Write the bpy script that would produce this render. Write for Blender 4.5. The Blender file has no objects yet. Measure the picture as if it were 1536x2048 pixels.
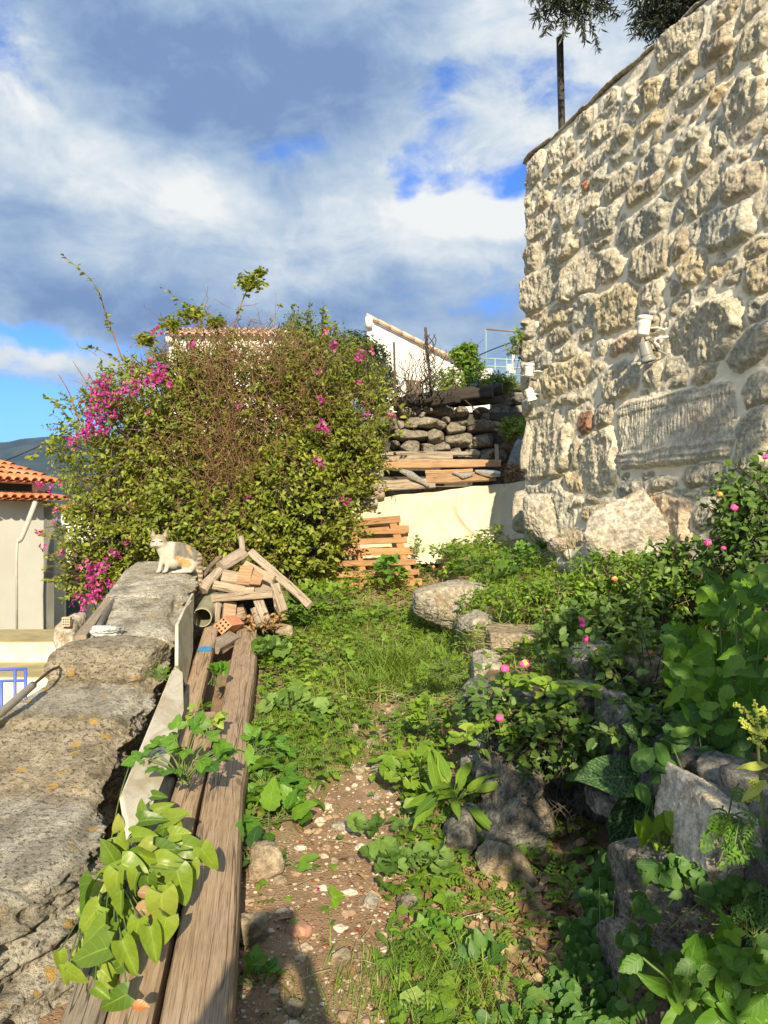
import bpy, math
import numpy as np
from mathutils import Vector
R = math.radians
PI = math.pi
sc = bpy.context.scene
COL = sc.collection

# ---------------------------------------------------------------- camera, world, sun, exposure
EYE = 1.6
F = 1540.0                                    # focal length in pixels of the 1536 x 2048 photograph
cam_d = bpy.data.cameras.new('camera'); cam = bpy.data.objects.new('camera', cam_d); COL.objects.link(cam)
cam.location = (0, 0, EYE); cam.rotation_euler = (R(90), 0, 0)
cam_d.sensor_fit = 'VERTICAL'; cam_d.sensor_height = 24.0; cam_d.lens = 24.0 * F / 2048.0
cam_d.clip_start = 0.05; cam_d.clip_end = 9000
sc.camera = cam
SUN_EL = R(27); SUN_DX = -0.09                # light travels forward (+Y) and slightly to -X
EXPOSURE = 0.75
sd = bpy.data.lights.new('sun', 'SUN'); sun = bpy.data.objects.new('sun', sd); COL.objects.link(sun)
sd.energy = 4.8; sd.angle = R(0.55); sd.color = (1.0, 0.86, 0.63)
hv = Vector((SUN_DX, 1.0, 0)).normalized() * math.cos(SUN_EL); ldir = Vector((hv.x, hv.y, -math.sin(SUN_EL)))
sun.rotation_euler = ldir.to_track_quat('-Z', 'Y').to_euler(); sun.location = (1, -6, 6)
sc.view_settings.view_transform = 'Standard'; sc.view_settings.look = 'None'
sc.view_settings.exposure = EXPOSURE; sc.view_settings.gamma = 1
sc.cycles.max_bounces = 8; sc.cycles.diffuse_bounces = 4; sc.cycles.transparent_max_bounces = 8
sc.cycles.use_denoising = True

class NT:
    """small node tree writer"""
    def __init__(s, nt): s.nt = nt; s.nt.nodes.clear()
    def n(s, typ, **kw):
        nd = s.nt.nodes.new(typ)
        for k, v in kw.items(): setattr(nd, k, v)
        return nd
    def l(s, a, b): s.nt.links.new(a, b)
    def put(s, sock, v):
        if hasattr(v, 'is_output') or hasattr(v, 'links'): s.l(v, sock)
        else:
            if isinstance(v, tuple) and len(v) == 3 and sock.type == 'RGBA': v = (*v, 1)
            sock.default_value = v
    def m(s, op, a, b=None, c=None, clamp=False):
        nd = s.n('ShaderNodeMath', operation=op, use_clamp=clamp)
        s.put(nd.inputs[0], a)
        if b is not None: s.put(nd.inputs[1], b)
        if c is not None: s.put(nd.inputs[2], c)
        return nd.outputs[0]
    def mix(s, f, a, b, blend='MIX'):
        nd = s.n('ShaderNodeMix', data_type='RGBA', blend_type=blend, clamp_factor=True)
        s.put(nd.inputs[0], f); s.put(nd.inputs[6], a); s.put(nd.inputs[7], b)
        return nd.outputs[2]
    def noise(s, vec, scale, detail=4, rough=0.55, out=0, dist=0.0):
        nd = s.n('ShaderNodeTexNoise'); s.put(nd.inputs['Vector'], vec)
        nd.inputs['Scale'].default_value = scale; nd.inputs['Detail'].default_value = detail
        nd.inputs['Roughness'].default_value = rough; nd.inputs['Distortion'].default_value = dist
        return nd.outputs[out]
    def ramp(s, f, stops, interp='LINEAR'):
        nd = s.n('ShaderNodeValToRGB'); nd.color_ramp.interpolation = interp
        e = nd.color_ramp.elements
        while len(e) < len(stops): e.new(0.5)
        for i, (p, c) in enumerate(stops):
            e[i].position = p; e[i].color = (*c, 1) if len(c) == 3 else c
        s.put(nd.inputs[0], f); return nd.outputs[0]
    def mr(s, v, a, b, c=0.0, d=1.0, smooth=True):
        nd = s.n('ShaderNodeMapRange', interpolation_type='SMOOTHSTEP' if smooth else 'LINEAR')
        s.put(nd.inputs[0], v)
        for i, x in enumerate((a, b, c, d)): s.put(nd.inputs[i + 1], x)
        return nd.outputs[0]
    def mapping(s, vec, scale=(1, 1, 1), rot=(0, 0, 0), loc=(0, 0, 0)):
        nd = s.n('ShaderNodeMapping'); s.put(nd.inputs[0], vec)
        nd.inputs[1].default_value = loc; nd.inputs[2].default_value = rot; nd.inputs[3].default_value = scale
        return nd.outputs[0]

# ---- sky: Nishita blue with a cloud deck laid out by azimuth and elevation
def build_world():
    w = bpy.data.worlds.new('World'); sc.world = w; w.use_nodes = True
    t = NT(w.node_tree)
    sky = t.n('ShaderNodeTexSky', sky_type='NISHITA', sun_disc=False)
    sky.sun_elevation = SUN_EL
    sky.sun_rotation = math.atan2(-SUN_DX, -1.0)
    sky.air_density = 1.0; sky.dust_density = 0.4; sky.ozone_density = 2.5
    bg1 = t.n('ShaderNodeBackground'); 
    gen = t.n('ShaderNodeTexCoord').outputs['Generated']
    sep = t.n('ShaderNodeSeparateXYZ'); t.l(gen, sep.inputs[0])
    X, Y, Z = sep.outputs
    az = t.m('ARCTAN2', X, Y); el = t.m('ARCSINE', Z)
    wv = t.mapping(gen, scale=(1, 1, 1.7))
    d1 = t.m('SUBTRACT', t.noise(wv, 3.2, 5, 0.55), 0.5); d2 = t.m('SUBTRACT', t.noise(t.mapping(wv, loc=(7, 3, 1)), 3.2, 5, 0.55), 0.5)
    azd = t.m('MULTIPLY_ADD', d1, 0.30, az); eld = t.m('MULTIPLY_ADD', d2, 0.22, el)
    def blob(px, py, rx, ry, rot=0.0, amp=1.0):
        a0 = math.atan((px - 768) / F); e0 = math.atan((1024 - py) / math.hypot(F, px - 768))
        ra, re = rx / F, ry / F; c, s_ = math.cos(rot), math.sin(rot)
        da = t.m('SUBTRACT', azd, a0); de = t.m('SUBTRACT', eld, e0)
        u = t.m('MULTIPLY_ADD', da, c / ra, t.m('MULTIPLY', de, s_ / ra))
        v = t.m('MULTIPLY_ADD', da, -s_ / re, t.m('MULTIPLY', de, c / re))
        q = t.m('ADD', t.m('MULTIPLY', u, u), t.m('MULTIPLY', v, v))
        return t.m('MULTIPLY', t.m('EXPONENT', t.m('MULTIPLY', q, -1.0)), amp)
    def total(bl):
        s_ = blob(*bl[0])
        for b in bl[1:]: s_ = t.m('ADD', s_, blob(*b))
        return s_
    n_big = t.noise(wv, 5.0, 6, 0.55, dist=0.3); n_fine = t.noise(wv, 11.0, 9, 0.64, dist=0.35)
    holes = total([(825, 225, 60, 85, 0.25, .52), (785, 375, 42, 70, 0, .60), (950, 345, 130, 40, 0.05, .66), (720, 160, 170, 110, 0.3, .24), (560, 240, 120, 60, -.3, .2), (1180, 230, 90, 50, 0, .2), (600, 250, 90, 60, 0, .25), (0, 850, 210, 90, 0, 1.15),
                   (60, 655, 190, 26, 0, .75), (10, 40, 90, 60, 0, .5), (1010, 210, 120, 60, 0, .35), (1250, 210, 130, 90, 0, .35), (470, 560, 150, 30, .1, .25),
                   (1010, 360, 50, 40, 0, .5), (900, 660, 160, 50, 0, .3), (990, 600, 90, 40, 0, .3), (180, 900, 200, 60, 0, .8)])
    cover = t.m('ADD', t.m('MULTIPLY_ADD', n_big, 1.0, 0.58), t.m('MULTIPLY', t.m('SUBTRACT', n_fine, .5), 1.1))
    cover = t.mr(t.m('SUBTRACT', cover, t.m('MULTIPLY', holes, 1.0)), 0.26, 0.84)
    lights = total([(170, 270, 260, 110, -0.25, .42), (480, 400, 260, 90, -0.35, .34), (880, 440, 110, 60, 0, .8), (1010, 430, 80, 90, 0, .75), (1000, 60, 180, 180, 0, .40),
                    (1220, 60, 260, 170, 0, .22), (60, 700, 170, 45, 0, .5), (620, 500, 160, 60, 0, .12), (900, 560, 120, 80, 0, .3), (780, 330, 110, 50, -.3, .2), (30, 130, 60, 60, 0, .3)])
    darks = total([(450, 80, 290, 80, -0.15, .52), (960, 540, 120, 25, 0, .25), (860, 640, 180, 40, 0, .25), (650, 160, 110, 100, 0, .28), (60, 400, 220, 50, 0, .16), (180, 580, 300, 60, 0, .30), (500, 470, 220, 40, -.1, .22), (620, 640, 300, 50, 0, .25),
                   (560, 330, 120, 40, -.4, .12), (120, 30, 200, 60, 0, .2)])
    br = t.m('ADD', t.m('SUBTRACT', lights, darks), t.m('MULTIPLY_ADD', t.m('SUBTRACT', n_fine, .5), 1.15, t.m('MULTIPLY_ADD', t.m('SUBTRACT', n_big, .5), .7, .44)))
    ccol = t.ramp(br, [(0.0, (.22, .33, .57)), (0.25, (.33, .46, .67)), (0.5, (.48, .60, .76)), (0.76, (.72, .80, .87)), (0.95, (.93, .95, .95)), (1.0, (.98, .99, .97))])
    t.put(bg1.inputs[0], t.mix(1.0, sky.outputs[0], (0.50, 0.86, 1.5), 'MULTIPLY')); bg1.inputs[1].default_value = 0.088
    bg2 = t.n('ShaderNodeBackground'); t.put(bg2.inputs[0], ccol); bg2.inputs[1].default_value = 0.58
    mx = t.n('ShaderNodeMixShader'); t.l(cover, mx.inputs[0]); t.l(bg1.outputs[0], mx.inputs[1]); t.l(bg2.outputs[0], mx.inputs[2])
    out = t.n('ShaderNodeOutputWorld'); t.l(mx.outputs[0], out.inputs[0])
build_world()

# ---------------------------------------------------------------- numpy noise
def _h(ix, iy, iz, seed):
    n = (ix * 374761393 + iy * 668265263 + iz * 2147483647 + seed * 1274126177) & 0xFFFFFFFF
    n = ((n ^ (n >> 13)) * 1274126177) & 0xFFFFFFFF
    n = ((n ^ (n >> 16)) * 668265263) & 0xFFFFFFFF
    return ((n ^ (n >> 15)) & 0xFFFFFF).astype(np.float64) / 0xFFFFFF
def vnoise(p, seed=0):
    p = np.asarray(p, float); i = np.floor(p).astype(np.int64); f = p - i; f = f * f * (3 - 2 * f)
    r = 0
    for dx in (0, 1):
        wx = f[:, 0] if dx else 1 - f[:, 0]
        for dy in (0, 1):
            wy = f[:, 1] if dy else 1 - f[:, 1]
            for dz in (0, 1):
                wz = f[:, 2] if dz else 1 - f[:, 2]
                r = r + wx * wy * wz * _h(i[:, 0] + dx, i[:, 1] + dy, i[:, 2] + dz, seed)
    return r * 2 - 1
def fbm(p, scale, octv=4, rough=0.5, seed=0, ridge=False):
    p = np.asarray(p, float) * scale; a = 1.0; s = 0; tot = 0
    for o in range(octv):
        v = vnoise(p + 13.7 * o, seed + o)
        if ridge: v = 1 - 2 * np.abs(v)
        s = s + a * v; tot += a; a *= rough; p = p * 2.03
    return s / tot
def sstep(x, a, b):
    t = np.clip((np.asarray(x, float) - a) / (b - a), 0, 1); return t * t * (3 - 2 * t)
def P(px, py, Y): return np.array([(px - 768) / F * Y, Y, EYE - (py - 1024) / F * Y])
def nrmz(v): return v / np.maximum(np.linalg.norm(v, axis=-1, keepdims=True), 1e-9)

# ---------------------------------------------------------------- mesh builder
class MB:
    def __init__(s): s.V = []; s.F = []; s.n = 0; s.UV = []; s.RN = []; s.CO = []; s.anyuv = False
    def add(s, V, Fs, uv=None, rnd=None, mat=0, col=None, smooth=True):
        V = np.asarray(V, float).reshape(-1, 3); k = len(V)
        for Fa in (Fs if isinstance(Fs, list) and len(Fs) and isinstance(Fs[0], np.ndarray) else [np.asarray(Fs, int)]):
            if len(Fa): s.F.append((Fa + s.n, mat, smooth))
        s.V.append(V); s.n += k
        s.UV.append(np.zeros((k, 2)) if uv is None else np.asarray(uv, float).reshape(-1, 2))
        s.RN.append(np.full(k, .5) if rnd is None else (np.full(k, rnd) if np.isscalar(rnd) else np.asarray(rnd, float)))
        c = np.ones((k, 4)); 
        if col is not None: c[:, :3] = col
        s.CO.append(c); return s
    def build(s, name, mat, parent=None, origin=None, label=None, smooth=None):
        V = np.concatenate(s.V)
        if parent is not None:
            o = np.zeros(3); q = parent
            while q is not None: o = o + np.array(q.location); q = q.parent
        elif origin is not None: o = np.array(origin, float)
        else: o = np.array([V[:, 0].mean(), V[:, 1].mean(), V[:, 2].min()])
        me = bpy.data.meshes.new(name)
        idx = []; tot = []; mi = []; sm = []
        for Fa, m, smo in s.F:
            idx.append(Fa.reshape(-1)); tot.append(np.full(len(Fa), Fa.shape[1])); mi.append(np.full(len(Fa), m)); sm.append(np.full(len(Fa), smo))
        idx = np.concatenate(idx).astype(np.int32); tot = np.concatenate(tot).astype(np.int32)
        start = np.concatenate([[0], np.cumsum(tot)[:-1]]).astype(np.int32)
        me.vertices.add(len(V)); me.vertices.foreach_set('co', (V - o).astype(np.float32).ravel())
        me.loops.add(len(idx)); me.loops.foreach_set('vertex_index', idx)
        me.polygons.add(len(tot)); me.polygons.foreach_set('loop_start', start)
        try: me.polygons.foreach_set('loop_total', tot)
        except Exception: pass
        me.polygons.foreach_set('material_index', np.concatenate(mi).astype(np.int32))
        sm = np.concatenate(sm) if smooth is None else np.full(len(tot), smooth)
        me.polygons.foreach_set('use_smooth', sm.astype(bool))
        uvl = me.uv_layers.new(name='UVMap'); uvl.data.foreach_set('uv', np.concatenate(s.UV)[idx].astype(np.float32).ravel())
        a = me.attributes.new('rnd', 'FLOAT', 'POINT'); a.data.foreach_set('value', np.concatenate(s.RN).astype(np.float32))
        a = me.attributes.new('col', 'FLOAT_COLOR', 'POINT'); a.data.foreach_set('color', np.concatenate(s.CO).astype(np.float32).ravel())
        me.update(calc_edges=True); me.validate(clean_customdata=False)
        for m in (mat if isinstance(mat, (list, tuple)) else [mat]): me.materials.append(m)
        ob = bpy.data.objects.new(name, me); COL.objects.link(ob)
        if parent is not None: ob.parent = parent
        else: ob.location = o
        if label: ob['label'] = label
        return ob
def tag(o, label=None, cat=None, group=None, kind=None):
    if label: o['label'] = label
    if cat: o['category'] = cat
    if group: o['group'] = group
    if kind or cat: o['kind'] = kind or 'thing'
    return o
def empty(name, loc, label, cat, group=None):
    o = bpy.data.objects.new(name, None); COL.objects.link(o); o.location = tuple(loc); o.empty_display_size = .1
    return tag(o, label, cat, group)

# ---------------------------------------------------------------- shape generators
def grid_faces(nu, nv, wrap_u=False):
    """vertices laid out [v][u]"""
    u = np.arange(nu if wrap_u else nu - 1); v = np.arange(nv - 1)
    U, Vv = np.meshgrid(u, v); U = U.ravel(); Vv = Vv.ravel(); U2 = (U + 1) % nu
    return np.stack([Vv * nu + U, Vv * nu + U2, (Vv + 1) * nu + U2, (Vv + 1) * nu + U], 1)
def resample(pts, n):
    pts = np.asarray(pts, float); d = np.concatenate([[0], np.cumsum(np.linalg.norm(np.diff(pts, axis=0), axis=1))])
    t = np.linspace(0, d[-1], n); return np.stack([np.interp(t, d, pts[:, i]) for i in range(3)], 1), t
def smooth_path(pts, n=24):
    """Catmull-Rom through the points"""
    p = np.asarray(pts, float); p = np.vstack([2 * p[0] - p[1], p, 2 * p[-1] - p[-2]]); out = []
    for i in range(1, len(p) - 2):
        for t in np.linspace(0, 1, max(2, n // (len(p) - 3)), endpoint=False):
            out.append(.5 * ((2 * p[i]) + (-p[i - 1] + p[i + 1]) * t + (2 * p[i - 1] - 5 * p[i] + 4 * p[i + 1] - p[i + 2]) * t * t + (-p[i - 1] + 3 * p[i] - 3 * p[i + 1] + p[i + 2]) * t ** 3))
    out.append(p[-2]); return np.array(out)
def frames(pts, up=(0, 0, 1)):
    T = nrmz(np.gradient(pts, axis=0)); up = np.tile(np.asarray(up, float), (len(pts), 1))
    bad = np.abs((T * up).sum(1)) > .97; up[bad] = (1, 0, .2)
    S = nrmz(np.cross(T, up)); U = np.cross(S, T); return T, S, U
def tube(mb, pts, rad, ns=8, caps=True, mat=0, rnd=None, noise=0, nsc=20, seed=0, flat=1.0, rows=None):
    pts = np.asarray(pts, float); m = len(pts); rad = np.broadcast_to(np.asarray(rad, float), (m,))
    T, S, U = frames(pts); a = np.linspace(0, 2 * PI, ns, endpoint=False)
    r = rad[:, None] * np.ones(ns)[None]
    if noise:
        q = pts[:, None] + (S[:, None] * np.cos(a)[None, :, None] + U[:, None] * np.sin(a)[None, :, None]) * rad[:, None, None]
        r = r * (1 + noise * fbm(q.reshape(-1, 3), nsc, 3, seed=seed).reshape(m, ns))
    V = pts[:, None] + S[:, None] * (np.cos(a)[None] * r)[..., None] + U[:, None] * (np.sin(a)[None] * r * flat)[..., None]
    L = np.concatenate([[0], np.cumsum(np.linalg.norm(np.diff(pts, axis=0), axis=1))])
    uv = np.stack([np.broadcast_to(a[None] / (2 * PI) * rad.max() * 6, (m, ns)), np.broadcast_to(L[:, None], (m, ns))], -1)
    Fs = [grid_faces(ns, m, True)]
    V = V.reshape(-1, 3); uv = uv.reshape(-1, 2)
    if caps:
        V = np.vstack([V, pts[0], pts[-1]]); uv = np.vstack([uv, uv[0], uv[-1]])
        j = np.arange(ns); j2 = (j + 1) % ns; c0 = m * ns; c1 = c0 + 1
        Fs.append(np.stack([np.full(ns, c0), j2, j], 1)); Fs.append(np.stack([np.full(ns, c1), (m - 1) * ns + j, (m - 1) * ns + j2], 1))
    mb.add(V, Fs, uv, rnd, mat)
def bar(mb, p0, p1, w, t, up=(0, 0, 1), seg=8, ch=None, noise=0.0, nsc=6, mat=0, rnd=None, seed=0, skew=(0, 0), taper=1.0):
    """a board or squared timber with chamfered edges; w across, t along 'up'"""
    p0 = np.asarray(p0, float); p1 = np.asarray(p1, float); pts = p0[None] + (p1 - p0)[None] * np.linspace(0, 1, seg + 1)[:, None]
    T, S, U = frames(pts, up); c = min(w, t) * .12 if ch is None else ch
    a, b = w / 2, t / 2
    prof = np.array([(-a, -b + c), (-a, b - c), (-a + c, b), (0, b), (a - c, b), (a, b - c), (a, -b + c), (a - c, -b), (0, -b), (-a + c, -b)])
    k = len(prof); per = np.concatenate([[0], np.cumsum(np.linalg.norm(np.diff(prof, axis=0), axis=1))])
    tp = np.linspace(1, taper, seg + 1)
    V = pts[:, None] + S[:, None] * (prof[None, :, 0] * tp[:, None])[..., None] + U[:, None] * (prof[None, :, 1] * tp[:, None])[..., None]
    V[0] += T[0] * (skew[0] * prof[:, :1]); V[-1] += T[-1] * (skew[1] * prof[:, :1])
    V = V.reshape(-1, 3)
    if noise: V = V + noise * np.stack([fbm(V + 31 * i, nsc, 3, seed=seed + i) for i in range(3)], 1)
    L = np.linalg.norm(p1 - p0) * np.linspace(0, 1, seg + 1)
    uv = np.stack([np.broadcast_to(per[None], (seg + 1, k)), np.broadcast_to(L[:, None], (seg + 1, k))], -1).reshape(-1, 2)
    f0 = np.arange(k)[None, ::-1]; f1 = (seg * k + np.arange(k))[None]
    mb.add(V, [grid_faces(k, seg + 1, True), f0, f1], uv + seed * .37, rnd, mat, smooth=False)
def box(mb, c, s, rz=0.0, mat=0, rnd=None, col=None):
    c = np.asarray(c, float); s = np.asarray(s, float) / 2
    V = np.array([(x, y, z) for z in (-1, 1) for y in (-1, 1) for x in (-1, 1)], float) * s
    cs, sn = math.cos(rz), math.sin(rz); V = np.stack([V[:, 0] * cs - V[:, 1] * sn, V[:, 0] * sn + V[:, 1] * cs, V[:, 2]], 1) + c
    Fa = np.array([(0, 2, 3, 1), (4, 5, 7, 6), (0, 1, 5, 4), (2, 6, 7, 3), (0, 4, 6, 2), (1, 3, 7, 5)])
    V = V[Fa.ravel()]; mb.add(V, np.arange(24).reshape(6, 4), np.tile([(0, 0), (1, 0), (1, 1), (0, 1)], (6, 1)), rnd, mat, col, smooth=False)
_ico = {}
def ico(level):
    if level in _ico: return _ico[level]
    g = (1 + 5 ** .5) / 2
    V = [(-1, g, 0), (1, g, 0), (-1, -g, 0), (1, -g, 0), (0, -1, g), (0, 1, g), (0, -1, -g), (0, 1, -g), (g, 0, -1), (g, 0, 1), (-g, 0, -1), (-g, 0, 1)]
    Fc = [(0, 11, 5), (0, 5, 1), (0, 1, 7), (0, 7, 10), (0, 10, 11), (1, 5, 9), (5, 11, 4), (11, 10, 2), (10, 7, 6), (7, 1, 8), (3, 9, 4), (3, 4, 2), (3, 2, 6), (3, 6, 8), (3, 8, 9), (4, 9, 5), (2, 4, 11), (6, 2, 10), (8, 6, 7), (9, 8, 1)]
    V = [np.array(v) / np.linalg.norm(v) for v in V]
    for _ in range(level):
        mid = {}; N = []
        def m(a, b):
            k = (min(a, b), max(a, b))
            if k not in mid:
                v = V[a] + V[b]; V.append(v / np.linalg.norm(v)); mid[k] = len(V) - 1
            return mid[k]
        for a, b, c in Fc:
            x, y, z = m(a, b), m(b, c), m(c, a); N += [(a, x, z), (b, y, x), (c, z, y), (x, y, z)]
        Fc = N
    _ico[level] = (np.array(V), np.array(Fc)); return _ico[level]
def rock(mb, c, r, seed=0, level=4, cuts=11, rough=.05, rot=None, sharp=9.0, mat=0, col=None, rnd=None, boxy=.5, nsc=3.0):
    """angular weathered rock: soft intersection of random planes with fractal relief"""
    rg = np.random.default_rng(seed); D, Fa = ico(level)
    N = nrmz(rg.normal(size=(cuts, 3))); N = np.vstack([N, np.eye(3), -np.eye(3)])
    h = np.concatenate([rg.uniform(.72, 1.0, cuts), rg.uniform(boxy + .28, 1.0, 6)])
    dot = np.maximum(D @ N.T, 1e-3); q = dot / h[None]
    rad = 1.0 / (np.sum(q ** sharp, 1) ** (1 / sharp)); rad = np.minimum(rad, 1.35)
    V = D * rad[:, None]; s0 = seed * 7.13
    V = V * (1 + rough * 1.6 * fbm(V + s0, nsc * .6, 3, seed=seed)[:, None])
    V = V + D * (rough * fbm(V + s0, nsc * 2.2, 5, .6, seed=seed + 3, ridge=True)[:, None])
    V = V * np.asarray(r, float)
    if rot is not None:
        from mathutils import Euler
        V = V @ np.array(Euler(rot).to_matrix()).T
    mb.add(V + np.asarray(c, float), Fa, D[:, :2], rg.random() if rnd is None else rnd, mat, col)

# leaf templates: (V, [faces], uv)   x across, y along, z up; unit length
def tpl_leaf(width=.5, nv=4, fold=.25, curl=.3, teeth=0.0, shape='ovate', nu=1, stalk=0.0):
    v = np.linspace(0, 1, nv + 1)
    if shape == 'ovate': w = np.sin(PI * v ** .8) ** .8
    elif shape == 'heart': w = np.where(v < .12, .75 + 1.5 * v, np.cos((v - .12) / .88 * PI / 2) ** .75)
    elif shape == 'lance': w = np.sin(PI * v ** .9) ** 1.1
    else: w = np.array([1 - .9 * x for x in v])
    w = np.maximum(w, .04) * width / 2
    if teeth: w = w * (1 + teeth * np.where(np.arange(nv + 1) % 2, 1, -1))
    cols = np.linspace(-1, 1, 2 * nu + 1)
    X = w[:, None] * cols[None]; Yy = np.broadcast_to(v[:, None], X.shape).copy()
    if shape == 'heart': Yy = Yy - (np.abs(cols)[None] * .16 * (1 - v[:, None]) ** 2)
    Z = fold * np.abs(X) * 1.0 - curl * Yy ** 2 * .6
    Z = Z + (0.03 * np.sin(v[:, None] * 9) * np.abs(cols)[None] if nv > 4 else 0)
    V = np.stack([X, Yy + stalk, Z], -1).reshape(-1, 3)
    uv = np.stack([np.broadcast_to(cols[None], X.shape), np.broadcast_to(v[:, None], X.shape)], -1).reshape(-1, 2)
    Fs = [grid_faces(2 * nu + 1, nv + 1)]
    if stalk:
        k = len(V); V = np.vstack([V, [(-.012, 0, 0), (.012, 0, 0), (.012, stalk, 0), (-.012, stalk, 0)]]); uv = np.vstack([uv, np.zeros((4, 2))]); Fs.append(np.array([[k, k + 1, k + 2, k + 3]]))
    return V, Fs, uv
def tpl_round(n=14, lobes=5, ripple=.06, cup=.15):
    a = np.linspace(-PI * .88, PI * .88, n + 1) + PI / 2; rr = [.03, .5, 1.0]; V = []; uv = []
    for r in rr:
        b = 1 + (.09 * np.cos(lobes * (a - PI / 2) * 1.1) if r == 1.0 else 0)
        V.append(np.stack([np.cos(a) * r * b * .5, np.sin(a) * r * b * .5, cup * r * r * .5 + ripple * r * np.cos(np.arange(n + 1) * PI)], 1)); uv.append(np.stack([(a - PI / 2) / PI * 3, np.full(n + 1, r)], 1))
    return np.vstack(V), [grid_faces(n + 1, 3)], np.vstack(uv)
def tpl_blade(w=.05, n=3, bend=.5):
    v = np.linspace(0, 1, n + 1); ww = w / 2 * np.array([1 - .85 * x ** 1.5 for x in v])
    Yy = np.sin(v * bend * 1.2) / max(bend * 1.2, .01) * .3 * bend * 2; Z = v * (1 - .35 * bend * v)
    V = np.stack([np.stack([-ww, Yy * v * 1.6, Z], 1), np.stack([ww, Yy * v * 1.6, Z], 1)], 1).reshape(-1, 3)
    uv = np.stack([np.tile([-1, 1], n + 1), np.repeat(v, 2)], 1)
    return V, [grid_faces(2, n + 1)], uv
def tpl_join(items):
    V = []; Fs = []; uv = []; k = 0
    for (v, f, u), ang, off, s, tilt in items:
        v = v * s; ct, st = math.cos(tilt), math.sin(tilt); v = np.stack([v[:, 0], v[:, 1] * ct - v[:, 2] * st, v[:, 1] * st + v[:, 2] * ct], 1)
        c, s_ = math.cos(ang), math.sin(ang); v = np.stack([v[:, 0] * c - v[:, 1] * s_, v[:, 0] * s_ + v[:, 1] * c, v[:, 2]], 1) + np.array(off)
        V.append(v); uv.append(u); Fs += [g + k for g in f]; k += len(v)
    return np.vstack(V), Fs, np.vstack(uv)
def scatter(mb, tpl, pos, fwd, up, size, rnd=None, mat=0):
    """copies of a template: y -> fwd, z -> up"""
    V, Fs, uv = tpl; pos = np.asarray(pos, float); N = len(pos)
    if N == 0: return
    fwd = nrmz(np.broadcast_to(np.asarray(fwd, float), (N, 3))); up = np.broadcast_to(np.asarray(up, float), (N, 3))
    side = nrmz(np.cross(fwd, up)); up2 = np.cross(side, fwd); size = np.broadcast_to(np.asarray(size, float), (N,))
    W = (V[None, :, 0, None] * side[:, None] + V[None, :, 1, None] * fwd[:, None] + V[None, :, 2, None] * up2[:, None]) * size[:, None, None] + pos[:, None]
    k = len(V); off = (np.arange(N) * k)[:, None, None]
    FF = [(f[None] + off).reshape(-1, f.shape[1]) for f in Fs]
    rn = np.repeat(np.random.default_rng(N).random(N) if rnd is None else np.broadcast_to(rnd, (N,)), k)
    mb.add(W.reshape(-1, 3), FF, np.tile(uv, (N, 1)), rn, mat)
def rdir(rg, n, zmin=-1, zmax=1):
    z = rg.uniform(zmin, zmax, n); a = rg.uniform(0, 2 * PI, n); r = np.sqrt(1 - z * z); return np.stack([r * np.cos(a), r * np.sin(a), z], 1)

# ---------------------------------------------------------------- materials
def mat_new(name):
    m = bpy.data.materials.new(name); m.use_nodes = True; t = NT(m.node_tree)
    b = t.n('ShaderNodeBsdfPrincipled'); o = t.n('ShaderNodeOutputMaterial'); t.l(b.outputs[0], o.inputs[0]); t.bsdf = b; t.out = o
    tc = t.n('ShaderNodeTexCoord'); t.obj = tc.outputs['Object']; t.uv = tc.outputs['UV']
    return m, t
def bump(t, h, strength=.5, dist=.02):
    b = t.n('ShaderNodeBump'); b.inputs['Strength'].default_value = strength; b.inputs['Distance'].default_value = dist
    t.put(b.inputs['Height'], h); t.l(b.outputs[0], t.bsdf.inputs['Normal']); return b
def attr(t, name, out=2):
    a = t.n('ShaderNodeAttribute'); a.attribute_name = name; return a.outputs[out]
def m_plain(name, col, rough=.7, var=.12, scale=8, bmp=.0, metal=0.0, dirt=None, bscale=60):
    m, t = mat_new(name); n = t.noise(t.obj, scale, 5, .6)
    c = t.mix(t.mr(n, .3, .7), tuple(x * (1 - var) for x in col), tuple(min(1, x * (1 + var)) for x in col))
    if dirt: c = t.mix(t.mr(t.noise(t.mapping(t.obj, loc=(3, 3, 3)), scale * .6, 6, .65), .5, .75), c, dirt)
    t.put(t.bsdf.inputs['Base Color'], c); t.bsdf.inputs['Roughness'].default_value = rough; t.bsdf.inputs['Metallic'].default_value = metal
    if bmp: bump(t, t.noise(t.obj, bscale, 5, .6), bmp, .01)
    return m
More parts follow.
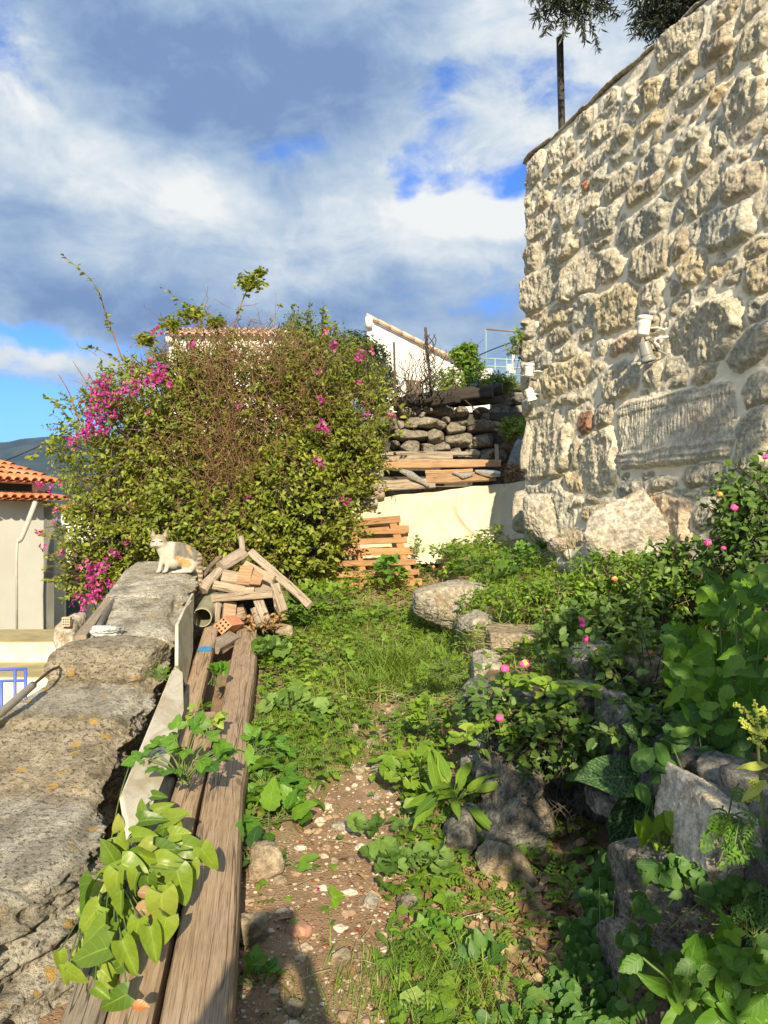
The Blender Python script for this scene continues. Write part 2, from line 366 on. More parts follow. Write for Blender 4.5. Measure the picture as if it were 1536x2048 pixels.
def m_leaf(name, dark, mid, light, yellow=None, rough=.42, trans=.3, veins=10.0, spec=.4):
    m, t = mat_new(name); rn = attr(t, 'rnd')
    st = [(0.0, dark), (.45, mid), (.88, light)] + ([(1.0, yellow)] if yellow else [])
    c = t.ramp(rn, st)
    sep = t.n('ShaderNodeSeparateXYZ'); t.l(t.uv, sep.inputs[0]); au = t.m('ABSOLUTE', sep.outputs[0])
    mid_l = t.mr(au, .0, .09, 1, 0)
    vn = t.m('SINE', t.m('MULTIPLY', t.m('SUBTRACT', sep.outputs[1], t.m('MULTIPLY', au, .28)), veins * 6.28)); vl = t.mr(vn, .8, 1.0)
    lv = t.m('MAXIMUM', t.m('MULTIPLY', mid_l, .45), t.m('MULTIPLY', vl, .12))
    c = t.mix(lv, c, tuple(min(1, x * 1.5 + .02) for x in light))
    c = t.mix(t.mr(t.noise(t.obj, 35, 3, .6), .35, .75, 0, .3), c, tuple(x * .55 for x in mid))
    b = t.bsdf; t.put(b.inputs['Base Color'], c); b.inputs['Roughness'].default_value = rough; b.inputs['Specular IOR Level'].default_value = spec
    bump(t, t.m('ADD', t.m('MULTIPLY', vn, .35), t.m('MULTIPLY', mid_l, -2)), .2, .002)
    tr = t.n('ShaderNodeBsdfTranslucent'); t.put(tr.inputs[0], t.mix(1.0, c, (1.25, 1.25, .45), 'MULTIPLY'))
    mx = t.n('ShaderNodeMixShader'); mx.inputs[0].default_value = trans; t.l(b.outputs[0], mx.inputs[1]); t.l(tr.outputs[0], mx.inputs[2]); t.l(mx.outputs[0], t.out.inputs[0])
    return m
def m_stone(name, a, b_, c_=None, scale=4, bmp=.6, lichen=None, lichen_amt=.5, use_col=False, bscale=30, dark=None, dist=.02):
    m, t = mat_new(name)
    n1 = t.noise(t.obj, scale, 6, .62, dist=.4); n2 = t.noise(t.mapping(t.obj, loc=(9, 2, 4)), scale * 5, 6, .65)
    c = t.mix(t.mr(n1, .36, .64), a, b_)
    if use_col: c = t.mix(1.0, c, attr(t, 'col', 0), 'MULTIPLY')
    if dark: c = t.mix(t.mr(n2, .5, .68, 0, .8), c, dark)
    if c_: c = t.mix(t.mr(t.noise(t.mapping(t.obj, loc=(4, 8, 1)), scale * 1.7, 6, .7), .52, .66, 0, .85), c, c_)
    fine = t.noise(t.mapping(t.obj, loc=(2, 9, 1)), bscale * .9, 9, .78); c = t.mix(t.mr(fine, .38, .62), t.mix(1.0, c, (.52, .51, .49), 'MULTIPLY'), t.mix(1.0, c, (1.18, 1.17, 1.14), 'MULTIPLY'))
    if lichen:
        vo = t.n('ShaderNodeTexVoronoi'); t.put(vo.inputs['Vector'], t.mapping(t.obj, loc=(1, 1, 1))); vo.inputs['Scale'].default_value = scale * 5.5; vo.inputs['Randomness'].default_value = 1
        dd = t.m('ADD', vo.outputs['Distance'], t.m('MULTIPLY', t.m('SUBTRACT', n2, .5), .9))
        msk = t.m('MULTIPLY', t.mr(dd, .18, .26, 1, 0), t.mr(t.noise(t.mapping(t.obj, loc=(2, 5, 7)), scale * .9, 2), .62 - lichen_amt * .2, .7 - lichen_amt * .2))
        c = t.mix(msk, c, lichen)
    t.put(t.bsdf.inputs['Base Color'], c); t.bsdf.inputs['Roughness'].default_value = .88; t.bsdf.inputs['Specular IOR Level'].default_value = .2
    bump(t, t.m('ADD', t.m('ADD', t.noise(t.obj, bscale, 8, .72), t.m('MULTIPLY', fine, .8)), t.m('MULTIPLY', t.noise(t.obj, bscale * .3, 4, .6), 1.5)), min(1, bmp * 1.3), dist * 1.3)
    return m
def m_wood(name, a, b_, dark, ring=26, bmp=.5, knots=True, rough=.78):
    m, t = mat_new(name)
    g = t.mapping(t.uv, scale=(1, .035, 1)); rn = attr(t, 'rnd')
    cx = t.n('ShaderNodeCombineXYZ'); t.put(cx.inputs[2], t.m('MULTIPLY', rn, 17)); va = t.n('ShaderNodeVectorMath', operation='ADD'); t.l(g, va.inputs[0]); t.l(cx.outputs[0], va.inputs[1]); g = va.outputs[0]
    n = t.noise(g, ring * 3, 6, .65, dist=.2); n2 = t.noise(g, ring * 10, 3, .6); big = t.noise(t.obj, 3.5, 4, .6)
    c = t.mix(t.mr(n, .32, .68), a, b_)
    c = t.mix(t.mr(n2, .48, .66, 0, .7), c, dark)
    kn = t.n('ShaderNodeTexVoronoi'); t.put(kn.inputs['Vector'], t.mapping(t.uv, scale=(1, .55, 1), loc=(.3, .1, 0))); kn.inputs['Scale'].default_value = 4.2; ks = t.n('ShaderNodeSeparateColor'); t.l(kn.outputs['Color'], ks.inputs[0])
    kk = t.m('MULTIPLY', t.mr(t.m('ADD', kn.outputs['Distance'], t.m('MULTIPLY', t.m('SUBTRACT', n2, .5), .06)), .05, .12, 1, 0), t.mr(ks.outputs[0], .55, .56)); c = t.mix(t.m('MULTIPLY', kk, .75), c, tuple(x * .7 for x in dark))
    crack = t.mr(t.m('ABSOLUTE', t.m('SUBTRACT', t.noise(g, ring * .9, 2, .5), .5)), 0.0, .016, 1, 0)
    crack = t.m('MULTIPLY', crack, t.mr(t.noise(t.mapping(t.uv, scale=(1, .6, 1)), 3, 2), .38, .52))
    c = t.mix(t.m('MULTIPLY', crack, .8), c, tuple(x * .35 for x in dark))
    c = t.mix(t.mr(big, .45, .75, 0, .45), c, tuple(x * .7 for x in a))
    c = t.mix(1.0, c, t.ramp(rn, [(0, (.8, .8, .82)), (1, (1.15, 1.1, 1.05))]), 'MULTIPLY')
    t.put(t.bsdf.inputs['Base Color'], c); t.bsdf.inputs['Roughness'].default_value = rough; t.bsdf.inputs['Specular IOR Level'].default_value = .25
    bump(t, t.m('SUBTRACT', t.m('ADD', n, t.m('MULTIPLY', n2, .5)), t.m('MULTIPLY', crack, 1.6)), bmp, .006)
    return m
# ---------------------------------------------------------------- shared materials
M = {}
M['limestone'] = m_stone('limestone', (.50, .45, .36), (.62, .57, .47), (.44, .34, .25), 3.5, .7, bscale=26)
M['white_rock'] = m_stone('white_rock', (.50, .46, .38), (.66, .61, .51), (.50, .38, .27), 4, .6, bscale=24)
M['cream_rock'] = m_stone('cream_rock', (.80, .70, .54), (.88, .80, .66), (.72, .54, .36), 4, .6, bscale=24)
M['grey_rock'] = m_stone('grey_rock', (.18, .18, .165), (.40, .385, .34), (.48, .43, .35), 5, .8, lichen=(.38, .38, .34), lichen_amt=.6, dark=(.045, .047, .05), bscale=30)
M['tan_rock'] = m_stone('tan_rock', (.40, .32, .22), (.52, .43, .31), (.32, .24, .16), 4, .6, bscale=34)
M['mottled_rock'] = m_stone('mottled_rock', (.17, .165, .15), (.46, .40, .31), (.54, .44, .31), 7, .8, lichen=(.06, .065, .065), lichen_amt=.9, dark=(.07, .07, .07), bscale=28)
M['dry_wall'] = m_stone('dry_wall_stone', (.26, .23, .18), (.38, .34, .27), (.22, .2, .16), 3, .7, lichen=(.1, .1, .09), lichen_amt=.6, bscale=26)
M['beam'] = m_wood('weathered_beam_wood', (.33, .235, .15), (.46, .35, .245), (.17, .115, .07), 22, .6)
M['old_wood'] = m_wood('grey_weathered_wood', (.33, .27, .20), (.47, .40, .31), (.14, .11, .08), 30, .8)
M['pale_wood'] = m_wood('bleached_wood', (.34, .27, .19), (.47, .39, .29), (.16, .115, .075), 26, .6)
M['pine'] = m_wood('orange_pine_wood', (.36, .22, .12), (.50, .33, .19), (.24, .14, .07), 24, .4)
M['pallet_wood'] = m_wood('pallet_wood', (.36, .19, .085), (.48, .28, .13), (.21, .11, .05), 24, .4)
M['dark_wood'] = m_wood('dark_rotten_wood', (.045, .038, .032), (.09, .075, .06), (.02, .017, .015), 26, .8)
M['bark'] = m_plain('bark', (.16, .12, .08), .9, .3, 12, .8)
M['twig'] = m_plain('dry_twig', (.24, .135, .065), .85, .35, 9, 0)
M['twig_dark'] = m_plain('dark_twig', (.075, .06, .045), .85, .3, 9, 0)
M['stem'] = m_plain('green_stem', (.13, .20, .05), .6, .25, 12, 0)
M['whitewash'] = m_plain('whitewash', (.80, .78, .72), .85, .04, 2, .25, dirt=(.70, .67, .60))
M['render_wall'] = m_plain('cream_render', (.84, .83, .76), .85, .05, 1.2, .25, dirt=(.80, .76, .65))
M['metal_dark'] = m_plain('rusty_dark_metal', (.055, .035, .025), .7, .4, 30, .3)
M['metal_blue'] = m_plain('blue_paint', (.08, .14, .55), .45, .06, 8)
M['metal_green'] = m_plain('grey_green_paint', (.25, .38, .36), .5, .06, 8)
M['cable'] = m_plain('black_cable', (.02, .02, .02), .6)
M['glass_dark'] = m_plain('dark_shutter', (.045, .10, .10), .35)

# ---------------------------------------------------------------- terrain
def xwall(y): return np.interp(y, [-3, 0, 2.2, 2.6, 3.68, 3.95, 4.4, 6, 8, 9], [1.15, 1.15, 1.15, 1.15, 1.05, .5, .46, .52, .60, .6])
def gz(x, y):
    x = np.asarray(x, float); y = np.asarray(y, float)
    path = np.interp(y, [-400, -30, 0, 2.1, 5, 8, 9.0, 9.5, 9.9, 10.2, 12, 20, 45, 120, 3500], [-40, -2.5, -.14, 0, .26, .55, .80, 1.0, 1.15, 1.9, 2.35, 3.6, 5, 6, 6])
    ter = np.interp(y, [-400, -10, 0, 2.4, 3.6, 5, 6, 7, 8.5, 9.6], [-40, -.6, .45, .56, .56, .65, .73, .86, 1.08, 1.2]) + .11 * np.clip(x - .6, 0, 12)
    w = xwall(y); k = sstep(x, w + .02, w + .16); ter = np.where(y > 9.5, path, ter); z = path + (np.maximum(ter, path) - path) * k
    left = np.interp(y, [-400, 0, 10, 14, 30, 200, 900, 3500], [-40, -1.3, -1.0, -.78, -4, -14, -42, -42]) - .06 * np.clip(-x - 12, 0, 260)
    edge = np.interp(y, [-10, 8, 9.5, 14, 40, 150, 3500], [-2.15, -2.45, -3.1, -3.4, -9, -30, -300])
    kl = sstep(x, edge, edge - np.interp(y, [0, 9, 14, 40, 3500], [.3, .4, .6, 5, 100])); z = z + (left - z) * kl
    return z
def build_ground():
    def axis(lo, hi, dl, flo, fhi, grow=1.16):
        a = list(np.arange(lo, hi, dl)); s = dl; x = hi
        while x < fhi: a.append(x); s *= grow; x += s
        a.append(fhi); s = dl; x = lo - dl; b = []
        while x > flo: b.append(x); s *= grow; x -= s
        return np.array([flo] + b[::-1] + a)
    xs = axis(-2.3, 3.0, .024, -4000, 4000); ys = axis(1.6, 9.4, .03, -400, 5200)
    X, Y = np.meshgrid(xs, ys); Z = gz(X, Y); p = np.stack([X.ravel(), Y.ravel(), np.zeros(X.size)], 1)
    near = (np.exp(-np.maximum(0, np.abs(p[:, 1] - 5) - 5)))
    Z = Z + ((.035 * fbm(p, 1.6, 4) + .012 * fbm(p, 14, 4, .6, seed=5)) * near).reshape(X.shape)
    mb = MB(); mb.add(np.stack([X.ravel(), Y.ravel(), Z.ravel()], 1), grid_faces(len(xs), len(ys)))
    m, t = mat_new('earth'); o = t.obj
    n1 = t.noise(o, 5, 6, .6); n2 = t.noise(o, 60, 4, .7); n3 = t.noise(t.mapping(o, loc=(5, 5, 5)), 1.3, 3)
    c = t.mix(t.mr(n1, .3, .7), (.24, .16, .095), (.37, .265, .165)); c = t.mix(t.mr(n2, .5, .65, 0, .5), c, (.14, .095, .06))
    c = t.mix(t.mr(n2, .64, .7, 0, .8), c, (.50, .43, .33))
    vo = t.n('ShaderNodeTexVoronoi'); t.put(vo.inputs['Vector'], o); vo.inputs['Scale'].default_value = 70; c = t.mix(t.mr(n3, .4, .65, 0, .5), c, (.33, .20, .12))
    c = t.mix(t.m('MULTIPLY', t.mr(vo.outputs['Distance'], .2, .3, 1, 0), t.mr(t.noise(o, 9, 3), .5, .6)), c, (.48, .40, .30))
    # far land is scrub
    sep = t.n('ShaderNodeSeparateXYZ'); t.l(o, sep.inputs[0]); far = t.m('MAXIMUM', t.mr(t.m('ADD', sep.outputs[1], t.m('MULTIPLY', n1, 2)), 9.5, 12), t.mr(sep.outputs[0], -2.6, -4, 0, 1))
    scrub = t.mix(t.mr(t.noise(o, .9, 6, .7), .4, .6), (.07, .09, .035), (.25, .21, .13))
    c = t.mix(far, c, scrub)
    t.put(t.bsdf.inputs['Base Color'], c); t.bsdf.inputs['Roughness'].default_value = .95; t.bsdf.inputs['Specular IOR Level'].default_value = .1
    bump(t, t.m('ADD', n2, t.m('MULTIPLY', t.mr(vo.outputs['Distance'], .15, .4, 1, 0), .6)), .8, .012)
    g = mb.build('ground', m, origin=(0, 0, 0)); tag(g, 'bare stony earth path sloping uphill between wall and weeds', 'ground', kind='structure')
build_ground()

def build_mountain():
    xs = np.linspace(-3900, 500, 180); ys = np.linspace(2300, 4600, 60); X, Y = np.meshgrid(xs, ys); p = np.stack([X.ravel(), Y.ravel(), np.zeros(X.size)], 1)
    # ridge seen at px 0..140, rising towards the bush
    prof = np.interp(xs, [-3900, -2600, -1900, -1700, -1500, -1200, -700, 0, 500], [120, 200, 305, 338, 356, 362, 330, 200, 90])
    ridge = np.exp(-((Y - 3300) / 620) ** 2)
    Z = prof[None] * ridge * 1.02 + (fbm(p, 1 / 420, 5, .5) * 30 + fbm(p, 1 / 90, 3) * 5).reshape(X.shape) * ridge - 45
    mb = MB(); mb.add(np.stack([X.ravel(), Y.ravel(), Z.ravel()], 1), grid_faces(len(xs), len(ys)))
    m, t = mat_new('mountain_scrub'); n = t.noise(t.obj, .006, 8, .7)
    c = t.mix(t.mr(n, .4, .62), (.014, .026, .022), (.05, .062, .045)); t.put(t.bsdf.inputs['Base Color'], c); t.bsdf.inputs['Roughness'].default_value = 1
    tag(mb.build('mountain', m, origin=(-1700, 3300, -45)), 'long blue scrubby mountain beyond the village', 'mountain', kind='structure')
build_mountain()
def build_haze():
    mb = MB(); box(mb, (0, 2400, 180), (8200, 5800, 520))
    m = bpy.data.materials.new('haze_air'); m.use_nodes = True; t = NT(m.node_tree); t_o = t.n('ShaderNodeOutputMaterial')
    v = t.n('ShaderNodeVolumePrincipled'); v.inputs['Color'].default_value = (.28, .55, 1.0, 1); v.inputs['Density'].default_value = .00008; v.inputs['Anisotropy'].default_value = .2
    t.l(v.outputs[0], t_o.inputs['Volume']); h = mb.build('haze', m, origin=(0, 0, 0)); tag(h, 'thin blue air between here and the far mountain', 'haze', kind='stuff')
HAZE = True
if HAZE: build_haze()

# ---------------------------------------------------------------- big stone house wall on the right
WC = np.array([1.49, 8.0]); WT = np.array([.31, -.9507]); WN = np.array([-.9507, -.31])
WALL_TOP = 5.22; WALL_BOT = .85
def wall_sz(px, py):
    """photo pixel -> (s, z, distance) on the wall plane"""
    k = (px - 768) / F; s = (k * WC[1] - WC[0]) / (WT[0] - k * WT[1]); Y = WC[1] + s * WT[1]
    return s, EYE - (py - 1024) / F * Y, Y
TR5 = [(895,535,50,75),(1000,485,46,70),(1130,530,130,58),(790,640,42,50),(1265,255,85,75),(1110,375,55,52),(1330,360,48,70),(1485,240,85,78),(1420,600,105,145),(1510,380,40,55),
 (890,700,100,45),(740,745,48,55),(655,850,30,40),(710,900,70,36),(560,930,60,45),(450,970,70,40),(335,1010,30,40),(1030,700,50,32),(1300,540,80,36),(1110,790,70,55),(1170,890,68,92),(1275,800,38,95),
 (900,925,70,66),(840,850,30,28),(1020,930,42,42),(600,1010,58,42),(505,1070,20,34),(270,1140,38,55),(415,1050,36,36),(700,1060,88,62),(850,1090,96,52),(1030,1070,48,48),(1180,1130,108,100),(1410,1060,115,92),
 (550,1150,50,66),(410,1230,48,66),(240,1300,62,66),(190,1230,26,36),(335,1190,30,36),(590,1290,92,78),(840,1300,145,76),(1060,1225,58,56),(1300,1310,178,112),(360,1430,108,70),(472,1330,28,36),(195,1490,42,72),
 (590,1400,60,24),(658,1530,54,76),(880,1500,108,100),(1055,1400,44,66),(1130,1540,78,96),(470,1600,108,104),(255,1660,102,98),(1270,1560,88,46),(510,1775,58,78),(690,1770,106,112),(340,1830,98,62),(195,1830,76,34),
 (880,1690,58,52),(1500,1180,36,60),(1440,730,70,60)]
TR6 = [(1215,190,215,150),(1480,70,80,90),(1440,250,120,120),(350,205,72,58),(170,165,58,56),(390,290,58,52),(205,280,84,36),(600,270,38,46),(740,262,88,44),(400,450,126,92),(170,500,44,56),(132,390,24,30),(580,392,34,38),
 (715,460,102,84),(890,430,74,54),(1010,400,56,62),(400,572,128,36),(155,620,42,46),(400,685,42,54),(505,700,48,54),(620,655,48,72),(268,840,140,165),(592,925,98,152),(452,885,28,110),(440,1045,68,54),
 (780,1082,74,40),(960,1062,88,36),(1070,1122,88,44),(1195,1000,112,62),(555,1140,38,33),(590,1222,86,64),(428,1185,26,46),(478,1160,22,22),(285,1210,125,165),(1210,1250,118,72),(1505,520,68,84),(1480,830,90,160),(960,1275,165,150),
 (345,1390,52,40),(1330,1370,110,50),(1430,1300,90,40),(730,1330,120,80),(1040,460,50,46)]
RELIEF = (1040, 742, 348, 0)
def build_house_wall():
    rg = np.random.default_rng(5)
    stones = []   # s, z, a, b, rot, height, rnd, kind
    for off, L in ((0, TR5), (600, TR6)):
        for cx, cy, w, h in L:
            px, py = 1000 + cx / 2.866, off + cy / 2.866; s, z, Y = wall_sz(px, py)
            s2, _, _ = wall_sz(px + w / 2.866, py); s1, _, _ = wall_sz(px - w / 2.866, py)
            stones.append([s, z, (s2 - s1) / 2 * 1.20, h / 2.866 * Y / F * 1.22, rg.uniform(-.06, .06), rg.uniform(.045, .085), rg.random(), 0])
    # carved relief block
    c0 = [wall_sz(1000 + x / 2.866, 600 + y / 2.866) for x, y in ((690, 600), (690, 1020), (1385, 455), (1385, 870))]
    s_a, s_b = c0[0][0], c0[2][0]; zt = (c0[0][1] + c0[2][1]) / 2; zb = (c0[1][1] + c0[3][1]) / 2
    stones.append([(s_a + s_b) / 2, (zt + zb) / 2, (s_b - s_a) / 2, (zt - zb) / 2, 0, .07, .3, 1])
    S0, S1 = -.0, 6.6; ds = .0095; ns = int((S1 - S0) / ds) + 1; nz = int((WALL_TOP - WALL_BOT) / .0095) + 1
    s_ax = np.linspace(S0, S1, ns); z_ax = np.linspace(WALL_BOT, WALL_TOP, nz); S, Z = np.meshgrid(s_ax, z_ax); P2 = np.stack([S.ravel(), Z.ravel(), np.zeros(S.size)], 1)
    warp = .045 * np.stack([fbm(P2, 6, 4, .55, seed=1), fbm(P2, 6, 4, .55, seed=2)], 1) + .024 * np.stack([fbm(P2, 22, 3, .6, seed=3), fbm(P2, 22, 3, .6, seed=4)], 1)
    q1 = np.full(S.size, 9.0); q2 = np.full(S.size, 9.0); idx = np.full(S.size, -1)
    sx = P2[:, 0] + warp[:, 0]; zx = P2[:, 1] + warp[:, 1]
    def put(i, st):
        s, z, a, b, rot = st[:5]; m = (np.abs(P2[:, 0] - s) < a * 1.7 + .1) & (np.abs(P2[:, 1] - z) < b * 1.7 + .1); j = np.where(m)[0]
        if st[7]: ss = P2[j, 0] + warp[j, 0] * .35 - s; zz = P2[j, 1] + warp[j, 1] * .35 - z; p = 9.0
        else: ss = sx[j] - s; zz = zx[j] - z; p = 3.2
        c, sn = math.cos(rot), math.sin(rot); u = (ss * c + zz * sn) / a; v = (-ss * sn + zz * c) / b
        q = (np.abs(u) ** p + np.abs(v) ** p) ** (1 / p)
        d = (q - 1) * min(a, b)      # signed distance-like, metres
        better = d < q1[j]; q2[j] = np.where(better, q1[j], np.minimum(q2[j], d)); idx[j] = np.where(better, i, idx[j]); q1[j] = np.minimum(q1[j], d)
    for i, st in enumerate(stones): put(i, st)
    for size, n in ((.2, 500), (.12, 2000), (.07, 4500), (.045, 5000)):
        for _ in range(n):
            s = rg.uniform(0, S1); z = rg.uniform(WALL_BOT, WALL_TOP - .1); a = size * rg.uniform(.8, 1.5); b = size * rg.uniform(.5, .85)
            k = int(round((z - WALL_BOT) / .0095)) * ns + int(round((s - S0) / ds)); 
            if k < S.size and q1[k] > b * .62 + .008:
                ok = True
                for ds_, dz_ in ((a, 0), (-a, 0), (0, b), (0, -b)):
                    s3, z3 = s + ds_ * .8, z + dz_ * .8
                    if 0 <= s3 <= S1 and WALL_BOT <= z3 <= WALL_TOP:
                        kk = int(round((z3 - WALL_BOT) / .0095)) * ns + int(round(s3 / ds))
                        if kk < S.size and q1[kk] < -.005: ok = False
                if ok:
                    stones.append([s, z, a, b, rg.uniform(-.25, .25), rg.uniform(.02, .05), rg.random(), 0]); put(len(stones) - 1, stones[-1])
    arr = np.array(stones); hs = arr[idx, 5]; rr = arr[idx, 6]; kd = arr[idx, 7]
    depth = -q1; gap = q2 - q1
    inside = np.minimum(depth, gap * .5 - .004)
    rn = fbm(np.stack([P2[:, 0] + idx * 3.7, P2[:, 1], idx * 1.3], 1), 5.5, 5, .55, seed=7, ridge=True)
    rn2 = fbm(np.stack([P2[:, 0] + idx * 3.7, P2[:, 1] * .8, idx * 1.3], 1), 15, 5, .68, seed=9, ridge=True); rn3 = vnoise(np.stack([P2[:, 0] * 9 + idx * 2.1, P2[:, 1] * 6, idx * 1.7], 1), 77); rn3 = np.round(rn3 * 2.5) / 2.5
    tl = ((np.stack([P2[:, 0] - arr[idx, 0], P2[:, 1] - arr[idx, 1]], 1)) * np.stack([np.sin(idx * 12.9) * .12, np.cos(idx * 7.1) * .16], 1)).sum(1)
    pr = .022 + sstep(inside, -.003, .013) * (hs * .42 - .010) + sstep(inside, 0, .05) * .012
    H = pr + sstep(inside, .002, .035) * (.018 * rn + .026 * rn2 + .016 * rn3 + tl) * (1 - .6 * kd)
    # carved block: mouldings and worn tool marks
    kb = (kd > 0) & (inside > .004); u = P2[:, 0] - arr[idx, 0]; v = (P2[:, 1] - arr[idx, 1] + .02 * fbm(P2, 3, 2, seed=20))
    vb = (zt - zb) / 2; ridge = .012 * sstep(v, vb * .62, vb * .70) + .008 * (sstep(v, vb * .86, vb * .9)) + .014 * np.exp(-((v + vb * .52) / .014) ** 2) + .012 * np.exp(-((v + vb * .72) / .011) ** 2) + .010 * np.exp(-((v + vb * .86) / .010) ** 2)
    marks = .0035 * np.sin(u * 190 + 9 * fbm(P2, 6, 3, seed=30)) + .008 * fbm(P2, 16, 4, .6, seed=36) * sstep(np.abs(v), vb * .55, vb * .4) * sstep(fbm(P2, 5, 3, seed=31), -.3, .2)
    H = H + np.where(kb, ridge + marks, 0)
    # strata on the large slab
    big = (arr[idx, 2] > .62) & (kd < 1) & (inside > 0); H = H + np.where(big, .012 * np.sin(P2[:, 1] * 75 + 6 * fbm(P2, 2.5, 3, seed=33)) * sstep(fbm(P2, 3, 2, seed=34), -.1, .3), 0)
    mort = 1 - sstep(inside, -.004, .010)
    H = H + mort * (.014 * fbm(P2, 4, 4, .6, seed=11) + .003 * fbm(P2, 50, 3, seed=12) + .016 * sstep(inside, -.05, 0))
    edge = sstep(P2[:, 0], 0, .02); H = H * (.35 + .65 * edge)
    XY = WC[None] + P2[:, :1] * WT[None] + WN[None] * H[:, None]; V = np.stack([XY[:, 0], XY[:, 1], P2[:, 1]], 1)
    pal = np.array([(.66, .60, .47), (.72, .66, .53), (.60, .55, .44), (.70, .60, .42), (.58, .56, .48), (.58, .51, .40), (.68, .53, .38)])
    ci = (rr * 6.2).astype(int) % 7; cs = pal[ci] * (.9 + .2 * (rr * 37 % 1))[:, None]
    cs[idx == 26] = (.62, .33, .17); red = len(TR5) + 19; cs[idx == red] = (.40, .22, .14)
    cs = np.where((kd > 0)[:, None], np.array([.78, .72, .60])[None], cs)
    col = cs * (1 - mort[:, None]) + np.array([.90, .80, .62])[None] * mort[:, None]
    root = empty('stone_house_wall', (WC[0] + WT[0] * 2, WC[1] + WT[1] * 2, WALL_BOT), 'tall cream rubble stone wall with pale mortar and a slanting roofline', 'wall')
    mb = MB(); mb.add(V, grid_faces(ns, nz), rnd=1 - mort, col=col)
    m, t = mat_new('rubble_masonry'); mk = attr(t, 'rnd'); base = attr(t, 'col', 0)
    n1 = t.noise(t.obj, 7, 6, .65); n2 = t.noise(t.obj, 40, 5, .7)
    st = t.mix(t.mr(n1, .46, .7, 0, .5), base, (.42, .40, .34)); st = t.mix(t.mr(n2, .54, .68, 0, .65), st, (.28, .26, .22)); st = t.mix(t.mr(n2, .3, .42, .45, 0), st, (.74, .69, .58))
    st = t.mix(t.mr(t.noise(t.mapping(t.obj, loc=(3, 1, 8)), 2.2, 4), .58, .7, 0, .35), st, (.52, .34, .22))
    st = t.mix(t.mr(t.noise(t.mapping(t.obj, loc=(2, 9, 1)), 22, 9, .78), .40, .60), t.mix(1.0, st, (.80, .79, .77), 'MULTIPLY'), t.mix(1.0, st, (1.36, 1.33, 1.25), 'MULTIPLY'))
    c = t.mix(mk, t.mix(t.mr(n1, .3, .7, 0, .25), base, (.66, .56, .42)), st)
    t.put(t.bsdf.inputs['Base Color'], c); t.bsdf.inputs['Roughness'].default_value = .9; t.bsdf.inputs['Specular IOR Level'].default_value = .15
    h = t.m('ADD', t.m('MULTIPLY', t.noise(t.obj, 55, 7, .7), t.m('MULTIPLY_ADD', mk, .85, .15)), 0.0); bump(t, h, 1.0, .03)
    M['masonry'] = m
    mb.build('stone_facing', m, root)
    # core behind the facing, coping slab along the top
    core = MB(); ang = math.atan2(WT[1], WT[0]); mid = WC + WT * 3.3 - WN * .26
    box(core, (mid[0], mid[1], (WALL_TOP + 0) / 2), (6.6, .5, WALL_TOP - .01), ang); core.build('wall_core', M['limestone'], root)
    cp = MB(); n = 260; s = np.linspace(-.03, 6.6, n)
    prof = np.array([(-.10, -.012), (.04, -.012), (.05, .0), (.045, .014), (.02, .022), (-.25, .025), (-.56, .02), (-.56, -.012)])
    q = np.stack([s, s * 0, s * 0], 1); k = len(prof)
    jag = .020 * fbm(q, 9, 4, seed=2) + .02 * fbm(q, 2.2, 2, seed=3); jz = .016 * fbm(q, 6, 4, seed=6)
    seg = .012 * (_h(np.floor(s / .52).astype(int), 0 * s.astype(int), 0 * s.astype(int), 3) - .5)
    VV = []
    for (o, zz) in prof:
        xy = WC[None] + s[:, None] * WT[None] + WN[None] * (o + (jag + seg if o > 0 else jag * 0))[:, None]
        VV.append(np.stack([xy[:, 0], xy[:, 1], WALL_TOP + .02 + zz + jz + seg], 1))
    VV = np.stack(VV, 1).reshape(-1, 3); cp.add(VV, [grid_faces(k, n, True), np.arange(k)[None, ::-1], (n - 1) * k + np.arange(k)[None]], smooth=False)
    cp.build('coping', m_stone('coping_stone', (.42, .37, .29), (.58, .52, .41), (.26, .23, .18), 6, .7), root)
    # projecting corner stones down the edge
    qb = MB(); z = WALL_BOT + .1; i = 0
    corner = [(1058, 1020, 42, 46), (1072, 1058, 30, 30), (1064, 890, 26, 52), (1060, 815, 18, 22), (1058, 770, 18, 24), (1055, 735, 14, 13), (1062, 690, 20, 16), (1064, 643, 24, 10), (1068, 665, 18, 12),
              (1068, 580, 20, 32), (1068, 520, 18, 26), (1072, 465, 18, 26), (1066, 432, 14, 12), (1070, 408, 13, 11), (1074, 392, 12, 8), (1062, 712, 18, 10), (1064, 600, 14, 10)]
    for px, py, w, h in corner:
        p = P(px, py, 7.93); rock(qb, p + np.array([.0, .07, 0]), (w / F * 7.93 * .82, .17, h / F * 7.93 * 1.12), seed=200 + i, level=4, rough=.07, boxy=.55, rot=(0, 0, -.25), col=(.57, .51, .41) if i % 3 else (.52, .48, .40), rnd=1.0); i += 1
    qb.build('corner_stones', m, root)
build_house_wall()
def wp(px, py, out=0.0):
    s, z, Y = wall_sz(px, py); xy = WC + WT * s + WN * out; return np.array([xy[0], xy[1], z])

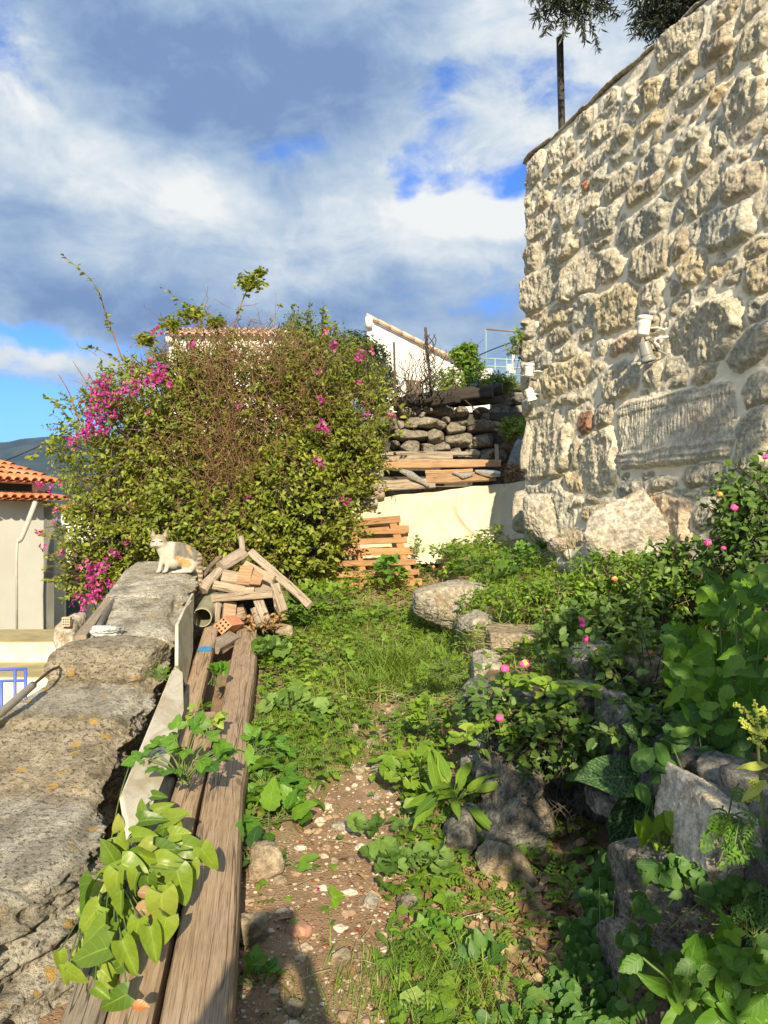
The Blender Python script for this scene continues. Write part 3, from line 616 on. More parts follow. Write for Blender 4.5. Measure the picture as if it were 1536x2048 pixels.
# ---------------------------------------------------------------- parapet wall on the left
def par_top(y):
    return np.interp(y, [0.3, 3.18, 3.30, 3.72, 3.80, 4.38, 4.44, 4.50, 4.95, 7.0, 7.75], [.30, .385, .40, .545, .575, .60, .62, .66, .745, 1.055, 1.10])
def par_r(y): return np.interp(y, [.3, 1.83, 2.42, 2.8, 3.3, 4.4, 5, 7.0, 7.75], [-1.5, -1.34, -1.21, -1.11, -1.22, -1.345, -1.40, -1.74, -1.80])
def par_l(y): return np.interp(y, [.3, 3.87, 4.4, 7.0, 7.75], [-1.95, -1.95, -1.93, -2.36, -2.48])
def build_parapet():
    ny = 620; y = np.linspace(.3, 7.75, ny)
    u = np.concatenate([np.linspace(-1, 0, 22, endpoint=False), np.linspace(0, 1, 76, endpoint=False), np.linspace(1, 2, 50)]); nu = len(u)
    U, Yg = np.meshgrid(u, y); tp = par_top(Yg); r = par_r(Yg); l = par_l(Yg); base = gz(Yg * 0 - .8, Yg) - .25
    ys = Yg + .045 * fbm(np.stack([U.ravel() * 2, Yg.ravel(), U.ravel() * 0], 1), 3, 3, seed=4).reshape(U.shape); tp = par_top(ys)
    tt = np.clip(U, 0, 1); X = l + (r - l) * tt; Z = tp.copy()
    Z = np.where(U < 0, tp + (-1.4 - tp) * (-U), Z); lo = np.where(U > 1, (U - 1), 0); Z = np.where(U > 1, tp + (base - tp) * lo, Z); X = X + np.where(U > 1, (.05 + .36 * (1 - sstep(Yg, 2.7, 3.2))) * lo - .10 * np.sin(np.clip(lo, 0, 1) * PI) * 1.0, 0)
    rd = .05; e = np.minimum(np.abs(U - 1) * np.where(U > 1, .5, .65), 1); Z = Z - rd * np.exp(-(e / .035) ** 1.0) * np.where(U <= 1, 1, .9); 
    p = np.stack([X.ravel(), Yg.ravel(), Z.ravel()], 1)
    side = sstep(U.ravel(), .97, 1.06)
    n1 = fbm(p, 2.2, 3, seed=1); strata = fbm(p * np.array([2.5, .8, 6]), 2.2, 5, .6, seed=2, ridge=True); n3 = fbm(p, 18, 4, .6, seed=3, ridge=True)
    Zd = .014 * n1 + .007 * strata + .007 * n3
    Xd = side * (.06 * n1 + .10 * strata + .035 * n3)
    # bites out of the right-hand edge and joints between the cap stones
    bite = sstep(fbm(np.stack([p[:, 1], p[:, 1] * 0, p[:, 0] * .5], 1), 1.9, 3, seed=8), .1, .5) * sstep(U.ravel(), .82, 1.0) * sstep(2 - U.ravel(), 0, .9)
    Xd = Xd - .06 * bite; Zd = Zd - .035 * bite * (1 - side)
    for jy in (2.55, 3.76, 6.1, 5.1): Zd = Zd - .022 * np.exp(-((p[:, 1] + .06 * fbm(p, 3, 2, seed=15) - jy) / .02) ** 2) * (1 - side)
    for zz, f in ((.38, .03), (.62, .025)): Xd = Xd - side * f * np.exp(-((p[:, 2] - base.ravel() - zz + .05 * fbm(p, 2, 2, seed=16)) / .025) ** 2)
    p[:, 0] += Xd; p[:, 2] += Zd
    # colour patches that belong to the stone: brown blocks at the steps, pale grey slabs elsewhere
    yy = p[:, 1] + .08 * fbm(p, 3, 3, seed=21); top = (U.ravel() <= 1.0)
    brown = (sstep(yy, 3.16, 3.28) * (1 - sstep(yy, 3.84, 3.95)) + sstep(yy, 4.36, 4.40) * (1 - sstep(yy, 4.47, 4.6)))
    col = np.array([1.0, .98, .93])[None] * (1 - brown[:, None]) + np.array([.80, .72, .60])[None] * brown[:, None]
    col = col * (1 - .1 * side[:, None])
    root = empty('parapet_wall', (-1.6, 4, .2), 'long rough grey stone parapet wall with lichen beside the timber beam', 'wall')
    mb = MB(); ends = [np.arange(nu)[None, ::-1], ((ny - 1) * nu + np.arange(nu))[None]]
    mb.add(p, [grid_faces(nu, ny)] + ends, col=col)
    m, t = mat_new('lichened_wall_stone'); base_c = attr(t, 'col', 0)
    st = t.mapping(t.obj, scale=(1.0, .55, 2.6), rot=(0, 0, .5)); n1 = t.noise(st, 7, 7, .66, dist=.5); n2 = t.noise(t.obj, 55, 5, .7); n3 = t.noise(t.mapping(t.obj, loc=(5, 1, 2)), 2.2, 5, .6)
    c = t.mix(t.mr(n1, .35, .66), (.40, .365, .295), (.80, .75, .64)); c = t.mix(t.mr(n2, .5, .62, 0, .8), c, (.11, .10, .085)); c = t.mix(t.mr(n2, .32, .42, .6, 0), c, (.60, .56, .46))
    c = t.mix(t.mr(n3, .52, .66, 0, .3), c, (.42, .37, .25)); c = t.mix(t.mr(t.noise(t.mapping(t.obj, loc=(8, 8, 2)), 4, 4, .6), .56, .68, 0, .6), c, (.16, .15, .13)); c = t.mix(1.0, c, base_c, 'MULTIPLY')
    def spots(scale, thr, loc, colr, dens):
        nonlocal c
        vo = t.n('ShaderNodeTexVoronoi'); t.put(vo.inputs['Vector'], t.mapping(t.obj, loc=loc)); vo.inputs['Scale'].default_value = scale
        d = t.m('ADD', vo.outputs['Distance'], t.m('MULTIPLY', t.m('SUBTRACT', t.noise(t.obj, scale * 2.2, 4, .6), .5), .7))
        rsep = t.n('ShaderNodeSeparateColor'); t.l(vo.outputs['Color'], rsep.inputs[0])
        c = t.mix(t.m('MULTIPLY', t.mr(d, thr - .03, thr + .03, 1, 0), t.m('MULTIPLY', t.mr(rsep.outputs[0], dens, dens + .02), t.mr(t.noise(t.mapping(t.obj, loc=loc), 2.6, 2), .44, .52))), c, colr)
    spots(11, .26, (1, 2, 3), (.62, .40, .13), .62); spots(17, .24, (4, 4, 3), (.52, .46, .34), .72); spots(42, .2, (7, 1, 3), (.50, .44, .33), .72); spots(24, .2, (3, 7, 9), (.55, .36, .14), .7)
    t.put(t.bsdf.inputs['Base Color'], c); t.bsdf.inputs['Roughness'].default_value = .92; t.bsdf.inputs['Specular IOR Level'].default_value = .12
    bump(t, t.m('ADD', t.m('MULTIPLY', n1, 1.6), t.noise(t.obj, 70, 7, .72)), 1.0, .03)
    mb.build('wall_body', m, root)
    b = MB(); rock(b, (-1.66, 4.68, .69), (.29, .25, .115), 41, 6, 2, .03, boxy=.70, sharp=30, nsc=5, rot=(.03, 0, -.12), col=(.74, .68, .58)); b.build('raised_block', m, root, label='dark raised capstone with orange lichen')
    M['lichen_stone'] = m
build_parapet()
# ---------------------------------------------------------------- houses
def m_tiles():
    m, t = mat_new('terracotta_tiles'); rn = attr(t, 'rnd')
    c = t.ramp(rn, [(0, (.52, .16, .06)), (.5, (.62, .21, .08)), (1, (.66, .30, .14))]); c = t.mix(t.mr(t.noise(t.obj, 9, 5, .6), .5, .75, 0, .5), c, (.28, .14, .09))
    t.put(t.bsdf.inputs['Base Color'], c); t.bsdf.inputs['Roughness'].default_value = .85; bump(t, t.noise(t.obj, 40, 4), .3, .01); return m
M['tiles'] = m_tiles()
mp, t = mat_new('pale_tiles'); rn = attr(t, 'rnd'); t.put(t.bsdf.inputs['Base Color'], t.mix(t.mr(t.noise(t.obj, 6, 4), .4, .7, 0, .5), t.ramp(rn, [(0, (.66, .42, .26)), (1, (.76, .56, .40))]), (.55, .36, .24))); t.bsdf.inputs['Roughness'].default_value = .85; M['tiles_pale'] = mp
def tile_roof(mb, o, along, down, L, W, pitch=.22, row=.36, seed=0, amp=.05):
    """barrel tiles: o = upper corner, along = eaves direction, down = slope direction"""
    o = np.asarray(o, float); along = nrmz(np.asarray(along, float)); down = nrmz(np.asarray(down, float)); up = np.cross(along, down); up = up if up[2] > 0 else -up
    rg = np.random.default_rng(seed); nc = int(L / pitch); nr = max(1, int(round(W / row))); a = np.linspace(0, PI, 7)
    for j in range(nr):
        for i in range(nc):
            off = rg.uniform(-.01, .01); x0 = (i + .5) * pitch; y0 = j * row; y1 = y0 + row * 1.08 + off; h0, h1 = .0 + .012, .035 + .012
            cs, sn = np.cos(a) * pitch * .40, np.sin(a) * amp * 1.3
            Vt = [o + along * (x0 + c) + down * y + up * (s + h) for y, h in ((y0, h0), (y1, h1)) for c, s in zip(cs, sn)]
            Vi = [o + along * (x0 + c * .82) + down * y + up * (s * .75 + h) for y, h in ((y0, h0), (y1, h1)) for c, s in zip(cs, sn)]
            k = rg.random(); mb.add(Vt, grid_faces(7, 2), rnd=k)
            if j == nr - 1: mb.add([*Vt[7:], *Vi[7:]], grid_faces(7, 2), rnd=k); mb.add(Vi, grid_faces(7, 2)[:, ::-1], rnd=k)
            v2 = [o + along * (x0 + pitch / 2 + c) + down * y + up * (-s * .55 + .012 + h) for y, h in ((y0, 0), (y1, .03)) for c, s in zip(cs, sn)]
            mb.add(v2, grid_faces(7, 2), rnd=rg.random())
def quad_slab(mb, pts, th, mat=0):
    p = np.asarray(pts, float); n = nrmz(np.cross(p[1] - p[0], p[2] - p[0])); q = p - n * th; V = np.vstack([p, q])
    Fa = np.array([(0, 1, 2, 3), (7, 6, 5, 4), (0, 4, 5, 1), (1, 5, 6, 2), (2, 6, 7, 3), (3, 7, 4, 0)]); V = V[Fa.ravel()]
    mb.add(V, np.arange(24).reshape(6, 4), np.tile([(0, 0), (1, 0), (1, 1), (0, 1)], (6, 1)), mat=mat, smooth=False)

def left_house():
    root = empty('village_house', (-8.5, 15, -.8), 'cream rendered lower house with orange tiled roof and a drainpipe', 'house')
    # near wall, seen at px 0..108; recedes to the right
    Yr, Yl = 14.2, 12.5; zb = -.75
    R0 = P(108, 1238, Yr); L0 = np.array([(-60 - 768) / F * Yl, Yl, R0[2]]); zt = EYE - (1003 - 1024) / F * Yr
    d = nrmz(R0 - L0); n = np.array([d[1], -d[0], 0]); Lf = L0 - d * 5
    w = MB(); A, B = Lf, R0; 
    quad_slab(w, [(A[0], A[1], -1.3), (B[0], B[1], -1.3), (B[0], B[1], zt), (A[0], A[1], zt)], .25)
    C2 = B - n * 4
    quad_slab(w, [(B[0], B[1], -1.3), (C2[0], C2[1], -1.3), (C2[0], C2[1], zt), (B[0], B[1], zt)], .25)
    w.build('wall', M['render_wall'], root)
    rf = MB(); e0 = Lf + n * .22; e0[2] = zt + .02; up = -n * .93 + np.array([0, 0, .19]); Lr = np.linalg.norm(B[:2] - A[:2]) + .15
    tile_roof(rf, e0 + up * .75, d, -up, Lr, .76, .19, .38, 3)
    roof = rf.build('roof', M['tiles'], root)
    sh = MB(); ridge0 = e0 + up * .75
    # upper storey set back, with a white-framed shutter and the higher roof
    U0 = Lf - n * .10; U1 = B - n * .10 - d * .1
    quad_slab(sh, [(U0[0], U0[1], zt), (U1[0], U1[1], zt), (U1[0], U1[1], zt + .34), (U0[0], U0[1], zt + .34)], .2); sh.build('upper_wall', M['whitewash'], root)
    q0 = U1 - d * .1 + n * .02; q1 = U1 - d * 2.6 + n * .02; fr = MB(); quad_slab(fr, [(q1[0], q1[1], zt + .15), (q0[0], q0[1], zt + .15), (q0[0], q0[1], zt + .33), (q1[0], q1[1], zt + .33)], .04)
    win = fr.build('window', m_plain('white_frame', (.80, .80, .76), .5, .03), root)
    q0 = q0 - d * .25 + n * .012; q1 = q1 + d * .3 + n * .012; s2 = MB()
    for k in range(7): 
        z0 = zt + .175 + k * .019; quad_slab(s2, [(q1[0], q1[1], z0), (q0[0], q0[1], z0), (q0[0] - n[0] * .015, q0[1] - n[1] * .015, z0 + .018), (q1[0] - n[0] * .015, q1[1] - n[1] * .015, z0 + .028)], .008)
    s2.build('shutter', M['glass_dark'], win)
    r2 = MB(); e1 = Lf + n * .02; e1[2] = zt + .35; up2 = -n * .9 + np.array([0, 0, .26])
    tile_roof(r2, e1 + up2 * 1.5, d, -up2, Lr - .1, 1.55, .19, .38, 5); r2.build('upper_roof', M['tiles'], root)
    hip = MB(); h0 = e1 + d * (Lr + .1) - n * .2 - np.array([0, 0, .25]); tile_roof(hip, h0 + up2 * 1.4 - d * .6, nrmz(-n + d * .0), nrmz(d * .9 - np.array([0, 0, .5])), 1.5, 1.6, .19, .38, 8); hip.build('hip_roof', M['tiles'], root)
    # drainpipe
    pp = MB(); a = P(62, 1004, 13.2) + n * .1; pts = smooth_path([a, P(52, 1035, 13.05) + n * .08, P(38, 1075, 12.75) + n * .05, P(31, 1082, 12.7) + n * .04], 14)
    tube(pp, pts, .045, 8); tube(pp, [P(31, 1082, 12.7) + n * .04, P(30, 1125, 12.68) + n * .03, P(31, 1258, 12.68) + n * .03], .018, 6)
    pp.build('drainpipe', m_plain('old_pipe', (.46, .44, .38), .7), root)
    # second volume behind, with a terrace door in shade
    w2 = MB(); c0 = P(124, 1235, 15.5); quad_slab(w2, [(c0[0] - 2, 15.2, -1.3), (c0[0], 15.6, -1.3), (c0[0], 15.6, 1.3), (c0[0] - 2, 15.2, 1.3)], .2); w2.build('annex_wall', M['render_wall'], root)
left_house()
def neighbour():
    root = empty('white_outbuilding', (-7.2, 19, -.9), 'white plastered outbuilding partly hidden behind the flowering bush', 'building')
    w = MB(); a, b = P(122, 1030, 19), P(230, 1030, 19.4)
    quad_slab(w, [(a[0], 19, -1.5), (b[0], 19.4, -1.5), (b[0], 19.4, 1.7), (a[0], 19, 1.7)], .2); box(w, (a[0] + .6, 19.6, .9), (.5, .5, 2.2)); w.build('wall', M['whitewash'], root)
    d = MB(); p0 = P(128, 1150, 18.9); p1 = P(160, 1150, 18.9); quad_slab(d, [(p0[0], 18.92, -1.2), (p1[0], 19.02, -1.2), (p1[0], 19.02, .3), (p0[0], 18.92, .3)], .03); d.build('doorway', M['glass_dark'], root)
    r = MB(); quad_slab(r, [(a[0] - .1, 18.8, 1.72), (b[0] + .1, 19.2, 1.72), (b[0] + .1, 21, 1.9), (a[0] - .1, 20.7, 1.9)], .1); r.build('roof', M['tiles'], root)
neighbour()
def steps():
    root = empty('whitewashed_steps', (-4.6, 8.6, -1.1), 'broad whitewashed steps with ochre treads below the parapet wall', 'steps')
    m1 = m_plain('ochre_tread', (.42, .35, .17), .85, .12, 5, .3, dirt=(.24, .21, .12)); m2 = m_plain('cream_riser', (.72, .66, .48), .85, .05, 4, .2, dirt=(.60, .52, .33))
    # z from pixel rows
    rows = [(1258, 1286, 1322, 10.4, 9.2), (1340, 1344, 1382, 9.2, 8.2), (1390, 1398, 1460, 8.2, 7.4)]
    z = EYE - (1286 - 1024) / F * 9.2
    for (yb, yf, h) in ((10.2, 9.2, .24), (9.2, 8.35, .3), (8.35, 7.6, .3), (7.6, 6.6, .3)):
        mb = MB(); box(mb, (-5.2, (yb + yf) / 2, z - .8), (4.4, yb - yf, 1.6)); mb.build('riser', m2, root)
        mb = MB(); box(mb, (-5.2, (yb + yf) / 2 + .01, z + .006), (4.38, yb - yf - .03, .012)); mb.build('tread', m1, root); z -= h
steps()
def railing_blue():
    root = empty('blue_railing', (-3.6, 7.0, -.4), 'thin bright blue metal railing in front of the whitewashed steps', 'railing')
    Y = 6.0; f = lambda px, py: P(px, py, Y)
    for py in (1338, 1361): r = MB(); tube(r, [f(-160, py + 4), f(52, py - (0 if py < 1350 else 0))], .012, 6); r.build('rail', M['metal_blue'], root)
    for px, y0, y1 in ((3, 1361, 1500), (30, 1336, 1500), (51, 1338, 1500), (-24, 1361, 1500), (-52, 1338, 1500)): r = MB(); tube(r, [f(px, y0), f(px, y1)], .012, 6); r.build('baluster', M['metal_blue'], root)
railing_blue()
def perforated_block():
    root = empty('perforated_block', P(136, 1290, 7.4), 'pitted plastered block with a small pierced brick, flowers drooping over it', 'block')
    b = MB(); p = P(142, 1262, 7.5); rock(b, p, (.10, .2, .17), 77, 4, 6, .08, boxy=.65); b.build('body', M['white_rock'], root)
    q = MB(); c = P(134, 1243, 7.28); box(q, c, (.075, .06, .085)); q.build('pierced_brick', m_plain('pink_brick', (.58, .42, .30), .8), root)
    h = MB()
    for i in range(3):
        for j in range(3): box(h, c + np.array([-.022 + i * .022, -.031, -.024 + j * .024]), (.012, .004, .012))
    h.build('hole', m_plain('hole_dark', (.03, .02, .015), .9), root)
perforated_block()

def white_house_gable():
    root = empty('white_gabled_house', (2.5, 26, 3.2), 'bright white house with a sloping tiled gable beyond the wire fence', 'house')
    Y = 24.0; w = MB(); tl = P(735, 640, Y); tr = P(935, 735, Y + 1); bl = P(735, 840, Y); br = P(935, 840, Y + 1)
    quad_slab(w, [bl, br, tr, tl], .3); k = P(726, 660, Y + 3); quad_slab(w, [(k[0], Y + 6, bl[2]), bl, tl, (k[0], Y + 6, tl[2])], .2); w.build('wall', M['whitewash'], root)
    r = MB(); a = P(733, 634, Y - .05); b = P(940, 737, Y + .95); d = nrmz(b - a); n = int(np.linalg.norm(b - a) / .42); rg = np.random.default_rng(1)
    for i in range(n + 1):
        c = a + d * (i * .42 + .2); tube(r, [c - d * .2 + [0, -.12, .045], c + d * .24 + [0, -.12, .03]], .055, 8, rnd=rg.random()); tube(r, [c - d * .2 + [0, .1, .045], c + d * .24 + [0, .1, .03]], .055, 8, rnd=rg.random())
    r.build('roof', M['tiles_pale'], root)
    c = MB(); p = P(738, 642, Y - .1); tube(c, [p - [0, 0, .2], p + [0, 0, .12]], .12, 10); c.build('chimney_cap', M['whitewash'], root)
    g = MB(); p0 = P(814, 800, Y - .02 + .25); p1 = P(842, 760, Y + .3); quad_slab(g, [(p0[0], Y + .25, p0[2]), (p1[0], Y + .38, p0[2]), (p1[0], Y + .38, p1[2]), (p0[0], Y + .25, p1[2])], .06)
    g.build('window', m_plain('brown_door', (.14, .09, .055), .7), root)
white_house_gable()
def tiled_house():
    root = empty('tiled_house', (-5, 24, 3), 'white house with a pale tiled roof showing above the flowering bush', 'house')
    Y = 23.0; w = MB(); l, r_ = P(338, 690, Y), P(600, 690, Y)
    box(w, ((l[0] + r_[0]) / 2, Y + 2, 4.4), (r_[0] - l[0], 4, 5.0)); w.build('wall', M['whitewash'], root)
    r = MB(); a = P(334, 688, Y - .1); b = P(610, 660, Y - .1); z1 = EYE - (656 - 1024) / F * (Y + 1.5)
    tile_roof(r, (l[0] - .1, Y + 1.7, 7.42), (1, 0, .0), (0, -.95, -.3), r_[0] - l[0] + .3, 1.95, .22, .4, 9, amp=.06); r.build('roof', M['tiles_pale'], root)
    for px in (338, 574): c = MB(); p = P(px, 664 if px > 400 else 676, Y - .1); tube(c, [p - [0, 0, .15], p + [0, 0, .03]], .10, 10); c.build('ridge_cap', M['whitewash'], root)
tiled_house()
def roof_terrace():
    root = empty('roof_terrace', (5.5, 28, 5), 'distant white flat roof terrace with a grey green railing', 'terrace')
    Y = 28; s = MB(); a, b = P(925, 770, Y), P(1120, 770, Y); box(s, ((a[0] + b[0]) / 2, Y + 2.1, 3.1), (b[0] - a[0], 4, 5.2)); s.build('building', M['whitewash'], root)
    for py0, py1 in ((716, 722), (731, 738), (748, 750)): r = MB(); tube(r, [P(950, py0, Y), P(1075, py1, Y)], .03, 6); r.build('rail', M['metal_green'], root)
    for px in (958, 990, 1013, 1042, 1070): r = MB(); tube(r, [P(px, 716, Y), P(px, 770, Y)], .03, 6); r.build('rail_post', M['metal_green'], root)
    c = MB(); tube(c, [P(968, 768, 27.6), P(968, 742, 27.6)], .26, 16); box(c, P(967, 745, 27.5), (.6, .4, .2)); c.build('water_tank', M['whitewash'], root)
roof_terrace()
def masts():
    root = empty('mast', P(972, 740, 26), 'thin mast with a long horizontal boom above the roof terrace', 'mast')
    r = MB(); tube(r, [P(972, 745, 26), P(972, 657, 26)], .02, 6); r.build('post', M['metal_green'], root)
    r = MB(); tube(r, [P(972, 658, 26), P(1075, 666, 26)], .035, 6); r.build('boom', m_plain('boom_grey', (.22, .17, .17), .6), root)
    root = empty('aerial_post', P(1028, 750, 26), 'pale vertical post with a white box beside the house corner', 'post')
    r = MB(); tube(r, [P(1024, 750, 26), P(1029, 682, 26)], .05, 6); r.build('post', M['whitewash'], root)
    r = MB(); box(r, P(1019, 735, 25.9), (.14, .1, .22)); box(r, P(1024, 744, 25.9), (.2, .12, .1)); r.build('fuse_box', M['whitewash'], root)
    c = MB(); pts = smooth_path([P(955, 712, 26), P(985, 699, 25), P(1036, 680, 22), P(1100, 655, 20)], 12); tube(c, pts, .02, 5)
    tag(c.build('overhead_cable', M['cable']), 'black cable rising from the terrace towards the stone house', 'cable')
    c = MB(); tube(c, smooth_path([P(-60, 945, 30), P(0, 925, 34), P(70, 896, 38), P(160, 850, 42)], 14), .028, 5)
    tag(c.build('overhead_cable', M['cable']), 'black cable crossing the blue mountain above the orange roof', 'cable')
masts()
def utility_pole():
    mb = MB(); Y = 10.5; p1 = P(1119.5, 76, Y); p0 = P(1125.5, 330, Y); d = (p0 - p1) / (p1[2] - p0[2]); base = p1 + d * (p1[2] - 1.9)
    tube(mb, resample([base, p1 - [0, 0, .02], p1], 30)[0], .047, 14, noise=.05)
    o = mb.build('wooden_pole', m_wood('pole_wood', (.045, .043, .04), (.085, .08, .07), (.02, .02, .02), 30, .5), origin=base); tag(o, 'tall dark round timber pole rising behind the stone wall', 'pole')
utility_pole()

# ---------------------------------------------------------------- dry stone wall behind the cloth
def back_wall():
    root = empty('dry_stone_wall', P(880, 915, 10.1), 'dark dry stone wall of rounded blocks above the cream cloth', 'wall')
    L = [(395,975,55,55,.3),(470,965,45,40,.3),(560,960,50,35,.3),(700,960,130,55,.2),(880,970,80,45,.2),(1080,950,70,35,.1),(330,985,70,50,.2),(170,1075,85,55,.5),(280,1105,50,45,.4),(400,1075,80,55,.8),(550,1075,110,60,.3),
         (690,1100,55,42,.4),(820,1130,108,62,.4),(910,1080,40,28,.6),(1075,1100,135,72,.2),(240,1130,60,50,.5),(400,1200,170,60,.5),(640,1200,82,76,.6),(860,1255,130,76,.7),(1090,1250,100,84,.3),(380,1315,95,60,.9),(545,1325,68,60,.8),(690,1320,78,66,.7),
         (830,1365,72,42,.6),(980,1385,78,55,.7),(1135,1390,82,62,.8),(245,1290,45,32,.8),(880,1415,35,22,.9),(965,1310,30,25,.4),(760,1420,50,20,.5),(1120,1020,40,40,.9),(1350,1320,90,50,.3),(1270,1400,50,60,.5),(500,1005,36,24,.6),(740,1050,40,30,.4)]
    i = 0
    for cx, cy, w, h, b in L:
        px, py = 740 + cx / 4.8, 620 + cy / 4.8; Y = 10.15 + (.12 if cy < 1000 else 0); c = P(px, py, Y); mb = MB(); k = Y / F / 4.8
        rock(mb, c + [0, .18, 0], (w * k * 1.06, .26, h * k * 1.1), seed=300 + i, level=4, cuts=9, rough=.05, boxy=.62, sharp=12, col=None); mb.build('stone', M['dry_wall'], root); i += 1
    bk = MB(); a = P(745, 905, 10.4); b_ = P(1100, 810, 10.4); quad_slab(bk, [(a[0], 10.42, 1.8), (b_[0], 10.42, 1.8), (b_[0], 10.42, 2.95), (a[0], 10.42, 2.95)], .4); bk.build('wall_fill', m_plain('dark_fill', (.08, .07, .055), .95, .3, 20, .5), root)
back_wall()
def side_rubble():
    # darker rubble bank between the timber stack and the house corner
    root = empty('rubble_bank', P(1020, 830, 10.8), 'shaded bank of dark rubble stones beside the house corner', 'rubble bank')
    rg = np.random.default_rng(8)
    for i in range(26):
        px = rg.uniform(985, 1075); py = rg.uniform(760, 930); Y = 10.9 + (py < 850) * .7 + rg.uniform(-.1, .1); mb = MB(); rock(mb, P(px, py, Y), (rg.uniform(.12, .26), .25, rg.uniform(.08, .15)), 400 + i, 3, 8, .07); mb.build('stone', M['grey_rock'], root)
    mb = MB(); quad_slab(mb, [P(985, 960, 11.6), P(1150, 960, 11.6), P(1150, 765, 12.2), P(985, 765, 12.2)], .3); mb.build('bank_earth', m_plain('dark_earth', (.07, .055, .04), .95, .3, 12, .5), root)
side_rubble()
def timbers():
    T = [((790, 812), (1005, 778), .13, 'round blackened log on top of the timber stack', 1, 10.3), ((790, 806), (985, 785), .13, 'square blackened beam below the log', 0, 10.1),
         ((800, 800), (930, 778), .06, 'thin dark plank at the back of the stack', 0, 10.55), ((845, 812), (915, 798), .09, 'short pale edged offcut lying across the stack', 0, 9.95),
         ((900, 808), (995, 800), .09, 'flat dark sleeper beneath the round log', 0, 10.2), ((955, 802), (1005, 800), .08, 'stub of a grey plank end below the stack', 0, 9.98),
         ((790, 818), (860, 800), .05, 'slender black batten sloping to the bush', 0, 10.0), ((810, 796), (960, 776), .07, 'long dark board behind the iron post', 0, 10.45),
         ((880, 798), (1000, 790), .10, 'second blackened sleeper behind the short offcut', 0, 10.4)]
    for i, ((x0, y0), (x1, y1), w, lab, rd, Y) in enumerate(T):
        mb = MB(); a, b = P(x0, y0, Y + .4), P(x1, y1, Y)
        if rd: tube(mb, resample([a, b], 16)[0], w * .62, 12, noise=.12, nsc=8)
        else: bar(mb, a, b, w * 1.4, w, seg=10, noise=.012, seed=i, rnd=(i * .37) % 1)
        tag(mb.build('old_timber', M['dark_wood']), lab, 'timber', 'blackened timbers stacked on the dry stone wall')
    mb = MB(); bar(mb, P(930, 800, 9.95), P(985, 850, 9.85), .012, .012, seg=3); tag(mb.build('iron_rod', M['metal_dark']), 'thin dark rod leaning down across the dry stones', 'rod')
    for i, (x0, y0, x1, y1, lab) in enumerate([(990, 845, 1060, 870, 'upper grey plank in the shaded gap by the corner'), (990, 858, 1055, 880, 'middle grey plank in the shaded gap by the corner'), (1000, 868, 1060, 885, 'lowest grey plank in the shaded gap by the corner')]):
        mb = MB(); bar(mb, P(x0, y0, 10.2), P(x1, y1, 9.9), .12, .035, seg=4, noise=.008, seed=i); tag(mb.build('grey_plank', M['old_wood']), lab, 'plank', 'grey planks by the house corner')
timbers()
def wire_fence():
    root = empty('wire_fence', P(820, 810, 10.1), 'sagging wire fence on two dark iron posts overgrown with bare vines', 'fence')
    for a, b, r in (((851, 655), (863, 796), .017), ((788, 684), (791, 812), .014), ((731, 700), (734, 800), .011)):
        mb = MB(); bar(mb, P(*b, 10.05), P(*a, 10.05), r * 2, r * 1.6, up=(0, 1, 0), seg=8, noise=.004); mb.build('post', M['metal_dark'], root)
    w = MB(); rg = np.random.default_rng(3)
    x0, x1 = 733, 860
    for i in range(22):
        for sgn in (1, -1):
            px = np.linspace(0, 1, 14); ax = x0 + (i / 21) * (x1 - x0); pts = []
            for tt in px:
                xx = ax + sgn * tt * 46; 
                if xx < x0 or xx > x1: continue
                f = (xx - x0) / (x1 - x0); yt = np.interp(xx, [733, 790, 852], [715, 700, 668]) + 14 * math.sin(f * PI * 2) ** 2; yb = 800; yy = yt + (yb - yt) * tt
                pts.append(P(xx, yy, 10.08))
            if len(pts) > 2: tube(w, pts, .0022, 3, caps=False)
    w.build('wire_mesh', m_plain('wire', (.16, .14, .11), .6), root)
    v = MB()
    for i in range(34):
        px = rg.uniform(785, 885); py = 800; pts = []; a = rg.uniform(-.5, .5)
        for k in range(14):
            pts.append(P(px, py, 10 + .1 * math.sin(k + i))); px += rg.normal(0, 5) + a * 6; py -= rg.uniform(3, 14); a += rg.normal(0, .35)
            if py < 670 + abs(px - 858) * .8: break
        if len(pts) > 3: tube(v, smooth_path(pts, 30), np.linspace(.008, .003, len(smooth_path(pts, 30))), 4, caps=False)
    for i in range(5): 
        pts = [P(858 + 10 * math.sin(k * .9 + i * 1.3) + i, 790 - k * 11, 10.0) for k in range(12)]; tube(v, smooth_path(pts, 40), .006, 4, caps=False)
    v.build('bare_vine', M['twig_dark'], root)
wire_fence()
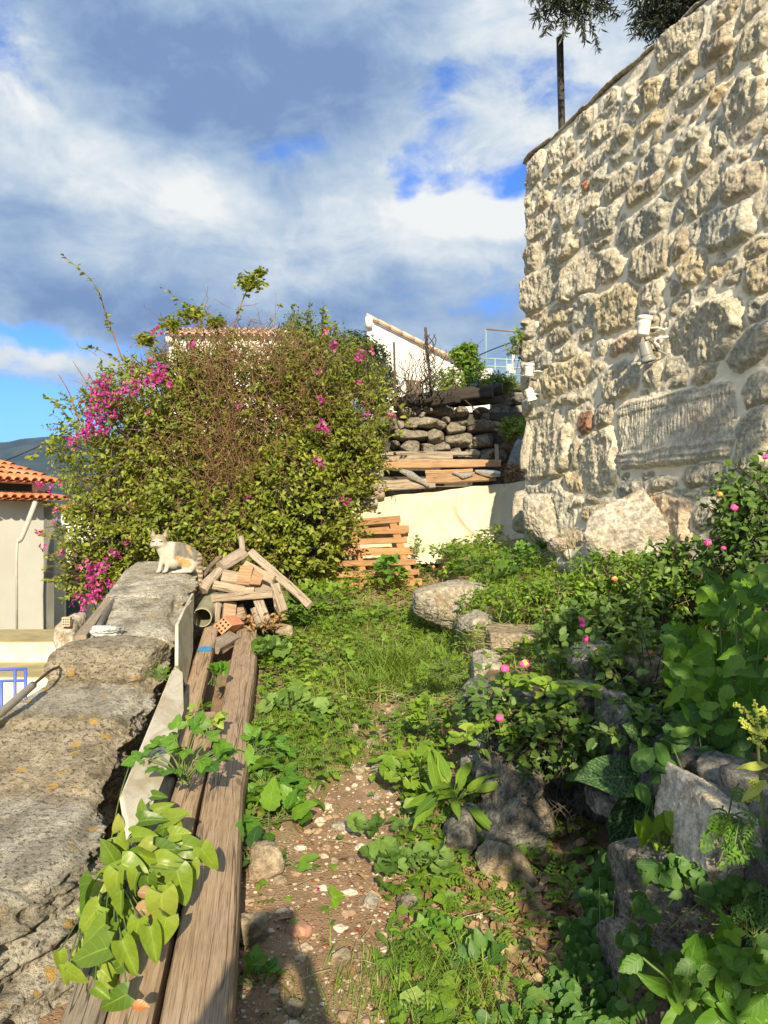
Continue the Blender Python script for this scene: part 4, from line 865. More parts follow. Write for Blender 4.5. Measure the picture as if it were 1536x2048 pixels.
# ---------------------------------------------------------------- cream cloth hung over the retaining wall, boards on it
def cloth():
    Y0 = 9.35; nx, nz = 150, 90; root = empty('cloth_cover', P(880, 1110, Y0), 'large cream cloth sheet hung over the low retaining wall', 'cloth')
    xs = np.linspace(690, 1120, nx); V = []
    for j in range(nz + 14):
        for i, px in enumerate(xs):
            top = 1004 - (px - 690) * .115 + 1.2 * math.sin(px * .045) + .6 * math.sin(px * .13 + 1); top = max(top, 953 + .5 * math.sin(px * .1))
            v = j / nz; bot = 1128 - max(0, px - 900) * .12; x = (px - 768) / F * Y0
            if v <= 1: z = EYE - (top + (bot - top) * v - 1024) / F * Y0; y = Y0
            else: z = EYE - (top - 1024) / F * Y0
            V.append((x, y, z, v, px))
    V = np.array(V); out = []
    X, Z, v, px = V[:, 0], V[:, 2], V[:, 3], V[:, 4]
    # rows 0..13 wrap over the top, then down the face
    V = []; p3 = None
    rows = nz + 14; base = np.stack([X, Z, v], 1).reshape(rows, nx, 3)
    W = np.zeros((rows, nx, 3))
    for r_ in range(rows):
        if r_ < 14: k = (14 - r_) / 14; W[r_, :, 0] = base[0, :, 0]; W[r_, :, 1] = Y0 + .03 + .5 * k; W[r_, :, 2] = base[0, :, 1] + .01 * math.sin(k * 9)
        else: W[r_, :, 0] = base[r_ - 14, :, 0]; W[r_, :, 1] = Y0; W[r_, :, 2] = base[r_ - 14, :, 1]
    vv = np.clip((np.arange(rows) - 14) / nz, 0, 1)[:, None]; xx = W[:, :, 0]
    q = np.stack([xx.ravel(), (vv + xx * 0).ravel(), xx.ravel() * 0], 1)
    w = fbm(np.stack([xx.ravel() * 2.6 + vv.repeat(nx, 1).ravel() * 1.1, vv.repeat(nx, 1).ravel() * .9, xx.ravel() * 0], 1), 1.5, 4, .5, seed=3, ridge=True).reshape(rows, nx)
    w2 = fbm(np.stack([xx.ravel() * 9, vv.repeat(nx, 1).ravel() * 3.0, xx.ravel() * 0], 1), 1.0, 3, .5, seed=5).reshape(rows, nx)
    fold = .045 * np.exp(-((xx - .95 - .25 * vv + .12 * np.sin(vv * 5)) / .045) ** 2) + .03 * np.exp(-((xx - 1.45 + .1 * vv) / .05) ** 2) + .03 * np.exp(-((xx - .45 - .6 * vv) / .04) ** 2) * vv
    W[:, :, 1] -= (.035 * w + .012 * w2 + fold) * sstep(vv, 0, .12) + .12 * vv ** 2
    W[14:, :, 2] += .003 * w[14:] * (1 - vv[14:])
    mb = MB(); mb.add(W.reshape(-1, 3), grid_faces(nx, rows)); m, t = mat_new('cream_cloth')
    n = t.noise(t.obj, 2.5, 4); c = t.mix(t.mr(n, .3, .7), (.56, .50, .35), (.64, .58, .42)); c = t.mix(t.mr(t.noise(t.obj, 14, 5, .7), .6, .72, 0, .5), c, (.40, .34, .23))
    t.put(t.bsdf.inputs['Base Color'], c); t.bsdf.inputs['Roughness'].default_value = .8; bump(t, t.noise(t.mapping(t.obj, scale=(1, 1, .6)), 12, 6, .6), .35, .03)
    mb.build('sheet', m, root)
    b = MB(); a, c_ = P(700, 1120, Y0 + .35), P(1110, 950, Y0 + .35); box(b, ((a[0] + c_[0]) / 2, Y0 + .42, 1.35), (c_[0] - a[0] - .1, .5, 1.1)); b.build('backing_wall', M['dry_wall'], root)
cloth()
def boards_on_cloth():
    L = [((640, 907), (960, 907), 9.95, .07, .05, 'thin weathered plank under the dry stones', 'old_wood', .3), ((650, 918), (905, 914), 9.8, .06, .05, 'second thin plank just above the long orange board', 'pale_wood', .4),
         ((600, 934), (1000, 927), 9.5, .10, .085, 'long orange pine board above the cream cloth', 'pine', .6), ((760, 921), (1002, 922), 9.68, .10, .03, 'narrow brown batten resting on the orange board', 'beam', .7),
         ((705, 975), (870, 966), 9.32, .10, .12, 'rough brown board along the top edge of the cloth', 'old_wood', .8), ((852, 958), (990, 952), 9.32, .12, .12, 'knotty orange board along the top edge of the cloth', 'pine', .2),
         ((850, 944), (945, 941), 9.42, .10, .04, 'short bright pine strip lying on the knotty board', 'pine', .9), ((690, 962), (750, 950), 9.35, .05, .05, 'pale stick end beside the bush on the cloth edge', 'old_wood', .1)]
    for i, (a, b, Y, w, t_, lab, mt, rn) in enumerate(L):
        mb = MB(); bar(mb, P(*a, Y), P(*b, Y), w, t_, seg=14, noise=.010, nsc=4, seed=i + 3, rnd=rn); tag(mb.build('loose_board', M[mt]), lab, 'board', 'boards on the cloth wall')
    mb = MB(); bar(mb, P(994, 935, 9.75), P(993, 888, 9.75), .05, .04, up=(0, 1, 0), seg=4, noise=.004); tag(mb.build('wooden_stake', M['old_wood']), 'short upright stake at the end of the orange board', 'stake')
    pm, t = mat_new('clear_plastic'); t.bsdf.inputs['Base Color'].default_value = (.50, .48, .42, 1); t.bsdf.inputs['Roughness'].default_value = .3; t.bsdf.inputs['Transmission Weight'].default_value = .5; bump(t, t.noise(t.obj, 30, 6, .65), 1.0, .03); M['plastic'] = pm
    for k, (pts, lab) in enumerate([([(800, 940, 12), (820, 948, 17), (840, 960, 13), (858, 972, 5)], 'torn strip of clear plastic sheet hanging over the brown board'), ([(905, 944, 7), (925, 952, 12), (945, 948, 8)], 'crumpled clear plastic scrap between two boards'),
                                    ([(950, 942, 8), (975, 946, 20), (1000, 947, 12)], 'bulging whitish plastic bag on the cloth edge')]):
        mb = MB(); c = np.array([P(x, y, 9.24) for x, y, _ in pts]); q, tt = resample(c, 26); r = np.interp(np.linspace(0, 1, 26), np.linspace(0, 1, len(pts)), [h / 2 / F * 9.24 for *_, h in pts])
        tube(mb, q, r, 18, noise=.5, nsc=9, seed=k + 5, flat=.8); tag(mb.build('plastic_sheet', pm), lab, 'plastic sheet', 'plastic scraps on the boards')
    mb = MB(); rng = np.random.default_rng(2); rock(mb, P(1040, 925, 9.75), (.16, .1, .26), 71, 4, 5, .10, rot=(0, .3, 0)); tag(mb.build('grey_slab', m_plain('blue_grey_slab', (.20, .23, .25), .8, .5, 10, .6, bscale=30)), 'tilted blue grey slab leaning at the house corner', 'slab')
    for i, (px, py, r) in enumerate([(752, 945, .09), (745, 968, .12), (765, 975, .06), (757, 990, .08), (742, 1003, .1)]):
        mb = MB(); rock(mb, P(px, py, 9.3), (r, r * .8, r * .8), 500 + i, 3, 8, .08); tag(mb.build('rubble_stone', M['tan_rock'] if i % 2 else M['limestone']), ['topmost', 'widest', 'smallest', 'lower pale', 'lowest'][i] + ' rubble stone between the flowering bush and the cloth', 'stone', 'rubble beside the cloth')
boards_on_cloth()

def pallet():
    root = empty('wooden_pallet', P(745, 1165, 8.8), 'orange brown wooden pallet leaning below the bush', 'pallet')
    f = lambda px, py, dy=0: P(px, py, 8.75 + (1165 - py) / 300 + dy)
    rows = [(640, 1052, 803, 1038), (600, 1066, 810, 1062), (600, 1087, 815, 1080), (590, 1106, 824, 1102), (585, 1130, 832, 1124), (620, 1152, 840, 1144), (640, 1170, 843, 1164)]
    for i, (x0, y0, x1, y1) in enumerate(rows):
        mb = MB(); bar(mb, f(x0, y0), f(x1 + (i * 13 % 5 - 2), y1), .085 * (.8 if i % 3 else 1), .02, up=(0, -1, .32), seg=8, noise=.004, seed=i, rnd=(i * .31) % 1); mb.build('slat', M['pallet_wood'], root)
    for (x0, y0, x1, y1) in ((784, 1042, 828, 1180), (700, 1045, 735, 1185), (620, 1050, 640, 1190)):
        mb = MB(); bar(mb, f(x0, y0, .06), f(x1, y1, .06), .09, .07, up=(0, -1, .32), seg=8, noise=.004); mb.build('stringer', M['pallet_wood'], root)
    for (x0, y0, x1, y1) in ((600, 1062, 818, 1058), (600, 1150, 836, 1146)):
        mb = MB(); bar(mb, f(x0, y0, .12), f(x1, y1, .12), .09, .02, up=(0, -1, .32), seg=8, noise=.004); mb.build('back_slat', M['pallet_wood'], root)
pallet()

# ---------------------------------------------------------------- beams, planks and slabs between the parapet and the path
def beams():
    # main squared timber: top face corners read off the photograph, top height rises along the slope
    def on(px, py, base=.2, sl=.085):
        k = (py - 1024) / F; Y = (EYE - base + sl * 2.1) / (k + sl); return P(px, py, Y)
    a0, a1 = on(318, 2048), on(476, 1246); b0, b1 = on(452, 2048), on(514, 1262)
    n = 60; mb = MB(); tL = a0 + (a1 - a0) * 1.0; rg = np.random.default_rng(4)
    L0 = a0 - (a1 - a0) * .18; R0 = b0 - (b1 - b0) * .18; q = np.linspace(0, 1, n)[:, None]
    Lt = L0 + (a1 - L0) * q; Rt = R0 + (b1 - R0) * q
    bow = .012 * np.sin(q[:, 0] * 9) + .02 * np.exp(-((q[:, 0] - .5) / .05) ** 2)
    prof = []; D = np.array([0, 0, -.17]); 
    def row(f, zoff, drop): return Lt * (1 - f) + Rt * f + np.array([0, 0, zoff]) + D * drop
    W_ = [row(-.02, 0, 1.05), row(-.03, 0, .5), row(-.02, -.022, .0), row(.03, -.004, 0), row(.25, .004, 0), row(.5, .006, 0), row(.78, .002, 0), row(.93, -.008, 0), row(1.0, -.03, .0), row(1.03, 0, .45), row(1.0, 0, 1.05), row(.5, 0, 1.05)]
    V = np.stack(W_, 1); V[:, 7:11, 0] += bow[:, None] ; k = V.shape[1]; V = V.reshape(-1, 3); V = V + .006 * np.stack([fbm(V + 9 * i, 3.5, 4, seed=i) for i in range(3)], 1)
    per = np.concatenate([[0], np.cumsum(np.linalg.norm(np.diff(V[:k], axis=0), axis=1))]); L = np.linalg.norm(a1 - L0)
    uv = np.stack([np.broadcast_to(per[None], (n, k)), np.broadcast_to(q * L, (n, k))], -1).reshape(-1, 2)
    mb.add(V, [grid_faces(k, n, True), np.arange(k)[None, ::-1], ((n - 1) * k + np.arange(k))[None]], uv, .5, smooth=False)
    tag(mb.build('timber_beam', M['beam']), 'long thick squared timber beam with fine cracks lying beside the path', 'beam', 'timbers along the parapet wall')
    S = [((300, 2048), (395, 1600), .150, 'lower brown beam half hidden under the heart shaped leaves', 'beam', .2, .045, 'timber_beam'), ((178, 2048), (345, 1640), .115, 'outermost brown plank against the parapet at the bottom', 'beam', .8, .02, 'timber_beam'),
         ((372, 1400), (422, 1262), .125, 'narrow upper plank with a blue paint mark', 'beam', .95, .24, 'timber_plank')]
    def pt(px, py, base): return on(px, py, base)
    mb = MB(); bar(mb, pt(248, 2110, .15) , pt(414, 1440, .15), .125, .1, seg=30, noise=.006, rnd=.75, seed=3, nsc=3); tag(mb.build('timber_beam', M['beam']), 'brown beam half hidden under the heart shaped leaves', 'beam', 'timbers along the parapet wall')
    mb = MB(); bar(mb, pt(150, 2110, .10), pt(330, 1560, .10), .12, .09, seg=30, noise=.006, rnd=.3, seed=7, nsc=3); tag(mb.build('timber_beam', M['old_wood']), 'greyish beam squeezed against the foot of the parapet', 'beam', 'timbers along the parapet wall')
    root = empty('marked_plank', pt(400, 1330, .24), 'narrow brown plank marked with a dab of blue paint', 'plank', 'timbers along the parapet wall')
    p0, p1 = pt(350, 1530, .215), pt(425, 1256, .235); mb = MB(); bar(mb, p0, p1, .115, .09, seg=24, noise=.005, rnd=.95, seed=11, nsc=3); mb.build('plank_body', M['beam'], root)
    c = p0 + (p1 - p0) * .70; d = nrmz(p1 - p0); mb = MB(); rg = np.random.default_rng(1)
    sd = nrmz(np.cross(d, [0, 0, 1])); up = np.cross(sd, d); nn = 22; a = np.linspace(0, 2 * PI, nn, endpoint=False); rr = rg.uniform(.75, 1.15, nn)
    pv = [c + up * .0485 + (sd * np.clip(math.cos(x) * 1.3, -1, 1) * .050 + d * np.clip(math.sin(x) * 1.3, -1, 1) * .075) * r for x, r in zip(a, rr)]; mb.add([*pv, c + up * .0485], np.array([[nn, i, (i + 1) % nn] for i in range(nn)]))
    mb.build('paint_mark', m_plain('blue_mark', (.045, .26, .55), .7, .35, 60), root)
beams()
def marble_slabs():
    m, t = mat_new('veined_marble'); n = t.noise(t.mapping(t.obj, rot=(.4, .2, .9), scale=(1, .35, 1)), 9, 6, .6, dist=.8)
    c = t.mix(t.mr(n, .45, .62), (.66, .61, .50), (.50, .43, .31)); c = t.mix(t.mr(t.noise(t.obj, 4, 5), .5, .68, 0, .55), c, (.40, .31, .19)); t.put(t.bsdf.inputs['Base Color'], c); t.bsdf.inputs['Roughness'].default_value = .55; bump(t, t.noise(t.obj, 50, 4), .25, .006); M['marble'] = m
    def slab(poly, th, name, lab):
        p = np.asarray(poly, float); c0 = p.mean(0); n_ = np.linalg.svd(p - c0)[2][2]; E = np.array([0, 0, EYE])
        p = E + (p - E) * (((c0 - E) @ n_) / ((p - E) @ n_))[:, None]; n_ = n_ * (1 if n_[0] < 0 else -1); k = len(p)
        V = np.vstack([p, p + n_ * th]); mb = MB(); mb.add(V, [np.arange(k)[None], np.arange(k, 2 * k)[None, ::-1]] + [np.array([[i, (i + 1) % k, k + (i + 1) % k, k + i] for i in range(k)])], smooth=False); 
        bv = mb.build(name, [m, m]); md = bv.modifiers.new('b', 'BEVEL'); md.width = .004; md.segments = 2; tag(bv, lab, 'slab', 'white slabs leaning on the parapet')
    slab([P(248, 1586, 2.98), P(262, 1664, 2.93), P(290, 1640, 3.02), P(330, 1545, 3.35), P(366, 1420, 4.0), P(364, 1345, 4.6), P(350, 1334, 4.72)], .028, 'marble_slab', 'long cream veined marble slab leaning nearest the heart shaped leaves')
    slab([P(357, 1250, 4.95), P(357, 1330, 4.8), P(372, 1372, 4.78), P(386, 1300, 5.6), P(386, 1200, 6.0), P(372, 1216, 5.7)], .022, 'marble_slab', 'taller pale slab standing upright behind the long marble one')
    slab([P(374, 1212, 5.9), P(374, 1290, 5.75), P(388, 1260, 6.4), P(388, 1186, 6.5)], .018, 'marble_slab', 'thin pale slab standing last in line before the pipe')
marble_slabs()
def pipe_and_brick():
    root = empty('drain_pipe', P(410, 1258, 6.6), 'open grey green plastic pipe lying beside the hollow brick', 'pipe')
    m = m_plain('grey_green_pvc', (.34, .33, .22), .45, .1, 5, .1, dirt=(.26, .22, .13)); a, b = P(404, 1235, 6.35), P(428, 1192, 7.3); r = 19 / F * 6.4
    pts = resample([a, b], 10)[0]; mb = MB(); tube(mb, pts, r, 28, caps=False); tube(mb, pts, r * .9, 28, caps=False)
    d = nrmz(b - a); T, S, U = frames(pts); an = np.linspace(0, 2 * PI, 28, endpoint=False)
    o = a + (S[0] * np.cos(an)[:, None] + U[0] * np.sin(an)[:, None]) * r; i_ = a + (S[0] * np.cos(an)[:, None] + U[0] * np.sin(an)[:, None]) * r * .9
    mb.add(np.vstack([o, i_]), np.array([[j, (j + 1) % 28, 28 + (j + 1) % 28, 28 + j] for j in range(28)])); mb.build('tube', m, root)
    mb = MB(); tube(mb, [a + d * .10, a + d * .13], r * 1.03, 28, caps=False); mb.build('rim', m, root)
    root = empty('hollow_brick', P(445, 1262, 6.5), 'orange hollow clay brick tilted on end above the beam', 'brick')
    # front face with holes, body ribbed
    A = P(428, 1252, 6.4); ex = P(446, 1236, 6.42) - A; ez = P(430, 1276, 6.37) - A; ex = ex * 1.15; dep = P(452, 1231, 6.62) - P(437, 1242, 6.40)
    ex = nrmz(ex) * .11; ez = nrmz(ez - ex * np.dot(ez, ex) / np.dot(ex, ex)) * .10; dp = nrmz(np.cross(ex, ez)); dp = dp * (1 if dp[1] > 0 else -1); dp = nrmz(dp + np.array([.35, 0, .25])) * .2
    dp = dp - ex * 0; V = [A, A + ex, A + ex + ez, A + ez]; m = m_plain('terracotta_brick', (.56, .26, .14), .85, .12, 12, .3)
    mb = MB(); V = np.array(V + [v + dp for v in V]); Fa = np.array([(0, 1, 2, 3), (7, 6, 5, 4), (0, 4, 5, 1), (1, 5, 6, 2), (2, 6, 7, 3), (3, 7, 4, 0)]); VV = V[Fa.ravel()]; mb.add(VV, np.arange(24).reshape(6, 4), smooth=False)
    nn = -nrmz(dp)
    for i in range(9):
        f = (i + .5) / 9; o = A + ex * f - nrmz(ez) * .003; bar(mb, o, o + dp, .006, .008, seg=1)
    mb.build('brick_body', m, root); h = MB()
    nf = nrmz(np.cross(ex, ez)); nf = nf * (-1 if nf[1] > 0 else 1)
    for i in range(3):
        for j in range(3):
            c = A + ex * (i + .5) / 3 + ez * (j + .5 + (i % 2) * .15) / 3.3 + nf * .002; q = [c + ex * .12, c - ez * .13, c - ex * .12, c + ez * .10]; h.add(q, np.array([[0, 1, 2, 3]]))
    h.build('hole', m_plain('brick_hole', (.025, .015, .01), .9), root)
pipe_and_brick()
def wood_pile():
    o = lambda x, y, Y: P(380 + x / 5.908, 1080 + y / 5.908, Y)
    def piece(a, b, w, t_, name, lab, mt, cat, Y0, Y1=None, rd=False, up=(0, -1, .35), noise=.008, rnd=.5, seed=0, taper=1.0, seg=10, ch=None):
        Y1 = Y1 or Y0; mb = MB(); A, B = o(*a, Y0), o(*b, Y1)
        if rd and w > .045 and name == 'split_log': bar(mb, A, B, w * .95, w * .8, up=up, seg=18, noise=.020, nsc=7, rnd=rnd, seed=seed, taper=.85, ch=w * .22)
        elif rd: q = resample(smooth_path([A, (A + B) / 2 + [0, 0, .02], B], 16), 18)[0]; tube(mb, q, np.linspace(w / 2, w / 2 * taper, 18), 14, noise=.22, nsc=14, seed=seed, rnd=rnd, flat=.8)
        else: bar(mb, A, B, w, t_, up=up, seg=seg, noise=noise, nsc=5, rnd=rnd, seed=seed, taper=taper, ch=ch)
        tag(mb.build(name, M[mt]), lab, cat, 'pieces of the wood pile')
    k = 7.1 / F / 5.908
    piece((150, 600), (390, 320), .075, .07, 'split_log', 'long grey split log leaning below the thick knotted one', 'old_wood', 'log', 6.85, 7.05, rd=True, seed=1)
    piece((370, 330), (640, 150), .125, .11, 'split_log', 'thick grey knotted log at the top of the pile', 'old_wood', 'log', 7.0, 7.25, rd=True, seed=2, taper=1.1)
    piece((150, 520), (380, 290), .05, .05, 'split_log', 'thin grey split log resting against the parapet wall', 'old_wood', 'log', 6.95, 7.15, rd=True, seed=3)
    piece((140, 450), (370, 190), .05, .05, 'dark_branch', 'slim brown branch leaning behind the grey logs', 'bark', 'branch', 7.2, 7.35, rd=True, seed=4)
    piece((640, 290), (990, 475), .085, .03, 'weathered_plank', 'whitish plank sloping down from the knotted log', 'pale_wood', 'plank', 7.0, 6.85, rnd=.8, seed=5, noise=.012)
    piece((720, 140), (1420, 770), .075, .04, 'weathered_plank', 'long brown plank sloping down into the weeds', 'old_wood', 'plank', 7.3, 6.75, rnd=.9, seed=6, noise=.010, seg=16)
    piece((1010, 520), (1115, 840), .075, .03, 'weathered_plank', 'short grey plank leaning against the box end', 'pale_wood', 'plank', 6.75, 6.6, rnd=.3, seed=7)
    piece((260, 690), (985, 640), .05, .065, 'crate_board', 'long front board holding up the offcuts', 'pale_wood', 'board', 6.72, 6.68, up=(0, 0, 1), rnd=.4, seed=8, seg=14)
    # tray top under the offcuts
    mb = MB(); A, B = o(700, 590, 6.95), o(985, 500, 7.0); bar(mb, o(620, 560, 6.95), o(985, 545, 6.95), .35, .03, up=(0, -.5, 1), seg=8, noise=.004, rnd=.6); tag(mb.build('panel_board', M['old_wood']), 'flat brown panel lying behind the front board', 'board', 'pieces of the wood pile')
    mb = MB(); bar(mb, o(985, 500, 6.9), o(1040, 850, 6.62), .14, .02, up=(1, -.3, .1), seg=6, noise=.004, rnd=.7); tag(mb.build('end_board', M['old_wood']), 'upright end board closing the pile near the weeds', 'board', 'pieces of the wood pile')
    mb = MB(); bar(mb, o(300, 800, 7.15), o(1000, 800, 7.15), .5, .02, up=(0, -1, .15), seg=6, noise=.004, rnd=.1); tag(mb.build('added_shade_board', M['dark_wood']), 'added dark board at the rear that shades the hollow under the pile', 'board', 'pieces of the wood pile')  # dark board added behind the pile to shade the open hollow
    piece((280, 530), (640, 600), .085, .04, 'offcut', 'long whitish offcut lying on the front board', 'pale_wood', 'offcut', 6.85, 6.82, rnd=.9, seed=9)
    piece((390, 430), (575, 460), .11, .07, 'offcut', 'tan wedge offcut with a notched underside', 'pale_wood', 'offcut', 6.95, 6.92, rnd=.75, seed=10, seg=6)
    piece((575, 420), (730, 440), .17, .05, 'offcut', 'squarish orange offcut in the middle of the pile', 'pine', 'offcut', 6.9, 6.88, rnd=.5, seed=11, seg=6)
    piece((730, 440), (850, 480), .15, .05, 'offcut', 'tapering orange offcut next to the squarish one', 'pine', 'offcut', 6.88, 6.88, rnd=.1, seed=12, seg=5, taper=.6)
    piece((645, 600), (760, 600), .07, .04, 'offcut', 'small cut pale block on the front board', 'pale_wood', 'offcut', 6.78, 6.78, rnd=.95, seed=13, seg=4)
    piece((380, 830), (525, 850), .16, .10, 'offcut', 'chunky brown block under the front board', 'beam', 'offcut', 6.75, 6.8, rnd=.8, seed=14, seg=5)
    piece((530, 880), (650, 840), .13, .06, 'offcut', 'brown block wedged beside the chunky one', 'beam', 'offcut', 6.85, 6.85, rnd=.3, seed=15, seg=5)
    piece((325, 760), (300, 980), .075, .06, 'offcut', 'rounded grey bark piece next to the pipe', 'old_wood', 'offcut', 6.7, 6.6, rd=True, rnd=.3, seed=16)
    piece((800, 700), (900, 960), .085, .06, 'offcut', 'split brown post stub under the front board', 'old_wood', 'offcut', 6.75, 6.55, rnd=.9, seed=17)
    piece((760, 820), (820, 1000), .05, .05, 'offcut', 'thin brown stick beside the post stub', 'old_wood', 'offcut', 6.62, 6.5, rnd=.7, seed=18)
    piece((270, 1290), (520, 1130), .11, .05, 'offcut', 'dark splintered slab of wood between plank and beam', 'old_wood', 'offcut', 5.9, 6.35, rnd=.1, seed=19, noise=.015)
    piece((620, 130), (600, -30), .06, .05, 'dark_branch', 'gnarled grey stub rising above the knotted log', 'old_wood', 'branch', 7.3, 7.4, rd=True, seed=20)
    rk = MB(); rock(rk, o(1110, 1060, 6.6), (.085, .06, .06), 91, 4, 9, .06); tag(rk.build('tan_stone', M['tan_rock']), 'tan stone in the weeds below the wood pile', 'stone')
    # fallen leaf litter under the pile
    bk = MB(); rg = np.random.default_rng(8); n = 260; pos = np.array([o(rg.uniform(640, 1080), rg.uniform(880, 1060), 6.6 + rg.uniform(-.1, .2)) for _ in range(n)]); scatter(bk, tpl_leaf(.5, 3, .5, .8), pos, rdir(rg, n), rdir(rg, n, .2), rg.uniform(.03, .06, n)); tag(bk.build('dry_leaves', m_leaf('dry_leaf_brown', (.20, .11, .05), (.30, .18, .08), (.42, .27, .12), rough=.8, trans=.1)), 'brown dry leaves caught under the wood pile', 'dry leaves', kind='stuff')
wood_pile()
def parapet_bits():
    # wooden strip and grey conduit along the outer edge of the parapet
    mb = MB(); bar(mb, P(160, 1276, 5.0), P(262, 1150, 7.1), .075, .03, seg=20, noise=.008, rnd=.2); tag(mb.build('edge_board', M['pale_wood']), 'pale weathered strip of wood along the outer wall edge', 'board')
    mb = MB(); tube(mb, smooth_path([P(196, 1255, 5.15), P(222, 1210, 5.9), P(252, 1160, 6.85), P(264, 1150, 7.2)], 20), .02, 10, noise=.05); tag(mb.build('conduit', m_plain('grey_conduit', (.14, .13, .11), .6, .2, 10)), 'dark grey conduit lying against the wooden strip', 'conduit')
    mb = MB(); tube(mb, smooth_path([P(-60, 1462, 3.55), P(-2, 1428, 3.7), P(66, 1370, 4.1)], 20), .021, 12, noise=.03); tag(mb.build('conduit', m_plain('grey_pipe', (.27, .25, .20), .6, .15, 10)), 'grey pipe end resting on the wall in front of the raised stone', 'conduit')
    mb = MB(); tube(mb, smooth_path([P(66, 1370, 4.12), P(100, 1342, 4.3), P(118, 1334, 4.42)], 10), .008, 6); tag(mb.build('thin_cable', M['metal_dark']), 'thin dark cable coming out of the grey pipe', 'cable')
    mb = MB(); rock(mb, P(212, 1260, 5.1), (.10, .075, .032), 61, 4, 6, .25, boxy=.4); m, t = mat_new('crumpled_bag'); t.bsdf.inputs['Base Color'].default_value = (.55, .56, .53, 1); t.bsdf.inputs['Roughness'].default_value = .45; bump(t, t.noise(t.obj, 40, 5), .8, .02)
    tag(mb.build('plastic_bag', m), 'crumpled whitish plastic bag flattened on the parapet', 'bag')
parapet_bits()

# ---------------------------------------------------------------- wall lamps
def lamp(cx, cy, h, w, tilt, colr, lab, flip=False, wide_top=True):
    Yc = wall_sz(cx, cy)[2]; k = Yc / F; c = wp(cx, cy, .13); root = empty('wall_lamp', wp(cx, cy, 0), lab, 'lamp', 'spot lamps on the stone wall')
    m = m_plain('lamp_paint_' + lab[:5], colr, .35, .04, 10, metal=0.0); d = np.array([math.sin(tilt), 0, math.cos(tilt)]) * (-1 if flip else 1); L = h * k * .92; w = w * .88
    mb = MB(); a = c - d * L / 2; b = c + d * L / 2; r = w * k / 2
    prof = [(0, .55), (.02, .75), (.10, .80), (.60, .84), (.62, .88), (.66, .88), (.68, .84), (.80, .84), (.82, 1.0), (.98, 1.0), (1.0, .95)]
    tube(mb, [a + (b - a) * p for p, _ in prof], [r * q for _, q in prof], 24, caps=True); mb.build('lamp_body', m, root)
    g = MB(); tube(g, [b, b + d * .004], r * .8, 20); g.build('lens', m_plain('lens_' + lab[:4], (.10, .11, .11), .15), root)
    br = MB(); base = wp(cx + w * .75, cy + h * .15, .02); q = c + d * (-L * .1)
    tube(br, smooth_path([q + np.array([r * .9, 0, 0]), (q + base) / 2 + np.array([r * .3, -.01, .01]), base], 12), .008, 8)
    tube(br, [base - np.array([*WN, 0]) * .03, base + np.array([*WN, 0]) * .012], .024, 12); br.build('bracket', m, root)
    return c
W1 = (.80, .80, .72)
lamp(1316, 655, 42, 34, .12, W1, 'white upward spot lamp higher on the wall above a grey one')
lamp(1321, 706, 44, 34, -.25, (.27, .27, .24), 'grey downward spot lamp hanging under a white one', flip=True)
lamp(1081, 742, 28, 24, .08, W1, 'small white upward spot lamp near the wall corner')
lamp(1084, 791, 28, 24, -.30, W1, 'second white spot lamp near the wall corner, aimed down', flip=True)
def lamp_cables():
    for pts, lab in (([(1311, 673), (1318, 682), (1330, 686), (1336, 698), (1330, 704), (1324, 692)], 'looped black cable between the white and the grey lamp'), ([(1075, 757), (1076, 768), (1078, 780)], 'short black cable between the two corner lamps')):
        mb = MB(); tube(mb, smooth_path([wp(x, y, .10 + .03 * math.sin(i)) for i, (x, y) in enumerate(pts)], 30), .0045, 6); tag(mb.build('lamp_cable', M['cable']), lab, 'cable')
    mb = MB(); tube(mb, smooth_path([wp(1346, 674, .03), wp(1338, 677, .09), wp(1333, 685, .11), wp(1338, 692, .10), wp(1336, 697, .08)], 20), .009, 8)
    tag(mb.build('pipe_hook', m_plain('white_hook', W1, .4)), 'white curved hook on the wall beside the grey lamp', 'hook')
lamp_cables()

# ---------------------------------------------------------------- blended bodies: cat and photographer
def blob_body(name, parts, voxel, mat, parent=None, origin=(0, 0, 0), smooth=6, colfn=None, sub=0):
    mb = MB(); D, Fa = ico(3)
    for p in parts:
        if p[0] == 'e':
            _, c, r, *rot = p; V = D * np.asarray(r, float)
            if rot:
                from mathutils import Euler
                V = V @ np.array(Euler(rot[0]).to_matrix()).T
            mb.add(V + np.asarray(c, float), Fa)
        elif p[0] == 'c':
            _, pts, rad = p; pts = np.asarray(pts, float); q = smooth_path(pts, 24) if len(pts) > 2 else resample(pts, 8)[0]; rr = np.interp(np.linspace(0, 1, len(q)), np.linspace(0, 1, len(rad)), rad); tube(mb, q, rr, 14)
            for e, r_ in ((q[0], rr[0]), (q[-1], rr[-1])): mb.add(D * r_ + e, Fa)
    tmp = mb.build('tmp', mat, origin=(0, 0, 0)); md = tmp.modifiers.new('r', 'REMESH'); md.mode = 'VOXEL'; md.voxel_size = voxel; md.use_smooth_shade = True
    m2 = tmp.modifiers.new('s', 'SMOOTH'); m2.factor = .5; m2.iterations = smooth
    dg = bpy.context.evaluated_depsgraph_get(); me = bpy.data.meshes.new_from_object(tmp.evaluated_get(dg)); V = np.empty(len(me.vertices) * 3); me.vertices.foreach_get('co', V); V = V.reshape(-1, 3)
    tris = []; me.calc_loop_triangles(); T_ = np.empty(len(me.loop_triangles) * 3, dtype=np.int32); me.loop_triangles.foreach_get('vertices', T_); T_ = T_.reshape(-1, 3)
    bpy.data.objects.remove(tmp, do_unlink=True)
    out = MB(); out.add(V + np.asarray(origin), T_, rnd=.5, col=colfn(V) if colfn else None); return out.build(name, mat, parent)
